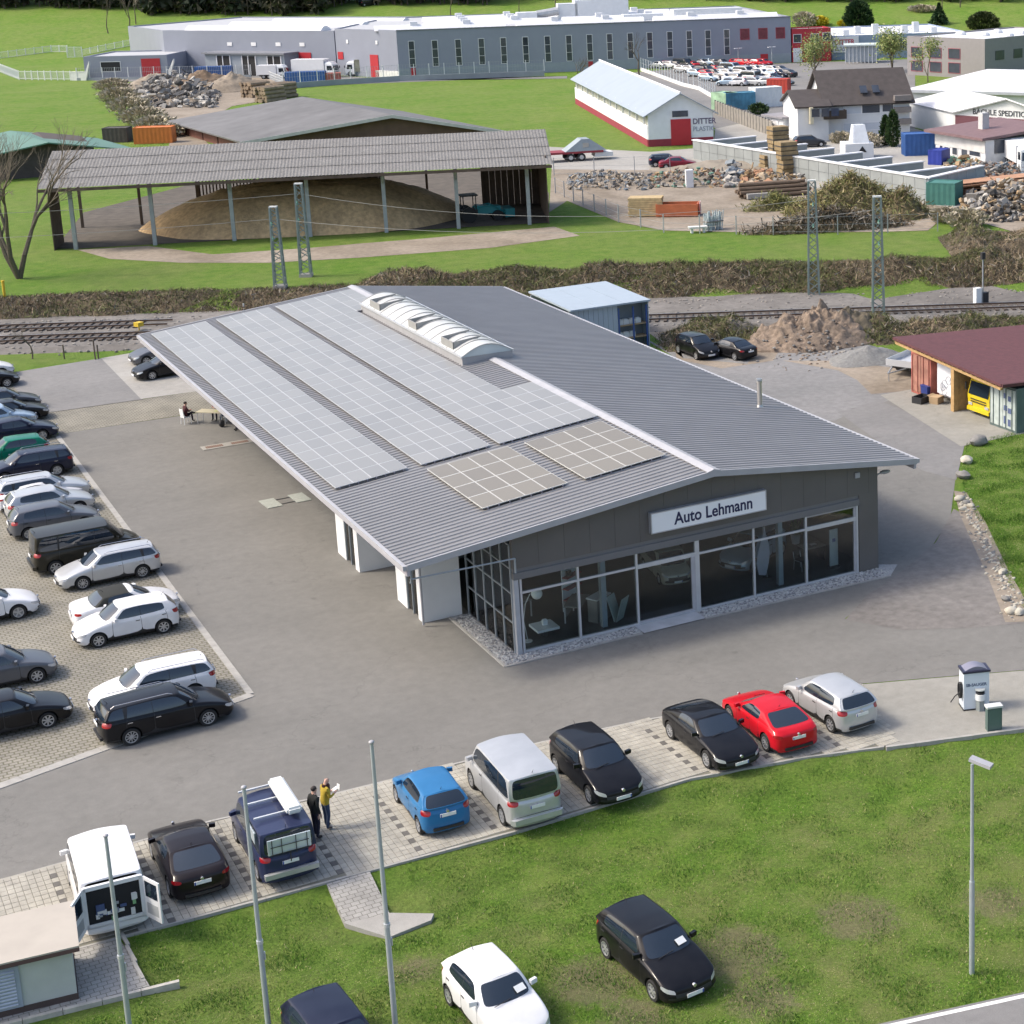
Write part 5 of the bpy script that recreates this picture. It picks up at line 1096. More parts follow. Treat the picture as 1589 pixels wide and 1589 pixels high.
for i in range(9): MB().bx(i*L_/8-.07, i*L_/8+.07, -.07, .07, 0, 3.4).build('post', WP, t)
MB().bx(-.3, L_+.3, -.5, 5, 3.4, 3.65).build('roof', M('pale_green_roof', (.5, .56, .54), .6), t); MB().bx(.1, L_-.1, .1, .16, .3, 3.3).build('panel', M('store_panel', (.34, .38, .42), .3), t)
t, L_, P, u = frame((1408, 116), (1528, 123), 'grey_brown_block', 'grey-brown commercial block with red-framed windows at top right'); h = hgt(P, 56)
GB = M('grey_brown_panel', (.25, .235, .24), .6, var=.05); walls(t, [(0, 0), (L_, 0), (L_, 30), (0, 30)], h, GB, WSTRIP)
RF = M('red_win', (.30, .07, .1), .4, var=.2)
for px in (1423, 1452, 1481):
    x = along(P, u, px)
    for z0 in (.8, h-3.6): win(t, x, z0, z0+1.7, 2.6, mat=FGL, fr=RF)
for i, y in enumerate((4, 9, 14, 20, 25)):
    b = MB(); b.bx(L_+.0, L_+.08, y-1.2, y+1.2, h-3.8, h-2.2); b.build('window', FGL, t)
for i in range(6): MB().sph((4+i*L_/6.5, 10+(i % 2)*7, h-.1), (1.0, 1.0, .6), 10, 6).build('roof_dome', WSTRIP, t)
# ---- white shed with lettering
t, L_, P, u = frame((1007, 228), (1107, 223), 'storage_shed', 'long white shed with pale blue-grey gable roof and red base')
Lc = lambda px, py: tuple((t.matrix_basis.inverted() @ at(px, py, ZF))[:2]); bk = Lc(894, 161); dep = math.hypot(*bk); sk = bk[0]/bk[1]; hE = hgt(P, 176); hR = hE+2.35
PR = M('pale_roof', (.30, .345, .39), .5, var=.05, scale=.4); SW = M('shed_white', (.70, .72, .74), .7, var=.05); RB = M('red_base', (.26, .03, .05), .7, var=.1)
S2 = lambda x, y: (x+sk*y, y)
def sh(a, b_): return b_
def wallq(x0, y0, x1, y1, z0, z1, mat, nm, th=.2):
    a = Vector((*S2(x0, y0), 0)); b_ = Vector((*S2(x1, y1), 0)); d = b_-a; c = (a+b_)/2; MB().box((c.x, c.y, (z0+z1)/2), (d.length, th, z1-z0), math.atan2(d.y, d.x)).build(nm, mat, t)
b = MB(); b.hull([(0, 0, .9), (L_, 0, .9), (L_, 0, hE), (L_/2, 0, hR), (0, 0, hE)], [(0, .2, .9), (L_, .2, .9), (L_, .2, hE), (L_/2, .2, hR), (0, .2, hE)]); b.build('gable_wall', SW, t); MB().bx(-.02, L_+.02, -.04, .22, 0, .9).build('base_wall', RB, t)
wallq(-.02, .2, -.02, bk[1], 0, .9, RB, 'base_wall'); wallq(0, .2, 0, bk[1], .9, 2.6, SW, 'side_wall'); wallq(.1, .2, .1, bk[1], 2.6, hE, M('shed_glazing', (.34, .34, .31), .5, var=.25, scale=.3), 'glazing', .1); wallq(L_, .2, L_, bk[1], 0, hE, SW, 'side_wall')
for i in range(12): x, y = S2(-.05, bk[1]*(i+.5)/12); MB().box((x, y, (2.6+hE)/2), (.2, .22, hE-2.6)).build('post', SW, t)
for s in (0, 1):
    xa, xb, za, zb = (-.7, L_/2, hE-.35, hR+.05) if s == 0 else (L_/2, L_+.7, hR+.05, hE-.35)
    b = MB(); b.slab([(*S2(xa, -.6), za), (*S2(xb, -.6), zb), (*S2(xb, bk[1]+.5), zb), (*S2(xa, bk[1]+.5), za)], .12); b.build('roof_slope', PR, t)
b = MB(); c0, c1 = S2(L_/2, -.6), S2(L_/2, bk[1]+.5); b.tube([(*c0, hR+.08), (*c1, hR+.08)], .16, n=6); b.build('ridge_cap', WSTRIP, t)
xd0, xd1 = along(P, u, 1042), along(P, u, 1073); MB().bx(xd0, xd1, -.1, -.01, .05, hgt(P, 187)).build('door', REDD, t); xw0 = along(P, u, 1057); MB().bx(xw0-1, xw0+1, -.08, -.01, hE-.6, hE+.15).build('window', FGL, t)
text_mesh('lettering', 'DITTER', 1.0, M('letter_dark', (.12, .10, .16), .5), t, (along(P, u, 1076), -.03, hE-1.6), (PI/2, 0, 0), .02, 'LEFT', .02, .9); text_mesh('lettering', 'PLASTIC', .85, M('letter_grey', (.3, .32, .38), .5), t, (along(P, u, 1076), -.03, hE-2.5), (PI/2, 0, 0), .02, 'LEFT', .01, .9)
# ---- house
t, L_, P, u = frame((1284, 217), (1412, 211), 'family_house', 'white family house with brown gabled roof and balcony')
HW = M('house_white', (.64, .65, .66), .8, var=.04); BT = M('brown_tiles', (.06, .05, .047), .75, var=.2, scale=1.2, bump=.4, bscale=6); TIM = M('dark_timber', (.06, .045, .035), .7, var=.2)
hE = hgt(P, 160); dep = 11.0; yr = 5.0; hR = hgt((P[0]-u[1]*yr, P[1]+u[0]*yr, P[2]), 111)
def gable_house(t, x0, x1, y0, y1, hE, hR, roofm, wallm, oh=.6):
    ym = (y0+y1)/2
    b = MB(); b.bx(x0, x1, y0, y1, 0, hE); b.hull([(x0, y0, hE), (x0, y1, hE), (x0, ym, hR-.15)], [(x1, y0, hE), (x1, y1, hE), (x1, ym, hR-.15)]); b.build('wall', wallm, t)
    k = (hR-hE)/(ym-y0)
    for s in (0, 1):
        ya = y0-oh if s == 0 else y1+oh; b = MB(); q = [(x0-oh, ya, hE-oh*k+.12), (x1+oh, ya, hE-oh*k+.12), (x1+oh, ym, hR+.12), (x0-oh, ym, hR+.12)]
        b.slab(q if s == 0 else q[::-1], .2); b.build('roof_slope', roofm, t)
gable_house(t, 0, L_, 0, dep, hE, hR, BT, HW)
xw_ = along(P, u, 1236); yo = -.2; zr2 = hgt((P[0], P[1], P[2]), 131)
gable_house(t, xw_, -.05, yo-.9, 8.2, hgt(P, 160)-.2, hR-2.2, BT, HW, .4)
for px, a, b_, ww in ((1323, 166, 178, 2.3), (1352, 166, 178, 2.3), (1378, 166, 177, 1.4), (1323, 193, 204, 2.3), (1352, 193, 204, 2.3)): x = along(P, u, px); win(t, x, hgt(P, b_), hgt(P, a), ww, mat=M('shutter_pale', (.5, .53, .58), .5, var=.05) if b_ > 190 or px == 1323 else FGL)
bal = MB().bx(-.7, 2.2, -1.6, -.02, 2.75, 2.9).build('balcony', TIM, t); b = MB()
b.bx(-.7, 2.2, -1.62, -1.56, 2.9, 3.85).bx(-.7, -.64, -1.56, -.05, 2.9, 3.85).bx(2.14, 2.2, -1.56, -.05, 2.9, 3.85); b.build('balustrade', TIM, bal)
MB().bx(xw_+1.4, -2.2, yo-1.9, yo-.92, 2.3, 4.35).build('oriel', M('oriel_cream', (.55, .50, .36), .6), t)
for i in range(3): MB().bx(xw_+1.6+i*1.25, xw_+2.6+i*1.25, yo-1.96, yo-1.89, 3.2, 4.2).build('window', FGL, t)
for px in (1344, 1363): x = along(P, u, px); MB().box((x, 1.2, hE+1.4), (.9, .2, 1.2), rx=-.8).build('roof_window', FGL, t)
xs0 = along(P, u, 1402)
for k in range(3): MB().bx(xs0-1.3, xs0+.9, -.7, -.02, 1.6+k*1.5, 2.3+k*1.5).build('stair_balcony', M('balcony_grey', (.2, .18, .17), .7), t)
for px in (1282, 1288): MB().bx(-.07, -.02, 3.2+.8*(px-1282)/3, 3.9+.8*(px-1282)/3, hE+.6, hE+1.6).build('window', FGL, t)
t, L_, P, u = frame((1188, 208), (1216, 213), 'garage', 'low white garage left of the house'); h = hgt(P, 180); MB().bx(0, L_, 0, 7, 0, h).build('wall', HW, t); MB().bx(-.4, L_+.4, -.4, 7.3, h, h+.25).build('roof', M('garage_roof', (.25, .24, .26), .7), t); MB().bx(L_*.2, L_*.75, -.06, -.005, .02, 2.1).build('garage_door', WFRAME, t)
t, L_, P, u = frame((1312, 248), (1356, 246), 'white_silo_shed', 'small white block with slanted light roof before the house'); h = hgt(P, 224); MB().bx(0, L_, 0, 3.2, 0, h).build('wall', HW, t); b = MB(); b.hull([(1.0, .4, h), (L_-.4, .4, h), (L_-.4, 2.8, h), (1.0, 2.8, h)], [(1.3, 1.5, h+2.0), (L_-.7, 1.5, h+2.0), (L_-.7, 2.8, h+2.0), (1.3, 2.8, h+2.0)]); b.build('hood', M('hood_pale', (.55, .58, .62), .5), t)
b = MB(); b.hull([(L_*.45, -.05, .8), (L_*.75, -.05, .8), (L_*.6, -.05, 1.5)], [(L_*.45, -.01, .8), (L_*.75, -.01, .8), (L_*.6, -.01, 1.5)]); b.build('hatch', DKV, t)
# ---- haulage hall with lettering, taller hall behind, office
WROOF = M('white_roof', (.66, .66, .69), .6, var=.03)
t, L_, P, u = frame((1478, 212), (1640, 224), 'haulage_hall', 'white-roofed haulage hall with dark red front and lettering'); hE = hgt(P, 172); Lc = lambda px, py: tuple((t.matrix_basis.inverted() @ at(px, py, ZF))[:2])
bk = Lc(1414, 196); hR = hE+1.9; sk = bk[0]/bk[1]
b = MB(); b.hull([(0, 0, 0), (L_, 0, 0), (L_, 0, hE), (L_/2, 0, hR), (0, 0, hE)], [(0, .25, 0), (L_, .25, 0), (L_, .25, hE), (L_/2, .25, hR), (0, .25, hE)]); b.build('gable_wall', HW, t)
MB().bx(.5, L_-.3, -.1, -.01, .1, hE-.5).build('front_panel', M('dark_red_panel', (.13, .045, .06), .6, var=.06), t)
a = Vector((0, .25, 0)); b_ = Vector((bk[0], bk[1], 0)); c = (a+b_)/2; MB().box((c.x, c.y, hE/2), ((b_-a).length, .25, hE), math.atan2((b_-a).y, (b_-a).x)).build('side_wall', HW, t)
for i in range(9):
    c = a+(b_-a)*((i+.8)/10); d = (b_-a).normalized(); MB().box((c.x-.0+d.y*-.16, c.y+d.x*-.0, hE-1.2), ((b_-a).length/12, .12, 1.1), math.atan2(d.y, d.x)).build('window', M('warm_glass', (.28, .25, .22), .3, var=.3), t)
for s in (0, 1):
    xa, xb, za, zb = (-.5, L_/2, hE-.1, hR+.08) if s == 0 else (L_/2, L_+.5, hR+.08, hE-.1); f_ = lambda x, y: (x+sk*y, y)
    b = MB(); b.slab([(*f_(xa, -.5), za), (*f_(xb, -.5), zb), (*f_(xb, bk[1]+.5), zb), (*f_(xa, bk[1]+.5), za)], .15); b.build('roof_slope', WROOF, t)
text_mesh('lettering', 'BÄCHLE SPEDITION', .95, M('letter_black', (.05, .05, .06), .5), t, (L_*.20, -.03, hE-.22), (PI/2, 0, 0), .02, 'LEFT', .012, 1.05)
MB().bx(L_*.42, L_*.48, -.14, -.11, 1.9, 2.5).build('notice', WFRAME, t)
t, L_, P, u = frame((1408, 172), (1600, 178), 'tall_hall', 'large hall with broad white roof behind the haulage hall'); h = hgt(P, 139); h2 = hgt((P[0]-u[1]*16, P[1]+u[0]*16, P[2]), 106); MB().bx(0, L_+20, 0, 30, 0, h-.1).build('wall', HW, t)
b = MB(); b.slab([(-.5, -.6, h), (L_+20, -.6, h-.0), (L_+20, 16, h2), (6, 16, h2)], .2); b.build('roof_slope', WROOF, t); b = MB(); b.slab([(6, 16, h2), (L_+20, 16, h2), (L_+20, 31, h), (-.5, 31, h)], .2); b.build('roof_slope', WROOF, t); MB().bx(-.5, L_+20, -.75, -.6, h-.35, h+.05).build('gutter', M('gutter_grey', (.4, .42, .46), .5), t)
t, L_, P, u = frame((1452, 244), (1529, 259), 'yard_office', 'small white yard office with flat brownish roof and chimney'); h = hgt(P, 205)
MB().bx(0, L_, 0, 9, 0, h).build('wall', HW, t); b = MB(); b.hull([(-1.0, -1.0, h), (L_+.3, -.6, h), (L_+.3, 9.5, h+.7), (-1.0, 9.5, h+.7)], [(-1.0, -1.0, h+.3), (L_+.3, -.6, h+.3), (L_+.3, 9.5, h+1.0), (-1.0, 9.5, h+1.0)]); b.build('roof', M('red_brown_roof', (.17, .105, .11), .7, var=.15), t)
for px, a, b_, ww, nm in ((1461, 226, 233, .6, 'window'), (1469, 228, 250, .9, 'door'), (1482, 229, 240, 1.0, 'window'), (1497, 231, 252, 1.2, 'door'), (1513, 229, 242, 2.2, 'window')):
    x = along(P, u, px); qq = (P[0]+u[0]*x, P[1]+u[1]*x, P[2]); win(t, x, max(.05, hgt(qq, b_)), hgt(qq, a), ww, name=nm, mat=FGL)
MB().bx(L_, L_+.08, 1.2, 3.4, 1.4, 2.9).build('window', FGL, t); MB().bx(-.05, L_+.05, -.08, -.005, h*.52, h-.01).build('upper_band', M('band_grey', (.55, .55, .54), .8), t)
b = MB(); b.bx(L_*.42, L_*.42+.9, 3, 3.9, h+.2, h+2.4); b.build('chimney', M('chimney_grey', (.5, .5, .5), .8), t)
# ---- concrete block bays
t, L_, P, u = frame((1076, 247), (1438, 312), 'block_wall', 'long pale concrete block wall of the bulk storage bays', 'wall'); PC = M('concrete_panel', (.26, .28, .28), .85, var=.12, scale=.7, bump=.2, var2=.1, scale2=.1)
hw = hgt(P, 218); npn = 24; pw_ = L_/npn
for i in range(npn):
    for k in range(2): MB().bx(i*pw_+.03, (i+1)*pw_-.03, -.02*k, .5, k*hw*.5+.01, (k+1)*hw*.5-.03).build('block', PC, t)
MB().bx(0, L_, .04, .46, .0, hw-.05).build('core', M('joint_dark', (.15, .15, .15), .9), t); MB().bx(-.1, L_+.1, -.1, .6, hw, hw+.12).build('coping', WSTRIP, t)
for i in range(8):
    x = .2+i*L_/8.2; 
    for k in range(2): MB().bx(x, x+.5, .62, 8.5, k*hw*.45+.01, (k+1)*hw*.45-.02).build('bay_wall_block', PC, t)
    MB().bx(x-.05, x+.55, .64, 8.6, hw*.9, hw*.9+.12).build('coping', WSTRIP, t)
q = t.matrix_basis.inverted() @ at(1524, 291, ZF); d = Vector((q.x-L_, q.y, 0)); nb = 6
for i in range(nb):
    for k in range(2): c = Vector((L_, 0, 0))+d*((i+.5)/nb); MB().box((c.x, c.y, (k+.5)*hw*.5), (d.length/nb-.05, .5, hw*.5-.04), math.atan2(d.y, d.x)).build('block', M('concrete_blue', (.27, .32, .34), .85, var=.12), t)
c = Vector((L_, 0, 0))+d*.5; MB().box((c.x, c.y, hw+.07), (d.length, .7, .12), math.atan2(d.y, d.x)).build('coping', WSTRIP, t)
# ---- open barn with wood-chip heap
t, L_, P, u = frame((85, 389), (853, 347), 'open_barn', 'long open-fronted timber barn with weathered corrugated roof')
Q = lambda x, y: (P[0]+u[0]*x-u[1]*y, P[1]+u[1]*x+u[0]*y, P[2]); dep = 13.0; hE = hgt(Q(8, -1.6), 287)+.35; ridge_y = 7.0; hR = hgt(Q(2, ridge_y), 229)-.22
def corr_mat(name, c1, c2, sc):
    m, N, L, b = nodes(name); tc = N.new('ShaderNodeTexCoord'); Pp = tc.outputs['Object']; n = noise_n(N, L, Pp, .5, 6, .7); n2 = noise_n(N, L, Pp, 5, 4, .7)
    r = ramp(N, [(.3, c1), (.7, c2)]); L.new(n.outputs[0], r.inputs[0]); r2 = ramp(N, [(.3, (.6,)*3), (.7, (1.3,)*3)]); L.new(n2.outputs[0], r2.inputs[0]); c = mixc(N, L, .8, r.outputs[0], r2.outputs[0], 'MULTIPLY')
    L.new(c, b.inputs['Base Color']); b.inputs['Roughness'].default_value = .9; return m
CORR = corr_mat('fibre_cement_roof', (.165, .16, .155), (.205, .20, .195), 1)
def corr_slab(t, x0, x1, ya, za, yb, zb, mat, per=.30, rows=4, nm='roof_sheet'):
    """corrugated sheets laid in courses, each course lapping the one below"""
    n = int((x1-x0)/per); 
    for r in range(rows):
        f0, f1 = r/rows, (r+1)/rows+(.02 if r < rows-1 else 0); b = MB(); vs = []; lift = .03*(rows-1-r)*0+.035*(r % 2)
        xs_ = [x0+(x1-x0)*i/(2*n) for i in range(2*n+1)]
        for f in (f0, f1): vs += [(x, lerp(ya, yb, f), lerp(za, zb, f)+(.032 if i % 2 else 0)+(.05 if f == f0 else 0)) for i, x in enumerate(xs_)]
        k = len(xs_); b._add(vs, [(i, i+1, k+i+1, k+i) for i in range(k-1)], 0); b.build(nm, mat, t)
corr_slab(t, -.6, L_+.5, -1.6, hE-.35, ridge_y, hR, CORR); corr_slab(t, -.6, L_+.5, dep+1.0, hE-.35, ridge_y, hR, CORR)
BW = M('barn_boards', (.10, .072, .055), .85, var=.3, scale=1.5); PST = M('barn_post', (.30, .33, .33), .7, var=.15)
MB().bx(-.5, L_+.4, -1.62, -1.5, hE-.62, hE-.36).build('eaves_beam', BW, t)
for px in (118, 241, 364, 482, 600, 712, 822):
    x = along(P, u, px); pst = MB().bx(x-.17, x+.17, -.1, .24, 0, hE).build('post', PST, t); MB().tube([(x, .07, hE-1.6), (x, -1.3, hE-.5)], .07, n=4).build('brace', PST, pst)
for xx in np.linspace(.2, L_-.2, 9): MB().bx(xx-.12, xx+.12, dep-.3, dep, 0, hE+.2).build('post', BW, t)
def boards(t, x0, x1, y, z0, z1, w_=.22, gap=0, nm='board', mat=None):
    for i in range(int((x1-x0)/(w_+gap))): MB().bx(x0+i*(w_+gap)+.01, x0+i*(w_+gap)+w_-.01, y, y+.05, z0, z1).build(nm, mat or BW, t)
x1, x2, x3, x4 = along(P, u, 150), along(P, u, 300), along(P, u, 640), along(P, u, 760)
boards(t, x2-1, x2+5, dep-.1, 0, hE, .16, .16); boards(t, x2+5, x3-2, dep-.1, 0, hE, .6); boards(t, -.1, x1-3.5, dep-.1, 0, hE, .3); boards(t, x4, L_, dep-.1, 0, hE, .6)
for i in range(20): MB().bx(L_-.1, L_-.02, i*dep/20+.01, (i+1)*dep/20-.01, 0, hE+.3).build('board', BW, t)
for i in range(8): MB().bx(-.05, .03, i*.55+.01, i*.55+.54, 0, hE).build('board', BW, t)
CHIP = M('wood_chips', (.50, .35, .19), .95, var=.3, scale=2.5, bump=.8, bscale=9, var2=.15, scale2=.4)
def heap(name, label, cat, c, rx, ry, h, mat, seed=0, rough=.12, n=44, rz=0, flat=1.0, power=1.0):
    b = MB(); vs = []; fs = []; m = n//2
    for j in range(m+1):
        r = j/m
        for i in range(n):
            a = 2*PI*i/n; wob = 1+.16*mnoise.noise((math.cos(a)*1.3+seed, math.sin(a)*1.3, seed*.7)); x, y = r*rx*wob*math.cos(a), r*ry*wob*math.sin(a)
            hh = h*max(0, 1-r**flat)**power; k = max(.0, min(1, 1-r))
            hh += h*rough*(k**.5)*(mnoise.noise((x*.9+seed, y*.9, 2.1))+.6*mnoise.noise((x*2.5, y*2.5+seed, 4))+.35*mnoise.noise((x*6, y*6, seed))+.22*mnoise.noise((x*13, y*13, seed)))
            vs.append((x, y, hh if j < m else -.15))
    for j in range(m):
        for i in range(n): fs.append((j*n+i, (j+1)*n+i, (j+1)*n+(i+1) % n, j*n+(i+1) % n))
    b._add(vs, fs, 0); o = b.build(name, mat); o.data.shade_smooth(); o.location = c; o.rotation_euler.z = rz; return tag(o, label, cat)
xc = along(P, u, 478); c = Q(xc, 7.6); heap('wood_chip_heap', 'large brown wood-chip heap inside the open barn', 'wood chips', c, 15.6, 7.5, 4.3, CHIP, 3, .07, 64, math.atan2(u[1], u[0]), 2.5)
# machine parked inside the barn
tm = thing('farm_loader', 'turquoise farm loader parked inside the open barn', 'tractor', Q(along(P, u, 745), 4.0), math.atan2(u[1], u[0])+.2)
TEAL = M('teal_paint', (.02, .20, .22), .5, var=.1)
b = MB(); b.hull([(-.2, -.6, .7), (2.2, -.5, .7), (2.2, .5, .7), (-.2, .6, .7)], [(-.2, -.6, 1.55), (2.1, -.45, 1.35), (2.1, .45, 1.35), (-.2, .6, 1.55)]); b.build('hood', TEAL, tm); MB().bx(2.4, 3.3, -1.1, 1.1, .3, 1.1).build('bucket', TEAL, tm); MB().bx(-1.7, -.2, -.8, .8, .6, 1.2).build('chassis', BLK, tm)
b = MB()
for sx in (-1.5, -.3):
    for sy in (-.65, .65): b.tube([(sx, sy, 1.2), (sx, sy*.9, 2.5)], .05)
b.build('roll_bar', BLK, tm); MB().bx(-1.7, -.1, -.8, .8, 2.5, 2.62).build('cab_roof', BLK, tm)
for sx, rr_ in ((-1.1, .75), (1.7, .5)):
    for sy in (-.9, .9): b = MB(); b.cyl((sx, sy-.2, rr_), (sx, sy+.2, rr_), rr_, n=16); b.build('wheel', TYRE, tm)
for sy in (-.6, .6): MB().tube([(-.4, sy, 1.3), (1.2, sy, 1.5), (2.5, sy, .7)], .07).build('loader_arm', TEAL, tm)
# ---- barn behind, and green-roofed barn at the left
t, L_, P, u = frame((383, 240), (779, 228), 'big_barn', 'big low barn with grey gable roof behind the open barn'); Q = lambda x, y: (P[0]+u[0]*x-u[1]*y, P[1]+u[1]*x+u[0]*y, P[2]); hl = hgt(P, 219); xa = along(P, u, 615); ha = hgt(Q(xa, 0), 178); hr = hgt(Q(L_, 0), 202); q = t.matrix_basis.inverted() @ at(266, 205, ZF); by = q.y; sx_ = q.x/q.y
OR_ = M('old_roof', (.135, .135, .14), .85, var=.15, scale=.5, var2=.15, scale2=.12); f_ = lambda x, y, z: (x+sx_*y, y, z)
b = MB(); b.hull([(.5, 0, 0), (L_-.5, 0, 0), (L_-.5, 0, hr-.3), (xa, 0, ha-.3), (.5, 0, hl-.3)], [(.5, .3, 0), (L_-.5, .3, 0), (L_-.5, .3, hr-.3), (xa, .3, ha-.3), (.5, .3, hl-.3)]); b.build('gable_wall', M('barn_brown', (.10, .06, .045), .8, var=.2, scale=.8), t)
wl2 = M('barn_side_red', (.13, .05, .035), .8, var=.2); 
for i in range(5):
    a, e = i/5, (i+1)/5; A0_ = Vector(f_(.6, by*a+.2, 0)); B0_ = Vector(f_(.6, by*e-.2, 0)); c = (A0_+B0_)/2; d = B0_-A0_; MB().box((c.x, c.y, (hl-.4)/2), (d.length, .2, hl-.4), math.atan2(d.y, d.x)).build('side_panel', wl2, t)
b = MB(); b.slab([f_(-.6, -1, hl-.1), f_(xa, -1, ha), f_(xa, by, ha), f_(-.6, by, hl-.1)], .2); b.build('roof_slope', OR_, t); b = MB(); b.slab([f_(xa, -1, ha), f_(L_+.6, -1, hr-.1), f_(L_+.6, by, hr-.1), f_(xa, by, ha)], .2); b.build('roof_slope', OR_, t)
for k_ in (0, 1):
    xx0, zz0, xx1, zz1 = ((-.6, hl-.1, xa, ha), (xa, ha, L_+.6, hr-.1))[k_]; b = MB(); b.hull([(xx0, -1.1, zz0-.3), (xx0, -1.0, zz0-.3), (xx0, -1.0, zz0+.1), (xx0, -1.1, zz0+.1)], [(xx1, -1.1, zz1-.3), (xx1, -1.0, zz1-.3), (xx1, -1.0, zz1+.1), (xx1, -1.1, zz1+.1)]); b.build('verge', M('verge_pale', (.36, .38, .38), .7), t)
t, L_, P, u = frame((-70, 285), (150, 268), 'green_roof_barn', 'barn with green metal roof behind the bare tree at left'); Q = lambda x, y: (P[0]+u[0]*x-u[1]*y, P[1]+u[1]*x+u[0]*y, P[2]); GRM = M('green_metal', (.09, .19, .14), .5, var=.08, scale=.5)
xa = along(P, u, 80); ha = hgt(Q(xa, 0), 219); hl = hgt(Q(0, 0), 252); hr = hgt(Q(L_, 0), 228); b = MB(); b.hull([(.5, 0, 0), (L_, 0, 0), (L_, 0, hr), (xa, 0, ha-.2), (.5, 0, hl)], [(.5, 14, 0), (L_, 14, 0), (L_, 14, hr), (xa, 14, ha-.2), (.5, 14, hl)]); b.build('wall', M('dark_boards', (.075, .06, .055), .85, var=.2), t)
b = MB(); b.slab([(-1, -1.5, hl-.2), (xa, -1.5, ha), (xa-3, 16, ha), (-4, 16, hl-.2)], .15); b.build('roof_slope', GRM, t); b = MB(); b.slab([(xa, -1.5, ha), (L_+5, -1.5, hr-.6), (L_+2, 16, hr-.6), (xa-3, 16, ha)], .15); b.build('roof_slope', GRM, t)
MB().bx(xa+2, L_-1, -.12, -.01, 0, hr*.72).build('opening', DKV, t)
# ---- container shelter by the lane
t = thing('container_shelter', 'lean-to shelter with dark red roof resting on two containers', 'shelter', (35.2, 12.9, 0)); RR = M('dark_red_roof', (.10, .034, .038), .75, var=.2, scale=3, bump=.3, bscale=14)
Wd = M('pale_timber', (.42, .27, .12), .75, var=.2, scale=4)
b = MB(); b.slab([(-1.0, .45, 3.0), (12, -.3, 2.5), (12, 13.2, 2.4), (.7, 13.55, 3.0)], .16); b.build('roof', RR, t)
for i in range(24): y = .6+i*.555; MB().box((-.78+y*.128, y, 2.78), (.35, .12, .14)).build('rafter_tail', Wd, t)
MB().box((.02, 7.0, 2.66), (.16, 12.8, .16), rz=-.128).build('beam', Wd, t); MB().box((5.5, -.02, 2.66), (13, .12, .18), rz=-.058, ry=.038).build('gutter', RR, t)
MB().bx(-.15, .18, 6.0, 6.3, .02, 2.58).build('post', Wd, t); MB().bx(.2, 6, 6.05, 6.2, .02, 2.5).build('partition', Wd, t); MB().bx(11, 11.2, 0, 13, 0, 2.3).build('back_wall', M('shelter_back', (.08, .06, .05), .9), t)
def container(name, label, c, rz, mat, mat2, L_=6.05, group=None, h=2.59, w_=2.44, cat='container'):
    t = thing(name, label, cat, c, rz, group); b = MB(); n = int(L_/.28)
    for s in (-1, 1):
        pts = []
        for i in range(n+1): x = -L_/2+.1+(L_-.2)*i/n; pts.append((x, s*(w_/2-(.03 if i % 2 else 0))))
        vs = [(x, y, .15) for x, y in pts]+[(x, y, h-.12) for x, y in pts]; k = len(pts); b._add(vs, [(i, i+1, k+i+1, k+i) for i in range(k-1)], 0)
    b.build('side_panel', mat, t); MB().bx(-L_/2+.05, L_/2-.05, -w_/2+.06, w_/2-.06, h-.14, h-.06).build('roof', mat, t); MB().bx(L_/2-.08, L_/2-.03, -w_/2+.1, w_/2-.1, .15, h-.12).build('end_panel', mat, t)
    f = MB()
    for sx in (-1, 1):
        for sy in (-1, 1): f.box((sx*(L_/2-.05), sy*(w_/2-.05), h/2), (.1, .1, h))
    for z in (.08, h-.06):
        for sy in (-1, 1): f.box((0, sy*(w_/2-.05), z), (L_-.2, .1, .12))
        for sx in (-1, 1): f.box((sx*(L_/2-.05), 0, z), (.1, w_-.2, .12))
    f.build('frame', mat, t)
    for s in (-1, 1):
        d = MB().bx(-L_/2-.02, -L_/2+.03, min(s*.02, s*(w_/2-.1)), max(s*.02, s*(w_/2-.1)), .16, h-.14).build('door_leaf', mat2, t); b = MB()
        for yy in (.3, .85): b.cyl((-L_/2-.05, s*yy, .15), (-L_/2-.05, s*yy, h-.15), .022, n=5)
        b.build('lock_bar', mat, d)
    return t
RC = M('container_red', (.36, .11, .085), .65, var=.3, scale=1.4, var2=.2, scale2=.6); RC2 = M('container_red_faded', (.40, .19, .14), .7, var=.4, scale=1.6, var2=.2)
GC = M('container_grey_green', (.10, .14, .135), .6, var=.15); GC2 = M('container_pale_green', (.42, .48, .46), .65, var=.25, scale=2)
container('shipping_container', 'faded red container carrying the shelter end by the trailer', (38.7, 23.1, 0), 0, RC, RC2, w_=2.05); tg = container('shipping_container', 'grey-green container with pale door end carrying the near shelter end', (38.2, 14.4, 0), 0, GC, GC2)
for (y_, z_, w2, h2) in ((-.2, 2.0, .25, .3), (-.6, 1.9, .25, .3), (-.25, 1.3, .3, .3), (-.62, 1.2, .3, .3), (-.2, .6, .2, .45), (-.6, .5, .25, .4)): MB().bx(-3.06, -3.045, y_-w2/2, y_+w2/2, z_-h2/2, z_+h2/2).build('door_marking', M('marking_blue', (.08, .11, .22), .6), tg)
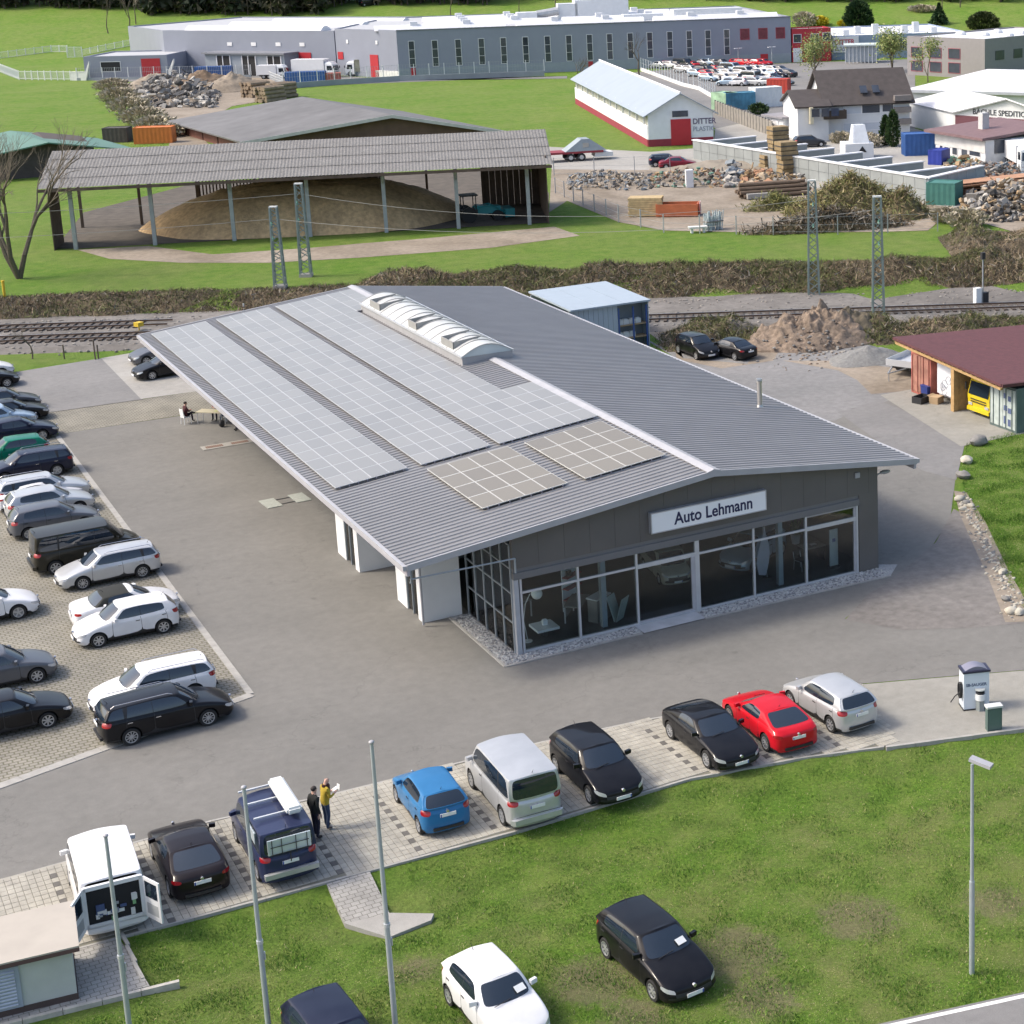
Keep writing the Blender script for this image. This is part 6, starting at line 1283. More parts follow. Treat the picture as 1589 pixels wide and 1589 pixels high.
# yellow lorry and white caravan under it
def lorry(name, label, c, rz, cabm, body=None, bl=5.0, sc=1.0, bodym=None, group=None):
    t = thing(name, label, 'lorry', c, rz, group); t.scale = (sc,)*3; w_ = 1.2
    b = MB(); b.hull([(2.0, -w_, .45), (.2, -w_, .45), (.2, w_, .45), (2.0, w_, .45)], [(2.06, -w_, 1.35), (.2, -w_, 1.35), (.2, w_, 1.35), (2.06, w_, 1.35)]); b.hull([(2.06, -w_, 1.35), (.2, -w_, 1.35), (.2, w_, 1.35), (2.06, w_, 1.35)], [(1.78, -w_+.06, 2.55), (.2, -w_+.03, 2.6), (.2, w_-.03, 2.6), (1.78, w_-.06, 2.55)]); b.hull([(1.78, -w_+.06, 2.55), (.2, -w_+.03, 2.6), (.2, w_-.03, 2.6), (1.78, w_-.06, 2.55)], [(1.3, -w_+.2, 2.95), (.3, -w_+.2, 3.0), (.3, w_-.2, 3.0), (1.3, w_-.2, 2.95)]); b.build('cab', cabm, t)
    b = MB(); b.hull([(2.075, -w_+.12, 1.42), (2.075, w_-.12, 1.42), (1.86, w_-.16, 2.3), (1.86, -w_+.16, 2.3)], [(2.10, -w_+.12, 1.43), (2.10, w_-.12, 1.43), (1.885, w_-.16, 2.31), (1.885, -w_+.16, 2.31)]); b.build('windshield', CGLASS, t)
    for s in (-1, 1): b = MB(); b.hull([(.6, s*(w_+.005), 1.45), (1.75, s*(w_+.005), 1.45), (1.6, s*(w_-.05), 2.3), (.6, s*(w_-.03), 2.3)], [(.6, s*(w_+.015), 1.45), (1.75, s*(w_+.015), 1.45), (1.6, s*(w_-.03), 2.3), (.6, s*(w_-.01), 2.3)]); b.build('side_window', CGLASS, t); MB().box((2.05, s*(w_+.18), 1.9), (.12, .16, .5)).build('mirror', TRIM, t); MB().box((2.05, s*.9, .75), (.06, .4, .18)).build('headlight', HEADL, t)
    for z in (.95, 1.12): MB().box((2.065, 0, z), (.05, 1.7, .06)).build('grille_slot', TRIM, t)
    MB().bx(1.95, 2.12, -1.2, 1.2, .3, .55).build('bumper', cabm, t); MB().bx(-bl, .2, -.45, .45, .55, .9).build('chassis', TRIM, t)
    for x in (1.15, -bl+1.2, -bl+2.4):
        for s in (-1, 1): b = MB(); b.cyl((x, s*.92, .5), (x, s*1.2, .5), .5, n=16); wv = b.build('wheel', TYRE, t); b = MB(); b.cyl((x, s*1.19, .5), (x, s*1.21, .5), .3, n=12); b.build('rim', RIMD, wv)
    if body: MB().bx(-bl-.3, .05, -1.25, 1.25, .95, .95+body).build('cargo_box', bodym or WSTRIP, t)
    return t
YEL = M('yellow_cab', (.70, .52, .01), .35, var=.04, coat=.5)
lorry('lorry', 'bright yellow lorry cab parked under the dark red shelter roof', (37.4, 17.3, .0), PI, YEL, None, 4.5, .86)
t = thing('caravan', 'white caravan with grey line drawing on its front under the shelter', 'caravan', (38.4, 20.75, 0), PI)
b = MB(); b.bx(-2.6, 2.6, -1.0, 1.0, .35, 2.55); me = b.mesh('body', M('caravan_white', (.72, .74, .78), .45, var=.03)); bm = bmesh.new(); bm.from_mesh(me); bmesh.ops.bevel(bm, geom=list(bm.edges), offset=.16, segments=3, affect='EDGES'); bm.to_mesh(me); bm.free(); me.shade_smooth(); me.set_sharp_from_angle(angle=R_(40)); obj('body', me, t)
b = MB(); rr = random.Random(2); LG = M('line_grey', (.25, .27, .32), .6)
for k in range(7):
    cy_, cz_, r_ = rr.uniform(-.6, .6), rr.uniform(.8, 1.5), rr.uniform(.12, .3); pp = [(2.612, cy_+r_*math.cos(a)*rr.uniform(.7, 1.2), cz_+r_*math.sin(a)*rr.uniform(.7, 1.2)) for a in np.linspace(0, 6, 8)]; b.tube(pp, .012, n=4)
b.build('drawing', LG, t, kind='stuff')
for s in (-1, 1): b = MB(); b.cyl((-.2, s*.8, .32), (-.2, s*1.0, .32), .32, n=14); b.build('wheel', TYRE, t)
# flatbed trailer, boxes
t = thing('flatbed_trailer', 'aluminium drop-side trailer parked beside the red container', 'trailer', (38.6, 28.3, 0), .45)
AL = M('trailer_alu', (.58, .6, .62), .4, metal=.3, var=.06)
MB().bx(-1.6, 1.6, -.9, .9, .68, .74).build('bed', AL, t)
for (x0, x1, y0, y1) in ((-1.6, 1.6, -.94, -.9), (-1.6, 1.6, .9, .94), (-1.64, -1.6, -.94, .94), (1.6, 1.64, -.94, .94)): MB().bx(x0, x1, y0, y1, .68, 1.1).build('drop_side', AL, t)
b = MB(); b.tube([(-1.6, -.5, .6), (-3.0, 0, .55)], .05).tube([(-1.6, .5, .6), (-3.0, 0, .55)], .05).tube([(-2.9, 0, 0.0), (-2.9, 0, .6)], .03); b.build('drawbar', GALV, t); MB().bx(-1.5, 1.5, -.6, .6, .52, .68).build('chassis', TRIM, t)
for x in (-.1, .7):
    for s in (-1, 1): b = MB(); b.cyl((x, s*.75, .33), (x, s*.95, .33), .33, n=16); b.build('wheel', TYRE, t)
t = thing('plastic_crate', 'black open crate on the pad before the white caravan', 'crate', at(1430, 624, .02), .3); b = MB(); b.bx(-.5, .5, -.35, .35, 0, .05); b.build('base', BLK, t)
for a in ((-.5, .5, -.35, -.31), (-.5, .5, .31, .35), (-.5, -.46, -.31, .31), (.46, .5, -.31, .31)): MB().bx(*a, .05, .4).build('side', BLK, t)
t = thing('blue_bin', 'dark blue bin beside the faded red container', 'bin', at(1441, 616, .02)); b = MB(); b.hull([(-.3, -.3, 0), (.3, -.3, 0), (.3, .3, 0), (-.3, .3, 0)], [(-.36, -.36, .7), (.36, -.36, .7), (.36, .36, .7), (-.36, .36, .7)]); b.build('body', M('bin_blue', (.02, .04, .2), .5), t); MB().bx(-.38, .38, -.38, .38, .7, .76).build('lid', MATS['bin_blue'], t)
t = thing('cardboard_box', 'tan cardboard box on the pad by the black crate', 'box', at(1453, 625, .02), .4); MB().bx(-.35, .35, -.3, .3, 0, .42).build('body', M('cardboard', (.38, .27, .16), .85), t)
for s in (-1, 1): MB().box((0, s*.33, .42), (.7, .25, .01), rx=s*.5).build('flap', MATS['cardboard'], t)
# ---- light blue store behind the dealership
t = thing('metal_store', 'light blue metal store with open racking behind the dealership', 'building', (22.3, 44.9, 0)); MS = M('store_blue', (.36, .42, .48), .5, var=.06, scale=1)
SR = M('store_roof', (.33, .39, .45), .5, var=.05)
for i in range(3): MB().slab([(i*2.0, -.3, 3.3), (i*2.0+1.98, -.3, 3.3), (i*2.0+1.98, 6.8, 3.45), (i*2.0, 6.8, 3.45)], .12).build('roof_panel', SR, t)
for i in range(10): MB().bx(i*.36+.01, i*.36+.35, 0, .06, 0, 3.15).build('cladding_strip', MS, t)
for i in range(18): MB().bx(5.9, 5.96, i*.36+.01, i*.36+.35, 0, 3.15).build('cladding_strip', MS, t)
MB().bx(0, 5.9, 6.4, 6.5, 0, 3.2).build('back_wall', MS, t); MB().bx(3.62, 5.88, .9, 1.0, 0, 3.1).build('inner_wall', M('store_inner', (.2, .23, .26), .7), t)
for x in (3.7, 4.8, 5.8): MB().bx(x-.05, x+.05, .02, .12, 0, 2.9).build('rack_post', M('rack_blue', (.04, .09, .28), .5), t)
for z in (.7, 1.6): MB().bx(3.7, 5.85, .05, .8, z, z+.07).build('rack_shelf', M('rack_wood', (.34, .25, .15), .7), t)
ORDS = ['first', 'second', 'third', 'fourth']
for i in range(7): tag(MB().box((0, 0, .15), (.42, .4, .3)).bx(-.15, .15, -.12, .12, .3, .36).build('white_sack', M('sack_white', (.6, .62, .6), .8, var=.1), loc=(26.2+.45*(i % 4), 45.35, 1.67 if i < 4 else .77)), ORDS[i % 4]+' white sack from the left on the '+('upper' if i < 4 else 'lower')+' rack shelf of the blue store', 'sack', 'sacks on the blue store rack')
# ================================================================== POLES, MASTS, STREET FURNITURE
POLE = M('pole_galv', (.40, .44, .46), .45, metal=.35, var=.08, scale=3)
for (bx_, by_, ty_, lab) in ((203, 1612, 1299, 'leftmost flagpole, bare, in front of the white van'), (420, 1625, 1224, 'middle flagpole, bare, in front of the camper van'), (616.5, 1628, 1154, 'right flagpole, bare, beside the stepped path')):
    b0 = at(bx_, by_); h = hgt(b0, ty_); t = thing('flagpole', lab, 'flagpole', b0, 0, 'flagpoles on the lawn')
    MB().cyl((0, 0, -.2), (0, 0, h*.42), .075, .07, n=12).build('lower_tube', POLE, t, smooth=40); MB().cyl((0, 0, h*.42), (0, 0, h), .062, .045, n=12).build('upper_tube', POLE, t, smooth=40)
    MB().cyl((0, 0, h*.42-.07), (0, 0, h*.42+.03), .085, n=12).build('collar', ALU, t); MB().box((.09, 0, h*.36), (.03, .06, .22)).build('cleat', ALU, t); MB().sph((0, 0, h+.04), (.075, .075, .05), 10, 6).build('cap', TRIMW, t, smooth=60)
    MB().cyl((0, 0, -.15), (0, 0, .06), .2, n=14).build('foot', KERB, t)
b0 = at(1508, 1511); h = hgt(b0, 1186); t = thing('street_lamp', 'slender grey street lamp with flat slanted head on the lawn', 'street lamp', b0)
MB().cyl((0, 0, -.1), (0, 0, h*.45), .075, n=12).build('lower_tube', POLE, t, smooth=40); MB().cyl((0, 0, h*.45), (0, 0, h), .055, .045, n=12).build('upper_tube', POLE, t, smooth=40); MB().box((.14, -.20, h+.10), (.62, .24, .09), rz=-1.05, ry=.18).build('lamp_head', TRIMW, t); MB().box((.14, -.20, h+.045), (.40, .18, .02), rz=-1.05, ry=.18).build('lens', M('lamp_lens', (.6, .62, .62), .2, var=0), t)
# vacuum station, bin, green cabinet on the apron
c = at(1498, 1104, 0); t = thing('vacuum_station', 'white self-service vacuum cabinet with dark lid and coiled hose', 'vacuum station', (c.x+.52, c.y+.16, .013), -.35)
VW = M('station_white', (.60, .66, .72), .4, var=.03); MB().bx(-.48, .48, -.3, .3, .05, 1.45).build('body', VW, t); MB().bx(-.52, .52, -.34, .34, 1.45, 1.53).build('lid', M('lid_navy', (.03, .03, .06), .4), t)
b = MB(); n = 8; pf = [(-.42+.84*i/n, 1.53+.14*math.sin(PI*i/n)) for i in range(n+1)]; b.hull([(x, -.26, z) for x, z in pf], [(x, .26, z) for x, z in pf]); b.build('hood', M('hood_lilac', (.20, .20, .26), .4), t); MB().bx(-.5, .5, -.32, .32, 0, .05).build('plinth', BLK, t)
text_mesh('lettering', 'SB-SAUGER', .155, M('letter_slate', (.08, .11, .18), .5), t, (-.40, -.304, .93), (PI/2, 0, 0), .003, 'LEFT', .005)
b = MB()
for k in range(3): pp = [(-.52-.03*k, -.05+.16*math.cos(a), .72+.30*math.sin(a)) for a in np.linspace(0, 2*PI, 13)]; b.tube(pp, .028, n=6)
b.tube([(-.55, -.2, .75), (-.8, -.25, .6), (-.95, -.2, .35)], .022, n=5); b.build('hose', TRIM, t)
c = at(1521, 1102, 0); t = thing('litter_bin', 'small grey bin with white ring in front of the vacuum cabinet', 'bin', (c.x, c.y, .013)); MB().cyl((0, 0, 0), (0, 0, .42), .17, .17, n=6).build('stand', M('bin_grey', (.25, .28, .28), .5), t); MB().cyl((0, 0, .42), (0, 0, .64), .19, n=16).build('ring', WH, t, smooth=40); MB().cyl((0, 0, .66), (0, 0, .72), .16, n=16).build('ashtray', BLK, t); MB().cyl((0, 0, .80), (0, 0, .84), .19, n=16).build('hood', M('bin_lid', (.5, .52, .5), .4), t); MB().bx(-.02, .02, .12, .15, .6, .82).build('bracket', ALU, t)
c = at(1545, 1134, 0); t = thing('utility_cabinet', 'low green utility cabinet with pale top at the apron kerb', 'cabinet', (c.x, c.y+.12, 0), -.3); UG = M('cabinet_green', (.075, .12, .11), .6, var=.08); MB().bx(-.27, .27, -.13, .13, 0, .88).build('body', UG, t); MB().bx(-.30, .30, -.16, .16, .88, .95).build('cap', M('cap_pale', (.55, .56, .56), .6), t); MB().bx(-.22, .22, -.142, -.132, .08, .82).build('door', M('cabinet_door', (.085, .135, .125), .5), t)
# transformer kiosk at the bottom left
t = thing('transformer_kiosk', 'small rendered transformer kiosk with louvred door and flat pinkish roof', 'kiosk', (-19.55, -15.25, 0), -.117)
KW = M('kiosk_render', (.46, .48, .46), .85, var=.06, scale=2, bump=.2); MB().bx(-3.6, 0, 0, 2.1, .18, 1.52).build('wall', KW, t); MB().bx(-3.65, .03, -.03, 2.13, -.2, .18).build('plinth', M('plinth_brown', (.07, .05, .045), .8), t)
MB().bx(-3.9, .2, -.22, 2.35, 1.52, 1.64).build('roof_edge', M('edge_brown', (.10, .055, .055), .7), t); MB().bx(-3.9, .2, -.22, 2.35, 1.644, 1.69).build('roof', M('kiosk_roof', (.40, .365, .32), .85, var=.08, scale=1.2), t)
d_ = MB().bx(-3.2, -1.35, -.06, -.01, .2, 1.42).build('door', M('door_blue_grey', (.30, .34, .42), .5), t)
for i in range(11): MB().box((-2.27, -.075, .30+i*.10), (1.6, .05, .05), rx=.5).build('louvre', M('louvre_pale', (.46, .50, .58), .5), d_)
# railway masts
def mast(px, py, top, lab, arms=1):
    b0 = at(px, py, 0.2); b0.z = float(H(b0.x, b0.y)); h = hgt(b0, top); t = thing('railway_mast', lab, 'railway mast', b0, ra_ang, 'lattice masts along the railway')
    wb_, wt = .42, .26; MG = M('mast_green_grey', (.20, .25, .24), .6, metal=.2, var=.15)
    def corner(sx, sy, z): k = lerp(wb_, wt, z/h); return (sx*k, sy*k*.7, z)
    for sx in (-1, 1):
        for sy in (-1, 1): MB().tube([corner(sx, sy, 0), corner(sx, sy, h)], .085, n=4).build('chord', MG, t)
    nz = 15
    for f_ in range(4):
        b = MB(); A_, B_ = [((-1, -1), (1, -1)), ((1, -1), (1, 1)), ((1, 1), (-1, 1)), ((-1, 1), (-1, -1))][f_]
        for i in range(nz): z0, z1 = h*i/nz, h*(i+1)/nz; b.cyl(corner(*(A_ if i % 2 else B_), z0), corner(*(B_ if i % 2 else A_), z1), .04, n=4)
        b.build('lacing', MG, t)
    MB().bx(-.5, .5, -.4, .4, -.3, .25).build('footing', KERB, t); MB().box((0, 0, h+.05), (.62, .45, .1)).build('head_plate', M('mast_pale', (.5, .52, .5), .6), t)
    for z in (h*.62, h*.80): MB().tube([(0, -.2, z), (0, -1.6, z+.15)], .035, n=5).build('bracket', MG, t); MB().cyl((0, -1.0, z+.02), (0, -1.0, z+.3), .07, .05, n=8).build('insulator', M('insulator_green', (.12, .28, .22), .3), t)
    return b0, h
m1 = mast(437, 466, 322, 'leftmost lattice mast behind the solar roof'); m2 = mast(477, 448, 286, 'taller lattice mast just right of the leftmost one'); m3 = mast(1263, 458, 281, 'lattice mast on the bank left of the rightmost'); m4 = mast(1363, 489, 306, 'rightmost lattice mast beside the track')
def wire(name, lab, a, b, sag):
    m = MB(); pts = [Vector(a).lerp(Vector(b), i/14)-Vector((0, 0, sag*4*(i/14)*(1-i/14))) for i in range(15)]; m.tube(pts, .022, n=4); o = m.build(name, M('copper_wire', (.30, .30, .27), .5, metal=.3, var=0)); tag(o, lab, 'wire', 'overhead wires')
T_ = Vector((*TR, 0))
for (mm, zz, lab) in ((m1, .86, 'lower overhead wire left of the leftmost lattice mast'), (m2, .9, 'upper overhead wire left of the taller lattice mast')): p = mm[0]+Vector((0, 0, mm[1]*zz)); wire('overhead_wire', lab, p-T_*60, p, .9)
wire('overhead_wire', 'upper overhead wire strung in front of the open barn', m2[0]+Vector((0, 0, m2[1]*.9)), m3[0]+Vector((0, 0, m3[1]*.85)), 1.6); wire('overhead_wire', 'lower overhead wire strung in front of the open barn', m1[0]+Vector((0, 0, m1[1]*.86)), m4[0]+Vector((0, 0, m4[1]*.9)), 1.4)
for (px, py, top, lab) in ((1525, 470, 397, 'thin signal post with lamp box beside the track at right'),):
    b0 = at(px, py, .3); h = hgt(b0, top); t = thing('signal_post', lab, 'signal', b0); MB().cyl((0, 0, 0), (0, 0, h), .06, n=6).build('post', GALV, t); MB().box((0, 0, h), (.3, .25, .5)).build('lamp_box', BLK, t); MB().box((-.5, 0, .6), (.5, .4, 1.2)).build('white_cabinet', WH, t); MB().box((.2, 0, .4), (.4, .4, .8)).build('relay_box', BLK, t)
def small_post(px, py, top, lab, mat, r=.06, head=None, z=None, nm='marker_post'):
    b0 = at(px, py, z); h = hgt(b0, top); t = thing(nm, lab, 'post', b0); MB().cyl((0, 0, -.1), (0, 0, h), r, n=8).build('post', mat, t)
    if head: MB().box((0, 0, h), head, rz=.5).build('plate', mat, t)
YP = M('yellow_plastic', (.6, .42, .03), .5)
small_post(8, 466, 436, 'yellow marker post at the left edge of the meadow', YP, .11, (.2, .2, .1)); small_post(216, 512, 503, 'small yellow rail sign beside the dealership eave', YP, .05, (.5, .5, .3), .3, 'rail_sign'); small_post(379, 485, 471, 'thin white marker post beyond the solar roof', WP, .06)
small_post(100, 557, 535, 'left of three thin wooden stakes on the rear grass', M('stake_wood', (.10, .08, .06), .9), .05, None, 0, 'stake'); small_post(148, 558, 528, 'middle of three thin wooden stakes on the rear grass', MATS['stake_wood'], .05, None, 0, 'stake'); small_post(153, 557, 535, 'right of three thin wooden stakes on the rear grass', MATS['stake_wood'], .05, None, 0, 'stake')
# ================================================================== PEOPLE
SKIN = M('skin', (.50, .30, .23), .6, var=.05)
def person(label, loc, rz, J, cols, hair=None, hold=None, scarf=None):
    """J: joints (x forward, y left, z up) with radii; bones as a tree rooted at the pelvis"""
    bones = [('pelvis', 'spine'), ('spine', 'chest'), ('chest', 'neck'), ('neck', 'head'), ('head', 'crown')]
    for s in 'lr': bones += [('chest', 'sh'+s), ('sh'+s, 'el'+s), ('el'+s, 'wr'+s), ('wr'+s, 'ha'+s), ('pelvis', 'hip'+s), ('hip'+s, 'kn'+s), ('kn'+s, 'an'+s), ('an'+s, 'toe'+s)]
    RAD = dict(pelvis=.145, spine=.135, chest=.15, neck=.058, head=.082, crown=.072, sh=.07, el=.05, wr=.036, ha=.03, hip=.098, kn=.066, an=.046, toe=.04)
    names = list(J); V = [Vector(J[n]) for n in names]; ix = {n: i for i, n in enumerate(names)}; E_ = [(ix[a], ix[b]) for a, b in bones]; rad = [RAD.get(n, RAD.get(n[:-1], .05)) for n in names]
    reg = {('neck', 'head'): 0, ('head', 'crown'): 0}; R2 = [reg.get(b, 3 if b[1][:2] == 'to' else 2 if b[0][:2] in ('hi', 'kn') else 0 if b[0][:2] == 'wr' else 1) for b in bones]
    nb = len(bones)
    h_i = ix['head']; V.append(V[h_i]+(V[ix['crown']]-V[h_i])*.15+Vector((.105, 0, 0))); rad.append(.016); E_.append((h_i, len(V)-1)); R2.append(0)
    for s in 'lr':
        w_, h_ = V[ix['wr'+s]], V[ix['ha'+s]]; d = (h_-w_).normalized(); side = d.cross(Vector((0, 0, 1))); side = side.normalized() if side.length > .1 else Vector((1, 0, 0)); nrm = side.cross(d)
        for k, (o_, L_) in enumerate(((-.030, .07), (-.010, .085), (.010, .08), (.030, .065))):
            a = h_+side*o_+d*.02; V.append(a); rad.append(.011); E_.append((ix['ha'+s], len(V)-1)); R2.append(0); V.append(a+d*L_*.6+nrm*-.012); rad.append(.009); E_.append((len(V)-2, len(V)-1)); R2.append(0); V.append(a+d*L_*.85+nrm*-.035); rad.append(.008); E_.append((len(V)-2, len(V)-1)); R2.append(0)
        V.append(w_+d*.03+side*.045); rad.append(.012); E_.append((ix['ha'+s], len(V)-1)); R2.append(0)
    me = bpy.data.meshes.new('tmp'); me.from_pydata([tuple(v) for v in V], E_, []); o = bpy.data.objects.new('tmp_person', me); COL.objects.link(o)
    sk = o.modifiers.new('skin', 'SKIN'); o.modifiers.new('sub', 'SUBSURF').levels = 2
    for i, sv in enumerate(me.skin_vertices[0].data): sv.radius = (rad[i], rad[i]); sv.use_root = (i == ix['pelvis'])
    for m_ in o.modifiers:
        if m_.type == 'SUBSURF': m_.render_levels = 2
    em = bpy.data.meshes.new_from_object(o.evaluated_get(bpy.context.evaluated_depsgraph_get())); bpy.data.objects.remove(o)
    em.name = 'body'; em.materials.clear()
    for m_ in (SKIN, cols[0], cols[1], cols[2]): em.materials.append(m_)
    segs = [(V[a], V[b], r) for (a, b), r in zip(E_, R2)]
    for p in em.polygons:
        c = p.center; best = None
        for a, b, r in segs:
            ab = b-a; tt = max(0, min(1, (c-a).dot(ab)/max(1e-9, ab.length_squared))); dd = (c-(a+ab*tt)).length
            if best is None or dd < best[0]: best = (dd, r)
        p.material_index = best[1]; p.use_smooth = True
    t = thing('person', label, 'person', loc, rz); obj('body', em, t)
    hc = (V[ix['head']]+V[ix['crown']])*.5
    if hair: b = MB(); b.sph(hc+Vector((-.018, 0, .035)), (.098, .088, .088), 14, 8, jit=.05, seed=3); b.build('hair', hair, t, smooth=70)
    for sy in (-1, 1): MB().sph(hc+Vector((.078, sy*.032, .012)), (.012, .012, .01), 6, 4).build('eye', BLK, t); MB().sph(hc+Vector((-.005, sy*.085, -.01)), (.02, .012, .03), 6, 4).build('ear', SKIN, t)
    MB().sph(hc+Vector((.080, 0, -.055)), (.010, .026, .007), 6, 4).build('mouth', M('lips', (.30, .12, .10), .6), t)
    if scarf: b = MB(); b.lathe([(.10, -.06), (.125, 0), (.10, .06)], axis='z', n=16, c=V[ix['neck']]-Vector((0, 0, .02))); b.box(V[ix['chest']]+Vector((.15, .03, -.08)), (.03, .1, .4)); b.build('scarf', scarf, t, smooth=60)
    return t, {n: V[ix[n]] for n in names}
def stand(arm=None, lean=0):
    J = dict(pelvis=(0, 0, .96), spine=(0, 0, 1.14), chest=(.01+lean, 0, 1.36), neck=(.03+lean, 0, 1.52), head=(.05+lean*1.4, 0, 1.60), crown=(.06+lean*1.6, 0, 1.72))
    for s, y in (('l', 1), ('r', -1)):
        J['sh'+s] = (.0+lean, y*.18, 1.42); J['el'+s] = (-.04, y*.25, 1.15); J['wr'+s] = (.03, y*.25, .90); J['ha'+s] = (.05, y*.25, .83)
        J['hip'+s] = (0, y*.095, .90); J['kn'+s] = (.03, y*.11, .50); J['an'+s] = (-.01+.05*y, y*.12, .085); J['toe'+s] = (.16+.05*y, y*.14, .045)
    if arm:
        for s, y in (('l', 1), ('r', -1)): J['el'+s] = (.05, y*.24, 1.14); J['wr'+s] = (.27, y*.12, 1.16); J['ha'+s] = (.34, y*.09, 1.19)
    return J
def sit(cross=False, fwd=0):
    J = dict(pelvis=(0, 0, .55), spine=(-.02+fwd*.3, 0, .73), chest=(0+fwd, 0, .94), neck=(.03+fwd*1.2, 0, 1.10), head=(.06+fwd*1.5, 0, 1.18), crown=(.07+fwd*1.6, 0, 1.30))
    for s, y in (('l', 1), ('r', -1)):
        J['sh'+s] = (fwd, y*.18, 1.0); J['el'+s] = (.10+fwd, y*.25, .76); J['wr'+s] = (.28+fwd, y*.10, .78); J['ha'+s] = (.35+fwd, y*.05, .79)
        J['hip'+s] = (.03, y*.10, .52); J['kn'+s] = (.45, y*.12, .52); J['an'+s] = (.47, y*.12, .09); J['toe'+s] = (.63, y*.13, .045)
    if cross: J['knr'] = (.46, .02, .62); J['anr'] = (.62, .22, .50); J['toer'] = (.78, .25, .46)
    return J
JKT = lambda n, c: M('cloth_'+n, c, .85, var=.12, scale=9)
pz = .015
c1 = at(492, 1300, 0); person('person in dark jacket and dark trousers, hands down, beside the camper', (c1.x, c1.y, pz), .35, stand(), (JKT('black', (.016, .018, .018)), JKT('navy', (.015, .014, .03)), JKT('shoe', (.02, .018, .018))), hair=M('hair_dark', (.03, .022, .02), .7))
c2 = at(508, 1286, 0); t, J = person('person in mustard jacket and jeans reading papers beside the camper', (c2.x, c2.y, pz), .25, stand(True, .04), (JKT('mustard', (.40, .29, .03)), JKT('jeans', (.035, .055, .11)), JKT('shoe2', (.09, .075, .07))), scarf=JKT('wine', (.05, .012, .014)))
b = MB(); b.box((.42, .05, 1.22), (.22, .16, .006), ry=-.3).box((.50, -.03, 1.28), (.006, .16, .2), ry=.2); o = b.build('paper_sheet', PLATE); o.location = (c2.x, c2.y, pz); o.rotation_euler.z = .25; tag(o, 'white papers held by the person in mustard jacket', 'paper')
def chair(label, loc, rz):
    t = thing('garden_chair', label, 'chair', loc, rz, 'chairs at the yard table'); MB().box((0, 0, .43), (.46, .46, .04)).build('seat', WH, t); MB().box((-.23, 0, .70), (.04, .44, .46), ry=-.12).build('backrest', WH, t)
    for sx in (-.19, .19):
        for sy in (-.19, .19): MB().cyl((sx, sy, .42), (sx*1.15, sy*1.15, 0), .02, n=6).build('leg', WH, t)
    return t
y0 = at(288, 652, 0); s1 = Vector((-3.35, 43.35, .012)); chair('white chair under the person with crossed legs', s1, .25); person('seated person with crossed legs and dark red top at the yard table', s1-Vector((0, 0, .0)), .25, sit(True), (JKT('darkred', (.06, .014, .018)), JKT('navy', (.015, .014, .03)), JKT('shoe', (.02, .018, .018))), hair=MATS['hair_dark'])
t = thing('yard_table', 'pale folding table with papers under the long eave', 'table', (-2.0, 42.55, .012), -.75); MB().box((0, 0, .73), (1.7, .75, .04)).build('tabletop', M('table_cream', (.50, .45, .32), .6, var=.05), t)
for sx in (-.78, .78):
    for sy in (-.32, .32): MB().cyl((sx, sy, .71), (sx, sy, 0), .02, n=6).build('leg', ALU, t)
s2 = Vector((-1.45, 43.35, .012)); chair('white chair on the far side of the yard table', s2, -2.3); person('seated person with long hair behind the yard table', s2, -2.3, sit(False, .08), (JKT('pinkish', (.30, .16, .14)), JKT('navy', (.015, .014, .03)), JKT('shoe', (.02, .018, .018))), hair=M('hair_brown', (.09, .05, .035), .7))
s3 = Vector((-1.15, 42.0, .012)); chair('white chair under the person in dark jacket at the table', s3, 2.75); person('seated person in dark blue jacket leaning on the yard table', s3, 2.75, sit(False, .14), (JKT('darkblue', (.02, .02, .035)), JKT('jeans', (.035, .055, .11)), JKT('shoe', (.02, .018, .018))), hair=MATS['hair_dark'])
s4 = Vector((-.75, 40.0, .012)); chair('chair mostly hidden by the eave, nearest of the yard chairs', s4, PI); person('seated person whose stretched legs show below the eave', s4, PI, sit(), (JKT('darkblue', (.02, .02, .035)), JKT('navy', (.015, .014, .03)), JKT('shoe', (.02, .018, .018))), hair=MATS['hair_dark'])
t = thing('backpack', 'black backpack on the ground beside the yard table', 'bag', (-1.75, 41.35, .012), .4); MB().sph((0, 0, .2), (.2, .14, .22), 10, 7, jit=.06).build('body', BLK, t, smooth=60); MB().tube([(0, .02, .40), (0, .08, .47), (0, .14, .38)], .015).build('handle', BLK, t)
o = MB().box((0, 0, 0), (.3, .21, .008)).build('paper_sheet', M('paper_lime', (.55, .58, .25), .7), loc=(-1.75, 42.35, .768), kind=None); o.rotation_euler.z = .4; tag(o, 'lime green sheet on the yard table', 'paper')
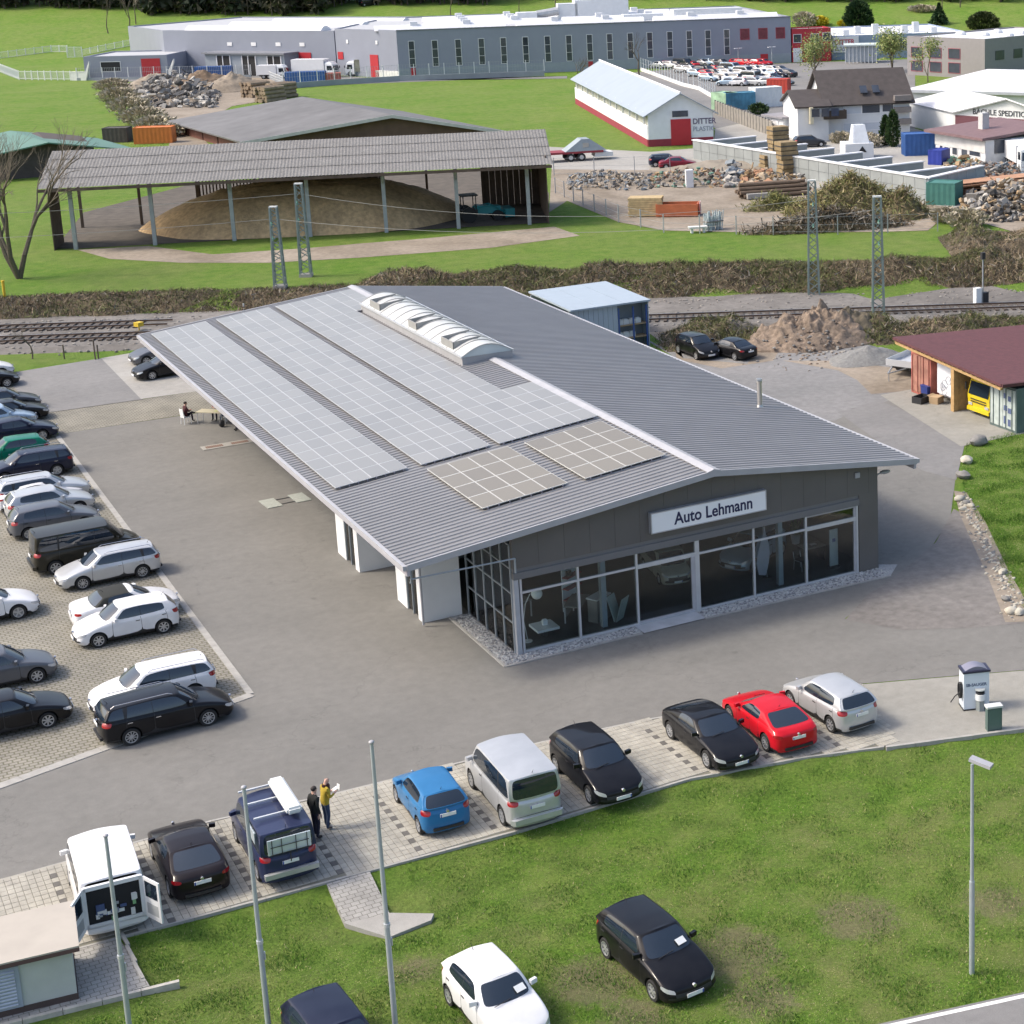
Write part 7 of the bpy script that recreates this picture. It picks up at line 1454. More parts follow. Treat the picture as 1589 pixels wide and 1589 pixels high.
# ================================================================== YARDS BEYOND THE RAILWAY
def F_(px, py): return at(px, py, ZF)
def debris(name, label, pts, n, size, cols, hmax=1.0, seed=0, cat='scrap'):
    """a heap of odd pieces spread over a pixel rectangle"""
    rr = random.Random(seed); x0, y0, x1, y1 = pts; c = F_((x0+x1)/2, (y0+y1)/2); b = MB()
    for i in range(n):
        fx, fy = rr.random(), rr.random(); q = F_(lerp(x0, x1, fx), lerp(y0, y1, fy))-c; env = (1-abs(2*fx-1)**2)*(1-abs(2*fy-1)**2); z = rr.random()*hmax*env; s_ = rr.uniform(.4, 1)*size
        if rr.random() < .6: b.box((q.x, q.y, z+.1), (s_*rr.uniform(.4, 1.6), s_*rr.uniform(.2, .8), s_*rr.uniform(.1, .6)), rr.uniform(0, 6), rr.randrange(len(cols)), rr.uniform(-.6, .6), rr.uniform(-.6, .6))
        elif rr.random() < .5: b.sph((q.x, q.y, z+.1), (s_*.5, s_*.4, s_*.35), 7, 5, mi=rr.randrange(len(cols)), jit=.2, seed=i)
        else: d = Vector((rr.uniform(-1, 1), rr.uniform(-1, 1), rr.uniform(-.4, .6)))*s_; b.cyl((q.x, q.y, z+.15), (q.x+d.x, q.y+d.y, z+.2+abs(d.z)), s_*.1, n=5, mi=rr.randrange(len(cols)))
    o = b.build(name, cols, loc=c, kind='stuff'); return tag(o, label, cat)
C = dict(tan=M('scrap_tan', (.33, .27, .20), .9, var=.25), rust=M('scrap_rust', (.22, .13, .09), .9, var=.3), pale=M('scrap_pale', (.38, .36, .325), .8, var=.2), dark=M('scrap_dark', (.07, .065, .06), .9, var=.2), grey=M('scrap_grey', (.20, .19, .18), .8, var=.2), blue=M('scrap_blue', (.16, .19, .22), .7, var=.2), green=M('scrap_green', (.12, .22, .17), .8, var=.2), orange=M('scrap_orange', (.36, .20, .12), .8, var=.2), wood=M('scrap_wood', (.30, .21, .12), .9, var=.25))
debris('scrap_pile', 'long row of mixed scrap along the back of the timber yard', (880, 272, 1010, 296), 320, .6, [C['grey'], C['dark'], C['tan'], C['pale'], C['blue']], 1.2, 1); debris('scrap_pile', 'scrap row beside the white fridge in the timber yard', (1010, 268, 1140, 292), 300, .6, [C['grey'], C['wood'], C['rust'], C['pale'], C['green'], C['dark']], 1.3, 2)
debris('pipe_bundle_heap', 'heap of bluish pipe offcuts below the block wall', (1120, 255, 1155, 292), 70, 1.3, [C['pale'], C['blue'], C['grey']], 1.4, 3); debris('timber_heap', 'reddish heap of broken timber in the timber yard', (1148, 266, 1200, 290), 80, 1.2, [C['orange'], C['wood'], C['tan']], 1.2, 4); debris('rubble_heap', 'pale heap of rubble behind the log stack', (1195, 275, 1250, 292), 70, .9, [C['pale'], C['dark'], C['wood']], 1.0, 5)
debris('scrap_mound', 'big mound of pale mangled scrap at the right edge', (1490, 305, 1640, 345), 700, 1.0, [C['pale'], C['tan'], C['grey'], C['wood'], C['dark']], 3.0, 6); debris('scrap_row', 'dark row of scrap in front of the yard office', (1480, 258, 1600, 285), 380, .8, [C['dark'], C['blue'], C['grey'], C['tan'], C['rust']], 1.1, 7); debris('timber_offcuts', 'yellowish offcuts in front of the yard office', (1465, 248, 1530, 262), 70, 1.0, [C['tan'], C['wood'], C['green']], .9, 8)
debris('rubble_heap', 'big grey rubble heap behind the barns', (212, 128, 338, 168), 520, 1.5, [C['grey'], C['dark'], C['pale'], C['grey']], 4.0, 9, 'rubble')
heap('earth_mound', 'brown earth mound behind the rubble heap', 'mound', F_(315, 135), 9, 6, 3.0, SOIL, 5, .2); heap('earth_mound', 'brown earth mound left of the log stacks', 'mound', F_(365, 140), 7, 5, 3.2, DIRT, 6, .2); heap('earth_mound', 'pale brown mound behind the rubble at the factory fence', 'mound', F_(245, 132), 7, 4, 2.4, DIRT, 7, .2)
heap('earth_mound', 'large reddish-brown earth mound at the back of the gravel lot', 'mound', at(1268, 527, 0), 5.6, 3.6, 2.0, M('red_soil', (.215, .165, .125), .95, var=.4, scale=3.5, bump=1.0, bscale=14, var2=.2, scale2=.5), 8, .42, 96, 0, 1.5); heap('earth_mound', 'dark overgrown earth mound right of the reddish one', 'mound', at(1320, 520, 0), 4.2, 2.6, 1.9, M('dark_soil', (.12, .10, .07), .95, var=.35, scale=2, bump=.9, bscale=6), 9, .25, 60); heap('gravel_heap', 'grey gravel heap beside the aluminium trailer', 'gravel', at(1345, 558, 0), 3.0, 2.0, 1.0, M('heap_gravel', (.19, .19, .185), .95, var=.25, scale=5, bump=.8, bscale=12), 10, .15, 50)
o = heap('rock_pile', 'grey pile of boulders and brush beside the two dark cars', 'rocks', at(1145, 522, 0), 3.2, 1.5, 1.2, M('rock_dark', (.14, .125, .105), .95, var=.4, scale=2.5, bump=1, bscale=5), 12, .4, 50)
heap('wall_mound', 'dirt bank under the long block wall', 'mound', F_(1120, 262), 9, 3, 1.1, M('wall_soil', (.25, .22, .18), .95, var=.25, scale=1, bump=.6, bscale=5), 13, .15, 40, -.6)
# stacked timber, orange skip, crates, fridge
def stack(label, c, rz, nx_, ny_, nz_, sx, sy, sz, mat, nm='lumber_stack', part='plank'):
    t = thing(nm, label, 'timber', c, rz)
    me = MB().bx(-sx/2, sx/2, -sy/2, sy/2, .0, sz*.9).mesh(part, mat)
    for k in range(nz_):
        for i in range(nx_):
            for j in range(ny_): obj(part, me, t, loc=((i-(nx_-1)/2)*sx*1.02+random.uniform(-.05, .05), (j-(ny_-1)/2)*sy*1.05, k*sz+.1))
    for i in (-1, 1): MB().bx(i*sx*.35-.06, i*sx*.35+.06, -ny_*sy/2, ny_*sy/2, 0, .1).build('bearer', C['dark'], t)
    return t
LUM = M('fresh_lumber', (.48, .36, .19), .8, var=.2, scale=3); a_ = math.atan2(-.32, .948)
stack('stack of fresh planks by the timber yard fence', F_(1003, 335), a_-.25, 1, 6, 8, 3.2, .28, .22, LUM)
t = thing('orange_skip', 'orange open skip with red and white striped board', 'skip', F_(1052, 335), a_-.25); OR2 = M('skip_orange', (.45, .13, .05), .6, var=.2)
for (x0, x1, y0_, y1_) in ((-2, 2, -.95, -.85), (-2, 2, .85, .95), (-2, -1.9, -.85, .85), (1.9, 2, -.85, .85)): MB().bx(x0, x1, y0_, y1_, .1, 1.25).build('side', OR2, t)
MB().bx(-1.9, 1.9, -.85, .85, .1, .2).build('floor', M('skip_inner', (.2, .1, .06), .9), t)
for i in range(6): MB().box((2.15, -.75+i*.3, .75), (.05, .16, 1.3), rx=.5).build('stripe', M('stripe_red', (.5, .03, .02), .5) if i % 2 == 0 else PLATE, t)
def mesh_bundle(px, py, lab):
    t = thing('plastic_bundle', lab, 'bundle', F_(px, py)); b = MB(); rr = random.Random(4)
    for i in range(60): x, y = rr.uniform(-.8, .8), rr.uniform(-.5, .5); b.cyl((x, y, 0), (x+rr.uniform(-.2, .2), y, rr.uniform(1.2, 1.8)), .05, n=4)
    b.build('rods', M('bundle_pale', (.40, .46, .48), .5, var=.2), t, kind='stuff'); MB().bx(-.85, .85, -.55, .55, .8, .9).build('band', C['grey'], t)
mesh_bundle(1106, 357, 'bundle of pale plastic rods standing by the timber yard fence')
t = thing('concrete_bench', 'white slab bench on the grass outside the timber yard fence', 'bench', F_(1083, 361), a_); MB().box((0, 0, .5), (1.7, .7, .16)).build('seat', WCON, t)
for s in (-.55, .55): MB().box((s, 0, .21), (.2, .5, .42)).build('leg', WCON, t)
t = thing('fridge', 'white discarded fridge in the timber yard scrap row', 'fridge', F_(1070, 291), a_); MB().bx(-.4, .4, -.35, .35, 0, 1.9).build('body', WH, t); MB().bx(-.38, .38, -.40, -.36, .7, 1.85).build('door', WFRAME, t); MB().bx(-.38, .38, -.40, -.36, .05, .66).build('freezer_door', WFRAME, t)
for i, (px, py, n_) in enumerate(((1222, 274, 4), (1208, 262, 5), (1196, 266, 2))):
    t = thing('crate_stack', ('tall stack of brown crates, rightmost', 'tallest stack of brown crates, middle', 'short stack of brown crates, leftmost')[i]+' before the block wall', 'crates', F_(px, py), a_+.2)
    me = MB().bx(-1.0, 1.0, -.8, .8, 0, .9).mesh('crate', M('crate_brown', (.26, .19, .10), .9, var=.35, scale=2))
    for k in range(n_): o = obj('crate', me, t, loc=(random.uniform(-.1, .1), random.uniform(-.1, .1), k*.98), rz=random.uniform(-.06, .06)); MB().bx(-1.03, 1.03, -.83, .83, .4, .52).build('batten', C['dark'], o)
t = thing('log_stack', 'stack of dark logs on bearers in the timber yard', 'logs', F_(1195, 305), a_+.1); LOGM = M('log_bark', (.14, .10, .07), .9, var=.3)
for k in range(4):
    for j in range(5-k): MB().cyl((-3.2+random.uniform(-.4, .4), (j-(4-k)/2)*.42, .3+k*.36), (3.6+random.uniform(-.6, .6), (j-(4-k)/2)*.42, .3+k*.36), .2, .17, n=8).build('log', LOGM, t)
MB().box((-1.5, -1.2, .35), (2.6, .5, .5)).build('concrete_block', KERB, t)
for i, (px, py, lab) in enumerate(((398, 150, 'leftmost log stack by the rubble heap'), (420, 158, 'middle log stack by the rubble heap'), (438, 152, 'rightmost log stack by the rubble heap'))):
    t = thing('log_stack', lab, 'logs', F_(px, py), .5); me = MB().cyl((-2.2, 0, 0), (2.2, 0, 0), .35, n=7).mesh('log', M('log_pale', (.26, .2, .14), .9, var=.3))
    for k in range(4):
        for j in range(4): obj('log', me, t, loc=(random.uniform(-.3, .3), (j-1.5)*.72, .35+k*.66))
# fences round the timber yard
fence([(862, 300), (905, 320), (960, 345), (1030, 361), (1200, 365), (1300, 364), (1455, 359)], 'yard_fence', 'wire fence on steel posts round the front of the timber yard', 1.7, 3.2, .09, (.3, .9, 1.6), GALV, (GALV, .022)); fence([(860, 272), (985, 270), (1040, 268)], 'yard_fence', 'wire fence along the back of the timber yard', 2.0, 3.4, .08, (.2, 1.0, 1.9), GALV, (GALV, .025))
t, L_, P, u = frame((1110, 178), (1198, 212), 'slab_fence', 'concrete slab fence between white shed and garage', 'fence'); npn = 20
for i in range(npn): MB().bx(i*L_/npn+.05, (i+1)*L_/npn-.05, 0, .12, 0, 2.0).build('slab', M('slab_brown', (.27, .25, .22), .9, var=.2), t); MB().bx(i*L_/npn-.07, i*L_/npn+.045, -.05, .18, 0, 2.15).build('post', C['grey'], t)
# low-loader with roof-shaped load, two cars, containers, lorries
t = thing('low_loader', 'red low-loader trailer carrying a grey ridge-shaped load', 'trailer', F_(893, 249), a_+.12); MB().bx(-5.5, 3.2, -1.2, 1.2, .95, 1.2).build('deck', M('loader_red', (.25, .03, .04), .6), t)
b = MB(); b.hull([(-1.4, -1.2, 1.2), (3.6, -1.2, 1.2), (3.6, 1.2, 1.2), (-1.4, 1.2, 1.2)], [(.6, -1.0, 2.6), (1.6, -1.0, 2.6), (1.6, 1.0, 2.6), (.6, 1.0, 2.6)]); b.build('load', M('load_grey', (.30, .34, .36), .5, metal=.2), t); MB().box((1.1, -1.15, 1.9), (.7, .1, .5)).build('plate', C['pale'], t)
for x in (-.8, .5, -4.6): 
    for s in (-1, 1): b = MB(); b.cyl((x, s*.95, .5), (x, s*1.25, .5), .5, n=14); wv = b.build('wheel', TYRE, t); b = MB(); b.cyl((x, s*1.2, .5), (x, s*1.27, .5), .26, n=10); b.build('rim', RIM, wv)
MB().bx(2.2, 4.4, -1.0, 1.0, .4, .9).build('block', WCON, t)
q = F_(1034, 258); far_car('golf', 'navy', q.x, q.y, -.4, 'dark blue car left of the red one on the haulage yard', 'two cars on the haulage yard'); q = F_(1052, 262); far_car('sedan', 'darkred', q.x, q.y, -.5, 'red car on the haulage yard beside the block wall', 'two cars on the haulage yard')
BLU = M('container_blue', (.03, .10, .30), .6, var=.15); GRC = M('container_graffiti_green', (.30, .45, .30), .6, var=.45, scale=.8); BLG = M('container_graffiti_blue', (.06, .20, .30), .6, var=.5, scale=.7); WHC = M('container_white', (.66, .68, .68), .6, var=.06)
def cpx(pl, pr_, lab, m1_, m2_=None, h=2.6, L_=None):
    a, b = F_(*pl), F_(*pr_); d = b-a; c = (a+b)/2; ang = math.atan2(d.y, d.x); n = Vector((-d.y, d.x, 0)).normalized(); return container('shipping_container', lab, c+n*1.2, ang, m1_, m2_ or m1_, L_ or d.length, h=h)
cpx((1104, 170), (1127, 172), 'pale container with green graffiti beside the blue one', GRC); cpx((1127, 172), (1173, 170), 'blue container with graffiti in the yard behind the white shed', BLG); cpx((1173, 168), (1214, 165), 'white container left of the house', WHC, h=3.0); cpx((1405, 243), (1453, 241), 'plain blue container beside the yard office', BLU); cpx((1190, 146), (1222, 146), 'red container above the white one', M('container_bright_red', (.45, .05, .03), .6, var=.15), h=2.4)
cpx((303, 122), (360, 120), 'blue skip container under the factory dock', BLU, h=2.2); cpx((443, 133), (505, 131), 'blue skip container beside the loading ramp', BLU, h=2.4); cpx((507, 131), (530, 130), 'red skip container beside the blue one', RC, h=2.0); cpx((208, 224), (268, 222), 'orange container behind the open barn', M('container_orange', (.55, .16, .03), .6, var=.1), h=2.2); cpx((160, 222), (198, 221), 'dark trailer box beside the orange container', C['dark'], h=2.0)
cpx((1440, 256), (1461, 257), 'small blue container in front of the office door', M('box_blue', (.02, .04, .28), .5), h=1.7)
cpx((1437, 318), (1482, 320), 'turquoise container behind the mesh fence, right of the block wall', M('container_teal', (.05, .17, .145), .6, var=.15), h=2.2)
t = thing('roof_sheet_pile', 'pile of rusty roof sheets above the mangled scrap at right', 'sheet metal', F_(1545, 300), -.1)
for i in range(5): MB().box((random.uniform(-1, 1), random.uniform(-.6, .6), .9+i*.16), (11, 2.6, .08), random.uniform(-.12, .12), 0, random.uniform(-.04, .04), random.uniform(-.03, .03)).build('sheet', M('rusty_sheet', (.40, .22, .13), .8, var=.2), t)
for i in range(4): MB().box((-4+i*2.6, 0, .4), (.3, 2.2, .8)).build('trestle', C['rust'], t)
lorry('lorry', 'white lorry cab parked at the right edge beside the yard office', F_(1588, 268)+Vector((1.0, .6, 0)), -2.0, M('cab_white', (.72, .74, .75), .4, var=.03), 1.9, 6.0, 1.0)
lorry('lorry', 'white box lorry at the factory dock beside the red door', F_(508, 120), -.75, M('cab_white2', (.7, .72, .74), .4, var=.03), 2.6, 6.5, 1.0); lorry('lorry', 'lorry with mottled grey-green load at the factory flank', F_(556, 118), 2.4, MATS['cab_white2'], 2.3, 8, 1.0, M('mottled_load', (.20, .21, .17), .9, var=.5, scale=.8)); lorry('lorry', 'small white lorry cab half hidden by the loading ramp', F_(432, 122), -.6, MATS['cab_white2'], 2.0, 4.0, .9)
q = at(571, 9); far_car('van', 'black', q.x, q.y, .2, 'dark car on the hill track above the factory', None, z=q.z)
q = F_(1256, 228); far_car('golf', 'darkgrey', q.x, q.y, -.3, 'dark car parked in front of the family house', None); q = F_(1448, 222); far_car('golf', 'white', q.x, q.y, -.2, 'white car beside the blue container near the haulage hall', None)
# ---- factory car park
rowdef = [(106, 1022, 1078, 9, -1.2, 'in the factory car park row by the wall'), (103, 1090, 1130, 10, -1.2, 'in the short factory car park row'), (103, 1145, 1188, 8.2, -1.2, 'in the row of red cars by the factory'), (113.5, 1060, 1216, 12.5, -1.25, 'in the second row of the factory car park'), (119.5, 1082, 1222, 12, -1.25, 'in the third row of the factory car park'), (126, 1100, 1210, 12.5, -1.25, 'in the fourth row of the factory car park'), (133, 1128, 1220, 14, -.9, 'in the nearest row of the factory car park')]
ORD = ['first', 'second', 'third', 'fourth', 'fifth', 'sixth', 'seventh', 'eighth', 'ninth', 'tenth', 'eleventh', 'twelfth', 'thirteenth', 'fourteenth', 'fifteenth']
rr = random.Random(21)
for (py, xa_, xb_, stp, ang, rn) in rowdef:
    n = 0; px = xa_
    while px <= xb_:
        red = 'red cars' in rn; pc = 'red' if red else rr.choice(['white', 'white', 'silver', 'silver', 'black', 'darkgrey', 'navy', 'grey', 'red', 'lightblue']); kd = 'small' if red else rr.choice(['golf', 'golf', 'wagon', 'sedan', 'small', 'van' if rr.random() < .4 else 'golf']); q = F_(px, py+rr.uniform(-.5, .5))
        nm = {'darkgrey': 'dark grey', 'navy': 'dark blue', 'lightblue': 'pale blue'}.get(pc, pc)
        far_car(kd, pc, q.x, q.y, ang+rr.uniform(-.06, .06)+(PI if rr.random() < .4 else 0), f'{nm} car, {ORD[n]} from left {rn}', 'cars in the factory car park'); n += 1; px += stp*rr.uniform(.92, 1.15)
for (px, py, top, lab) in ((1146, 102, 75, 'left'), (1198, 100, 73, 'right')):
    b0 = F_(px, py); h = hgt(b0, top); t = thing('car_park_lamp', lab+' tall lamp post of the factory car park', 'street lamp', b0); MB().cyl((0, 0, 0), (0, 0, h), .09, .06, n=6).build('pole', POLE, t); MB().box((.4, 0, h), (.9, .3, .12)).build('lamp_head', WFRAME, t); MB().box((-.4, 0, h), (.9, .3, .12)).build('lamp_head', WFRAME, t)
# ================================================================== VEGETATION
def tri_cloud(name, centers, normals, size, mats, midx, parent=None, kind='stuff', aspect=1.0, loc=None, width=None):
    """many small leaf or twig triangles: centers (n,3), direction (n,3), size (n,)"""
    n = len(centers); d = normals/np.linalg.norm(normals, axis=1, keepdims=True); a = np.cross(d, rng.normal(size=(n, 3))); a /= np.linalg.norm(a, axis=1, keepdims=True)+1e-9
    wv = (size*aspect*.5)[:, None] if width is None else width[:, None]; L_ = size[:, None]
    V = np.stack([centers-a*wv-d*L_*.5, centers+a*wv-d*L_*.5, centers+d*L_*.5], 1).reshape(-1, 3)
    me = bpy.data.meshes.new(name); me.vertices.add(3*n); me.vertices.foreach_set('co', V.ravel()); me.loops.add(3*n); me.loops.foreach_set('vertex_index', np.arange(3*n, dtype=np.int32)); me.polygons.add(n); me.polygons.foreach_set('loop_start', np.arange(0, 3*n, 3, dtype=np.int32)); me.polygons.foreach_set('loop_total', np.full(n, 3, dtype=np.int32))
    for m in mats: me.materials.append(m)
    me.polygons.foreach_set('material_index', np.asarray(midx, dtype=np.int32)); me.update(calc_edges=True); return obj(name, me, parent, kind, loc)
LG_ = lambda n, c, v=.25: M('leaf_'+n, c, .75, var=v, scale=1.2, spec=.25)
# ---- lawn blades
def lawn(name, label, n, region, hmin, hmax, cols, wts):
    pts = []
    while len(pts) < n:
        k = 20000; px = rng.uniform(region[0], region[2], k); py = rng.uniform(region[1], region[3], k); D_ = CF[None]+CR[None]*((px-CX)/FPX)[:, None]-CU[None]*((py-CY)/FPX)[:, None]; t = -CAMP[2]/D_[:, 2]; X = CAMP[0]+t*D_[:, 0]; Y = CAMP[1]+t*D_[:, 1]
        ok = region[4](X, Y); pts += list(zip(X[ok], Y[ok]))
    P_ = np.array(pts[:n]); z = H(P_[:, 0], P_[:, 1]); h = rng.uniform(hmin, hmax, n); clump = np.array([mnoise.noise((x*.9, y*.9, 0)) for x, y in P_]); h *= np.clip(.7+clump*1.3, .3, 2.0)
    d = rng.normal(size=(n, 3))*.55; d[:, 2] = 1; c = np.stack([P_[:, 0], P_[:, 1], z+h*.45], 1)
    mi = np.array([rng.choice(len(cols), p=wts) for _ in range(n)]); mi = np.where((clump > .18) & (rng.random(n) < .6), 0, mi); mi = np.where((clump < -.25) & (rng.random(n) < .5), len(cols)-1, mi)
    o = tri_cloud(name, c, d, h, cols, mi, width=rng.uniform(.006, .014, n)); return tag(o, label, 'grass')
GC_ = [LG_('g1', (.055, .135, .014)), LG_('g2', (.135, .27, .028)), LG_('g3', (.23, .325, .065)), LG_('g4', (.42, .37, .20))]
def in_lawn(X, Y): e = np.interp(X, BAYF[:, 0], BAYF[:, 1])-Y; road = (X-ra.x)*rn_.x+(Y-ra.y)*rn_.y; kio = (X < -17.7) & (Y > -16.0); pth = (X > -12.3) & (X < -9.7) & (Y > -16.8); bare = np.zeros_like(X, bool); return (e > .12) & (road < -.05) & ~kio & ~pth
lawn('lawn_grass', 'short mown grass of the lawn below the front bays', 110000, (0, 1120, 1600, 1600, in_lawn), .03, .11, GC_, [.30, .40, .22, .08])
pg = [Vector((*p, 0)) for p in P2((1500, 690), (1560, 672), (1600, 668), (1600, 955), (1575, 930), (1535, 835), (1495, 770), (1492, 720))]
def in_poly(X, Y):
    ins = np.zeros_like(X, bool); n = len(pg)
    for i in range(n):
        a, b = pg[i], pg[(i+1) % n]; cr = ((a.y > Y) != (b.y > Y)) & (X < (b.x-a.x)*(Y-a.y)/(b.y-a.y+1e-12)+a.x); ins ^= cr
    return ins
lawn('verge_grass', 'bright green grass beside the lane at right', 30000, (1480, 660, 1600, 960, in_poly), .05, .14, GC_, [.45, .38, .13, .04])
# ---- bramble bank behind the railway
SCR = [LG_('brown', (.125, .09, .055)), LG_('tan', (.27, .215, .145)), LG_('olive', (.105, .115, .045)), LG_('grey', (.22, .20, .17)), LG_('dark', (.05, .042, .03))]
def scrub(name, label, s0, s1, d0, d1, n, hfun, wts, cat='brush', seed=0, tw=(.25, .9)):
    """lumpy scrub over a strip along the railway (s along it, d across it)"""
    ns, nd = int((s1-s0)/.8)+1, int((d1-d0)/.7)+1; S_, Dd = np.meshgrid(np.linspace(s0, s1, ns), np.linspace(d0, d1, nd)); X = RN[0]*Dd+TR[0]*S_; Y = RN[1]*Dd+TR[1]*S_
    e = np.minimum(1, np.minimum((Dd-d0)/.7, (d1-Dd)/1.6)); e = np.clip(e, 0, 1)*np.clip(np.minimum((S_-s0)/2, (s1-S_)/2), 0, 1)
    nz = np.array([mnoise.noise((x*.35+seed, y*.35, 1.3))+.5*mnoise.noise((x*.9, y*.9, seed)) for x, y in zip(X.ravel(), Y.ravel())]).reshape(X.shape)
    Z = H(X, Y)-.05+hfun(Dd)*e*np.clip(.5+nz*1.25, .02, 2.2); idx = np.arange(X.size).reshape(X.shape); f = np.stack([idx[:-1, :-1], idx[:-1, 1:], idx[1:, 1:], idx[1:, :-1]], -1).reshape(-1, 4)
    me = bpy.data.meshes.new(name); me.from_pydata(np.stack([X, Y, Z], -1).reshape(-1, 3).tolist(), [], f.tolist()); me.materials.append(M('scrub_base', (.085, .066, .042), .95, var=.5, scale=1.1, bump=1, bscale=5, var2=.3, scale2=.2)); me.shade_smooth(); o = obj(name, me, None, 'stuff'); tag(o, label, cat)
    i = rng.integers(0, ns-1, n); j = rng.integers(0, nd-1, n); fx, fy = rng.random(n), rng.random(n); p = lambda A: A[j, i]*(1-fx)*(1-fy)+A[j, i+1]*fx*(1-fy)+A[j+1, i]*(1-fx)*fy+A[j+1, i+1]*fx*fy
    c = np.stack([p(X), p(Y), p(Z)+rng.uniform(-.05, .35, n)*p(e)], 1); d = rng.normal(size=(n, 3)); d[:, 2] = np.abs(d[:, 2])*1.2+.2; L_ = rng.uniform(*tw, n)*(.4+.6*p(e)); 
    zone = np.array([mnoise.noise((x*.16+seed, y*.16, 7)) for x, y in c[:, :2]]); mi = np.array(rng.choice(len(SCR), n, p=wts)); mi = np.where((zone > .05) & (rng.random(n) < .6), 2, mi); mi = np.where((zone < -.18) & (rng.random(n) < .45), 1, mi)
    tri_cloud('twigs', c, d, L_, SCR, mi, o, 'stuff', width=rng.uniform(.012, .05, n)); return o
scrub('bramble_bank', 'brown bramble bank between the railway and the meadow, left part', -95, -18, 67.3, 72.4, 26000, lambda d: .42+0*d, [.38, .12, .24, .10, .16], seed=1); scrub('bramble_bank', 'brown bramble bank between the railway and the meadow, right part', -20, 34, 67.3, 75.5, 42000, lambda d: .38+.05*(d-67), [.32, .14, .28, .10, .16], seed=5); scrub('brush_slope', 'tangled brush slope at the right edge above the track', 28, 52, 67.5, 86, 30000, lambda d: 1.2+0*d, [.24, .34, .12, .20, .10], seed=9)
scrub('trackside_scrub', 'olive scrub between the track and the container shelter', 4, 40, 50.5, 57.4, 22000, lambda d: 1.0+0*d, [.14, .16, .46, .14, .10], seed=12); scrub('trackside_scrub', 'low dry scrub along the near side of the ballast behind the store', -30, 4, 53.5, 57.2, 8000, lambda d: .3+0*d, [.25, .25, .3, .1, .1], seed=15, tw=(.12, .4))
# ---- bare trees
BARK = M('bark', (.115, .095, .07), .9, var=.25, scale=6, bump=.3); TWIG = M('twig', (.15, .125, .095), .9, var=.25, scale=3)
def bare_tree(h, seed, stems=1, spread=.5, depth=5, r0=.16, lean=.35):
    rr = random.Random(seed); b = MB(); tips = []
    def grow(p, d, L_, r, k):
        q = p+d*L_; mid = p+d*L_*.5+Vector((rr.uniform(-1, 1), rr.uniform(-1, 1), rr.uniform(-.3, .3)))*L_*.07
        b.cyl(p, mid, r, r*.85, n=6 if k < 2 else 4 if k < 4 else 3, mi=0 if k < 3 else 1, caps=False); b.cyl(mid, q, r*.85, r*.66, n=6 if k < 2 else 4 if k < 4 else 3, mi=0 if k < 3 else 1, caps=False)
        if k >= depth: tips.append(q); return
        for i in range(rr.choice((2, 3, 3) if k > 0 else (2, 3))):
            a = rr.uniform(0, 2*PI); e = rr.uniform(.25, .95)*spread*1.5; ax = d.orthogonal().normalized(); ax.rotate(Matrix.Rotation(a, 3, d)); nd = (d*math.cos(e)+ax*math.sin(e)); nd.z += .10; nd.normalize(); grow(q if i < 2 else mid, nd, L_*rr.uniform(.58, .82), r*rr.uniform(.5, .66), k+1)
    for s in range(stems):
        a = 2*PI*s/stems+rr.uniform(0, 1); d = Vector((math.cos(a)*lean*(stems > 1), math.sin(a)*lean*(stems > 1), 1)).normalized(); grow(Vector((0, 0, -.1)), d, h*.28, r0, 0)
    return b, tips
def tree(name, label, px, py, h, seed, crown=None, stems=1, r0=.16, spread=.5, depth=5, z=None, cat='tree', group=None, leafn=0, lmats=None, lsize=.3, crad=None):
    b0 = at(px, py, z); t = thing(name, label, cat, b0, random.uniform(0, 6), group); b, tips = bare_tree(h, seed, stems, spread, depth, r0); b.build('trunk', [BARK, TWIG], t)
    if leafn:
        T2 = np.array([tuple(q) for q in tips]); c = T2[rng.integers(0, len(T2), leafn)]+rng.normal(size=(leafn, 3))*(crad or h*.06); tri_cloud('crown', c, rng.normal(size=(leafn, 3)), rng.uniform(.5, 1.2, leafn)*lsize, lmats, rng.integers(0, len(lmats), leafn), t, None, aspect=.7)
    return t
tree('bare_tree', 'leafless three-stemmed tree at the left in front of the barns', 30, 432, 15, 5, stems=3, r0=.24, spread=.40, depth=6); tree('bare_tree', 'small leafless tree on the grass strip at the left by the railway', 50, 557, 3.6, 8, r0=.06, spread=.6, depth=5, z=0)
tree('bare_tree', 'round leafless tree in front of the factory windows', 992, 117, 9.5, 9, r0=.2, spread=.55, depth=5, z=ZF); tree('bare_tree', 'low leafless bush tree left of the white shed', 900, 122, 5.5, 12, stems=3, r0=.1, spread=.6, depth=4, z=ZF)
SP = [LG_('spring1', (.24, .29, .09)), LG_('spring2', (.17, .23, .08)), LG_('spring3', (.30, .31, .13))]
tree('willow_tree', 'pale green budding tree behind the family house', 1265, 130, 9.5, 14, r0=.2, depth=5, z=ZF, leafn=3200, lmats=SP, lsize=.32, crad=.9); tree('budding_tree', 'broad budding tree left of the grey-brown block', 1385, 112, 8.5, 17, stems=2, r0=.18, depth=5, z=ZF, leafn=2600, lmats=SP, lsize=.45, crad=.9); tree('budding_tree', 'thin budding tree in front of the grey-brown windows', 1440, 128, 8.5, 19, r0=.12, depth=5, spread=.35, z=ZF, leafn=900, lmats=SP, lsize=.35, crad=.6)
CONI = [LG_('coni1', (.018, .045, .018)), LG_('coni2', (.03, .065, .025)), LG_('coni3', (.05, .085, .03))]
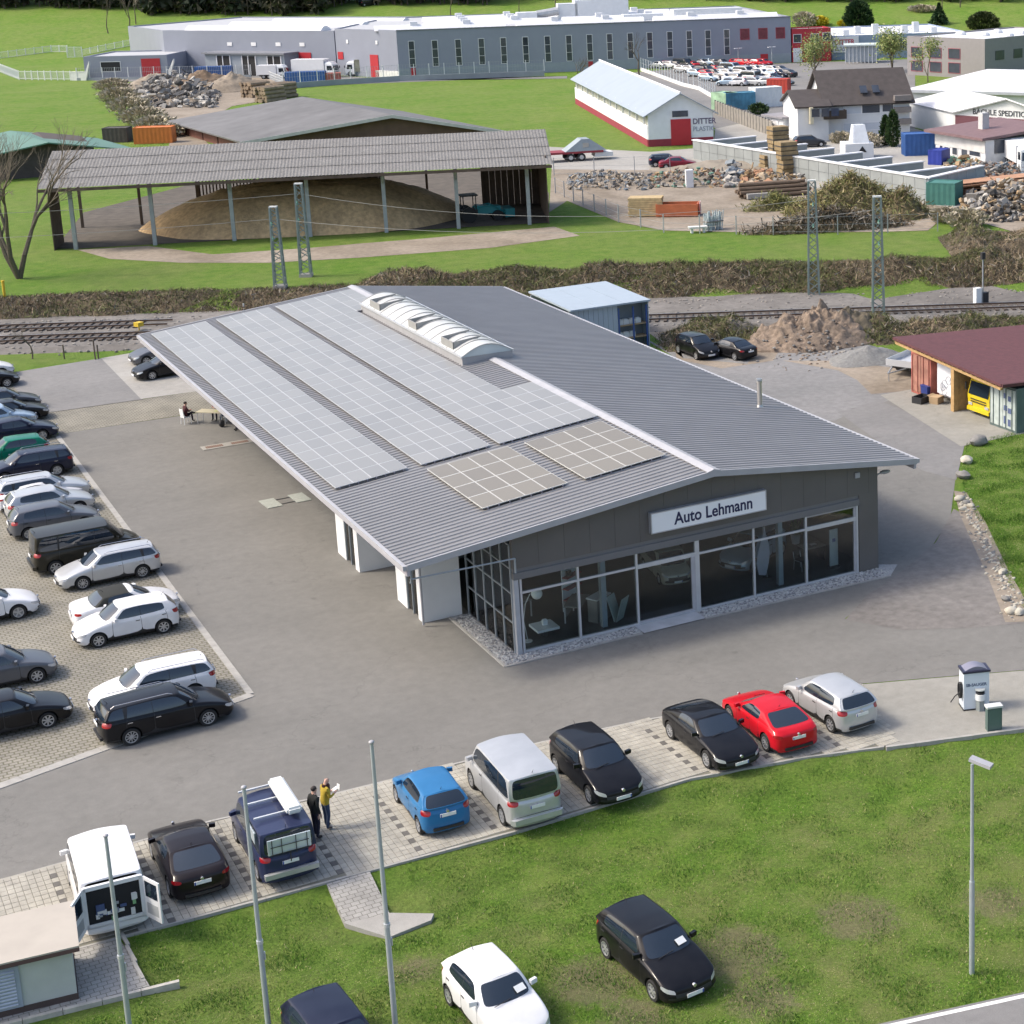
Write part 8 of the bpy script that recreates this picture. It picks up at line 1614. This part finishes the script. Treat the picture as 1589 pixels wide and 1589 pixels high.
def conifer(name, label, px, py, top, rad, n, kind='cone', mats=None, z=None, cat='tree', lsz=.35):
    b0 = at(px, py, z); h = hgt(b0, top) if top is not None else 6; t = thing(name, label, cat, b0); MB().cyl((0, 0, -.1), (0, 0, h*.85), .04*h**.7, .02, n=6).build('trunk', BARK, t); u_ = rng.random(n)**.8; a = rng.random(n)*2*PI
    prof = (1-u_)*rad if kind == 'cone' else rad*np.sqrt(np.clip(1-(2*u_-1)**4, .02, 1))*(1-.45*u_**2) if kind == 'column' else rad*np.sqrt(np.clip(1-(2*u_-1)**2, .02, 1)); rr_ = prof*np.sqrt(rng.uniform(.3, 1, n))*(1+.18*np.sin(a*5+u_*19)); c = np.stack([rr_*np.cos(a), rr_*np.sin(a), .1+u_*(h-.1)*.98+rng.normal(size=n)*.08], 1); d = np.stack([np.cos(a), np.sin(a), rng.normal(size=n)*.6+(.8 if kind != 'cone' else -.2)], 1)
    m_ = mats or CONI; tri_cloud('crown', c, d, rng.uniform(.5, 1.3, n)*lsz, m_, rng.integers(0, len(m_), n), t, None, aspect=.55); return t
CYP = [LG_('cyp1', (.035, .07, .022)), LG_('cyp2', (.06, .10, .03)), LG_('cyp3', (.022, .05, .018))]
conifer('cypress', 'left narrow cypress in front of the family house', 1374, 226, 178, .8, 1500, 'column', CYP, ZF); conifer('cypress', 'taller right narrow cypress in front of the family house', 1386, 228, 170, .95, 2000, 'column', CYP, ZF)
conifer('evergreen_hedge_tree', 'tall dark clipped evergreen above the red building', 1332, 44, 0, 3.6, 4200, 'column', CONI, None, lsz=.8); conifer('spruce', 'dark spruce above the blue hall', 1457, 38, 6, 2.6, 1600, 'cone', CONI, None, lsz=.9); conifer('spruce', 'small young spruce in front of the grey-brown block', 1482, 112, 88, 1.2, 500, 'cone', CONI, ZF, lsz=.6); conifer('evergreen_bush', 'olive clipped evergreen block at top right', 1525, 46, 18, 4.0, 2600, 'column', [LG_('ol1', (.06, .075, .025)), LG_('ol2', (.04, .055, .02))], None, lsz=.8)
YL = [LG_('yel1', (.55, .42, .02)), LG_('yel2', (.42, .36, .03))]
conifer('forsythia', 'round yellow flowering bush above the red building', 1273, 40, 25, 2.2, 700, 'ball', YL, None, 'bush', .6); conifer('forsythia', 'small yellow flowering bush beside the tall evergreen', 1308, 41, 31, 1.5, 400, 'ball', YL, None, 'bush', .5)
BR = [LG_('hedge1', (.36, .32, .25)), LG_('hedge2', (.46, .41, .32)), LG_('hedge3', (.27, .25, .16))]
conifer('leafless_bush', 'brownish leafless bush left of the yellow bush', 1248, 42, 18, 3.0, 900, 'ball', BR, None, 'bush', .7); conifer('leafless_bush', 'brownish bush in the field at top right', 1432, 18, 8, 3.5, 700, 'ball', BR, None, 'bush', .8)
conifer('garden_shrub', 'green shrub at the corner of the white garage', 1177, 178, 160, 1.5, 900, 'ball', CYP, ZF, 'bush', .4); conifer('garden_shrub', 'leafless shrub before the family house wall', 1345, 228, 206, 2.0, 900, 'ball', BR, ZF, 'bush', .4); conifer('garden_shrub', 'pale shrub left of the white block before the house', 1305, 222, 205, 1.6, 700, 'ball', BR, ZF, 'bush', .4)
for i, (px, py, top, rad, lab) in enumerate(((175, 142, 122, 3.2, 'first (farthest)'), (185, 160, 136, 3.4, 'second'), (203, 176, 150, 3.4, 'third'), (222, 192, 166, 3.4, 'fourth'), (243, 204, 180, 3.2, 'fifth'), (258, 212, 192, 2.6, 'sixth (nearest)'))): conifer('hedge_bush', f'grey-brown bush, {lab} of the diagonal hedge by the left field', px, py, top, rad, 1500, 'ball', BR, ZF, 'bush', .55)
conifer('brush_bush', 'pale leafless bush inside the fence right of the block wall', 1500, 352, 325, 1.9, 1300, 'ball', BR, ZF, 'bush', .4); conifer('brush_bush', 'pale leafless bush left of the mangled scrap mound', 1468, 345, 322, 1.5, 800, 'ball', BR, ZF, 'bush', .4)
def green_heap(name, label, px, py, rx, ry, h, n, mats, seed, rz=0):
    o = heap(name, label, 'green waste', F_(px, py), rx, ry, h, M('waste_base', (.10, .085, .045), .95, var=.4, scale=1.2), seed, .3, 40, rz); me = o.data; co = np.array([tuple(v.co) for v in me.vertices]); c = co[rng.integers(0, len(co), n)]+rng.normal(size=(n, 3))*.3; c[:, 2] = np.abs(c[:, 2]); d = rng.normal(size=(n, 3)); tri_cloud('branches', c, d, rng.uniform(.3, 1.1, n), mats, rng.integers(0, len(mats), n), o, 'stuff', width=rng.uniform(.02, .07, n))
GW = [LG_('gw1', (.25, .24, .09)), LG_('gw2', (.15, .16, .06)), LG_('gw3', (.34, .29, .16)), LG_('gw4', (.22, .17, .10))]
green_heap('green_waste_heap', 'large olive heap of garden cuttings before the block wall', 1320, 332, 6.5, 3.4, 3.4, 11000, GW, 31, -.5); green_heap('green_waste_heap', 'dark end of the cuttings heap near the wall corner', 1400, 336, 3.0, 2.6, 2.2, 2200, GW[1:2]+GW[3:], 33); green_heap('green_waste_heap', 'low green heap of conifer cuttings by the log stack', 1205, 325, 3.2, 1.4, 1.1, 1600, GW[:2], 35, -.3); green_heap('brush_heap', 'grey heap of branches behind the wire fence', 1290, 356, 7.5, 1.5, 1.5, 6000, [SCR[3], SCR[4], SCR[0]], 37, -.33)
# ---- hillside wood and single trees
FR = [LG_('wood1', (.035, .04, .022)), LG_('wood2', (.055, .052, .033)), LG_('wood3', (.022, .032, .018)), LG_('wood4', (.075, .065, .045))]
cs = []; mi = []; tk = MB(); rr = random.Random(3)
def wood(px, py, n_leaf=85, hh=None, sp=None):
    b0 = at(px, py); h = hh or rr.uniform(9, 15); w_ = sp or rr.uniform(2.6, 4.2); base = rr.randrange(3); tk.cyl((b0.x, b0.y, b0.z-.3), (b0.x, b0.y, b0.z+h*.7), .22, .08, n=4)
    u_ = rng.random(n_leaf); a = rng.random(n_leaf)*2*PI; r_ = w_*np.sqrt(np.clip(1-(2*u_-1)**2, .05, 1))*np.sqrt(rng.random(n_leaf)); cs.append(np.stack([b0.x+r_*np.cos(a), b0.y+r_*np.sin(a), b0.z+h*.12+u_*h*.9], 1)); mi.extend([base if rr.random() < .75 else rr.randrange(4) for _ in range(n_leaf)])
for i in range(170): wood(rr.uniform(-60, 520), rr.uniform(4, 15))
for i in range(120): wood(rr.uniform(-60, 760), rr.uniform(-8, 6))
for i in range(40): wood(rr.uniform(520, 760), rr.uniform(2, 9))
for i in range(60): wood(rr.uniform(225, 500), rr.uniform(15, 25), 70, rr.uniform(5, 10))
for i in range(110): wood(rr.uniform(780, 1680), rr.uniform(-10, 0))
for i in range(26): wood(rr.uniform(1100, 1680), rr.uniform(0, 4), 70, rr.uniform(5, 9))
cs = np.concatenate(cs); n = len(cs); o = tk.build('hillside_wood', BARK, kind='stuff'); tag(o, 'dark wood along the top of the hillside', 'wood'); tri_cloud('wood_crowns', cs, rng.normal(size=(n, 3)), rng.uniform(.9, 2.4, n), FR, mi, o, 'stuff', aspect=.6)
for i, (px, py, h, lab) in enumerate(((168, 52, 13, 'slim leafless tree above the left fence, leftmost of three'), (201, 42, 14, 'slim leafless tree above the factory wing, middle of three'), (211, 38, 14, 'slim leafless tree above the factory wing, right of three'), (700, 26, 9, 'leafless tree above the factory roof, left of the air handler'), (806, 22, 8, 'leafless tree on the hill just left of the air handler'), (862, 18, 7, 'small leafless tree behind the air handler'), (1462, 14, 8, 'leafless tree in the top right field, left'), (1490, 12, 8, 'leafless tree in the top right field, right'))): tree('hill_tree', lab, px, py, h, 40+i, r0=.16, depth=5, spread=.38)
# ---- stones along the lane edge
STM = [M('boulder_pale', (.46, .43, .36), .9, var=.25, scale=3, bump=.4), M('boulder_grey', (.20, .195, .185), .9, var=.25, scale=3, bump=.4)]
for i, (px, py, r_, k, lab) in enumerate(((1518, 690, .55, 1, 'flat dark boulder at the top of the lane verge'), (1500, 718, .42, 0, 'pale boulder, second down the lane verge'), (1495, 742, .42, 1, 'grey boulder, third down the lane verge'), (1489, 777, .30, 0, 'pale stone heading the stone row'), (1500, 783, .26, 1, 'dark stone in the middle of the lane verge'), (1506, 787, .22, 0, 'small pale stone beside the dark one'), (1494, 792, .22, 0, 'small pale stone below the stone row head'), (1556, 890, .25, 0, 'pale stone lower down the verge'), (1560, 932, .22, 1, 'grey stone near the verge end'), (1570, 952, .30, 0, 'left of two pale stones at the end of verge'), (1582, 953, .28, 0, 'right of two pale stones at the end of verge'))):
    q = at(px, py, 0); b = MB(); b.sph((0, 0, r_*.4), (r_, r_*.75, r_*.55), 10, 7, jit=.16, seed=i+3); o = b.build('boulder', STM[k], smooth=50, loc=q); o.rotation_euler.z = i; tag(o, lab, 'boulder', 'stones along the lane verge')
b = MB(); rr = random.Random(9)
for i in range(330):
    t_ = rr.random(); px = np.interp(t_, [0, .4, 1], [1492, 1528, 1580])+rr.gauss(0, 7); py = np.interp(t_, [0, .4, 1], [775, 840, 958])+rr.gauss(0, 5); q = at(px, py, 0); r_ = rr.uniform(.03, .12); b.sph((q.x, q.y, .03), (r_, r_*.8, r_*.6), 6, 4, mi=rr.choice((0, 0, 1)), jit=.2, seed=i)
tag(b.build('verge_rubble', STM, kind='stuff'), 'small stones and rubble along the dirt verge', 'rubble')

mnd = at(1268, 527, 0); b = MB(); rr = random.Random(19)
for i in range(420): q = at(rr.gauss(1265, 42), rr.gauss(532, 16), 0); r_ = rr.uniform(.04, .16); d2 = ((q.x-mnd.x)/5.6)**2+((q.y-mnd.y)/3.6)**2; b.sph((q.x, q.y, max(0, 1.75*(1-d2**.75))+.03), (r_, r_*.8, r_*.6), 6, 4, mi=rr.choice((0, 1, 1, 2)), jit=.25, seed=i)
tag(b.build('mound_rubble', [MATS['stone_light'], MATS['red_soil'], STM[1]], kind='stuff'), 'stones and clods strewn over the earth mound', 'rubble')
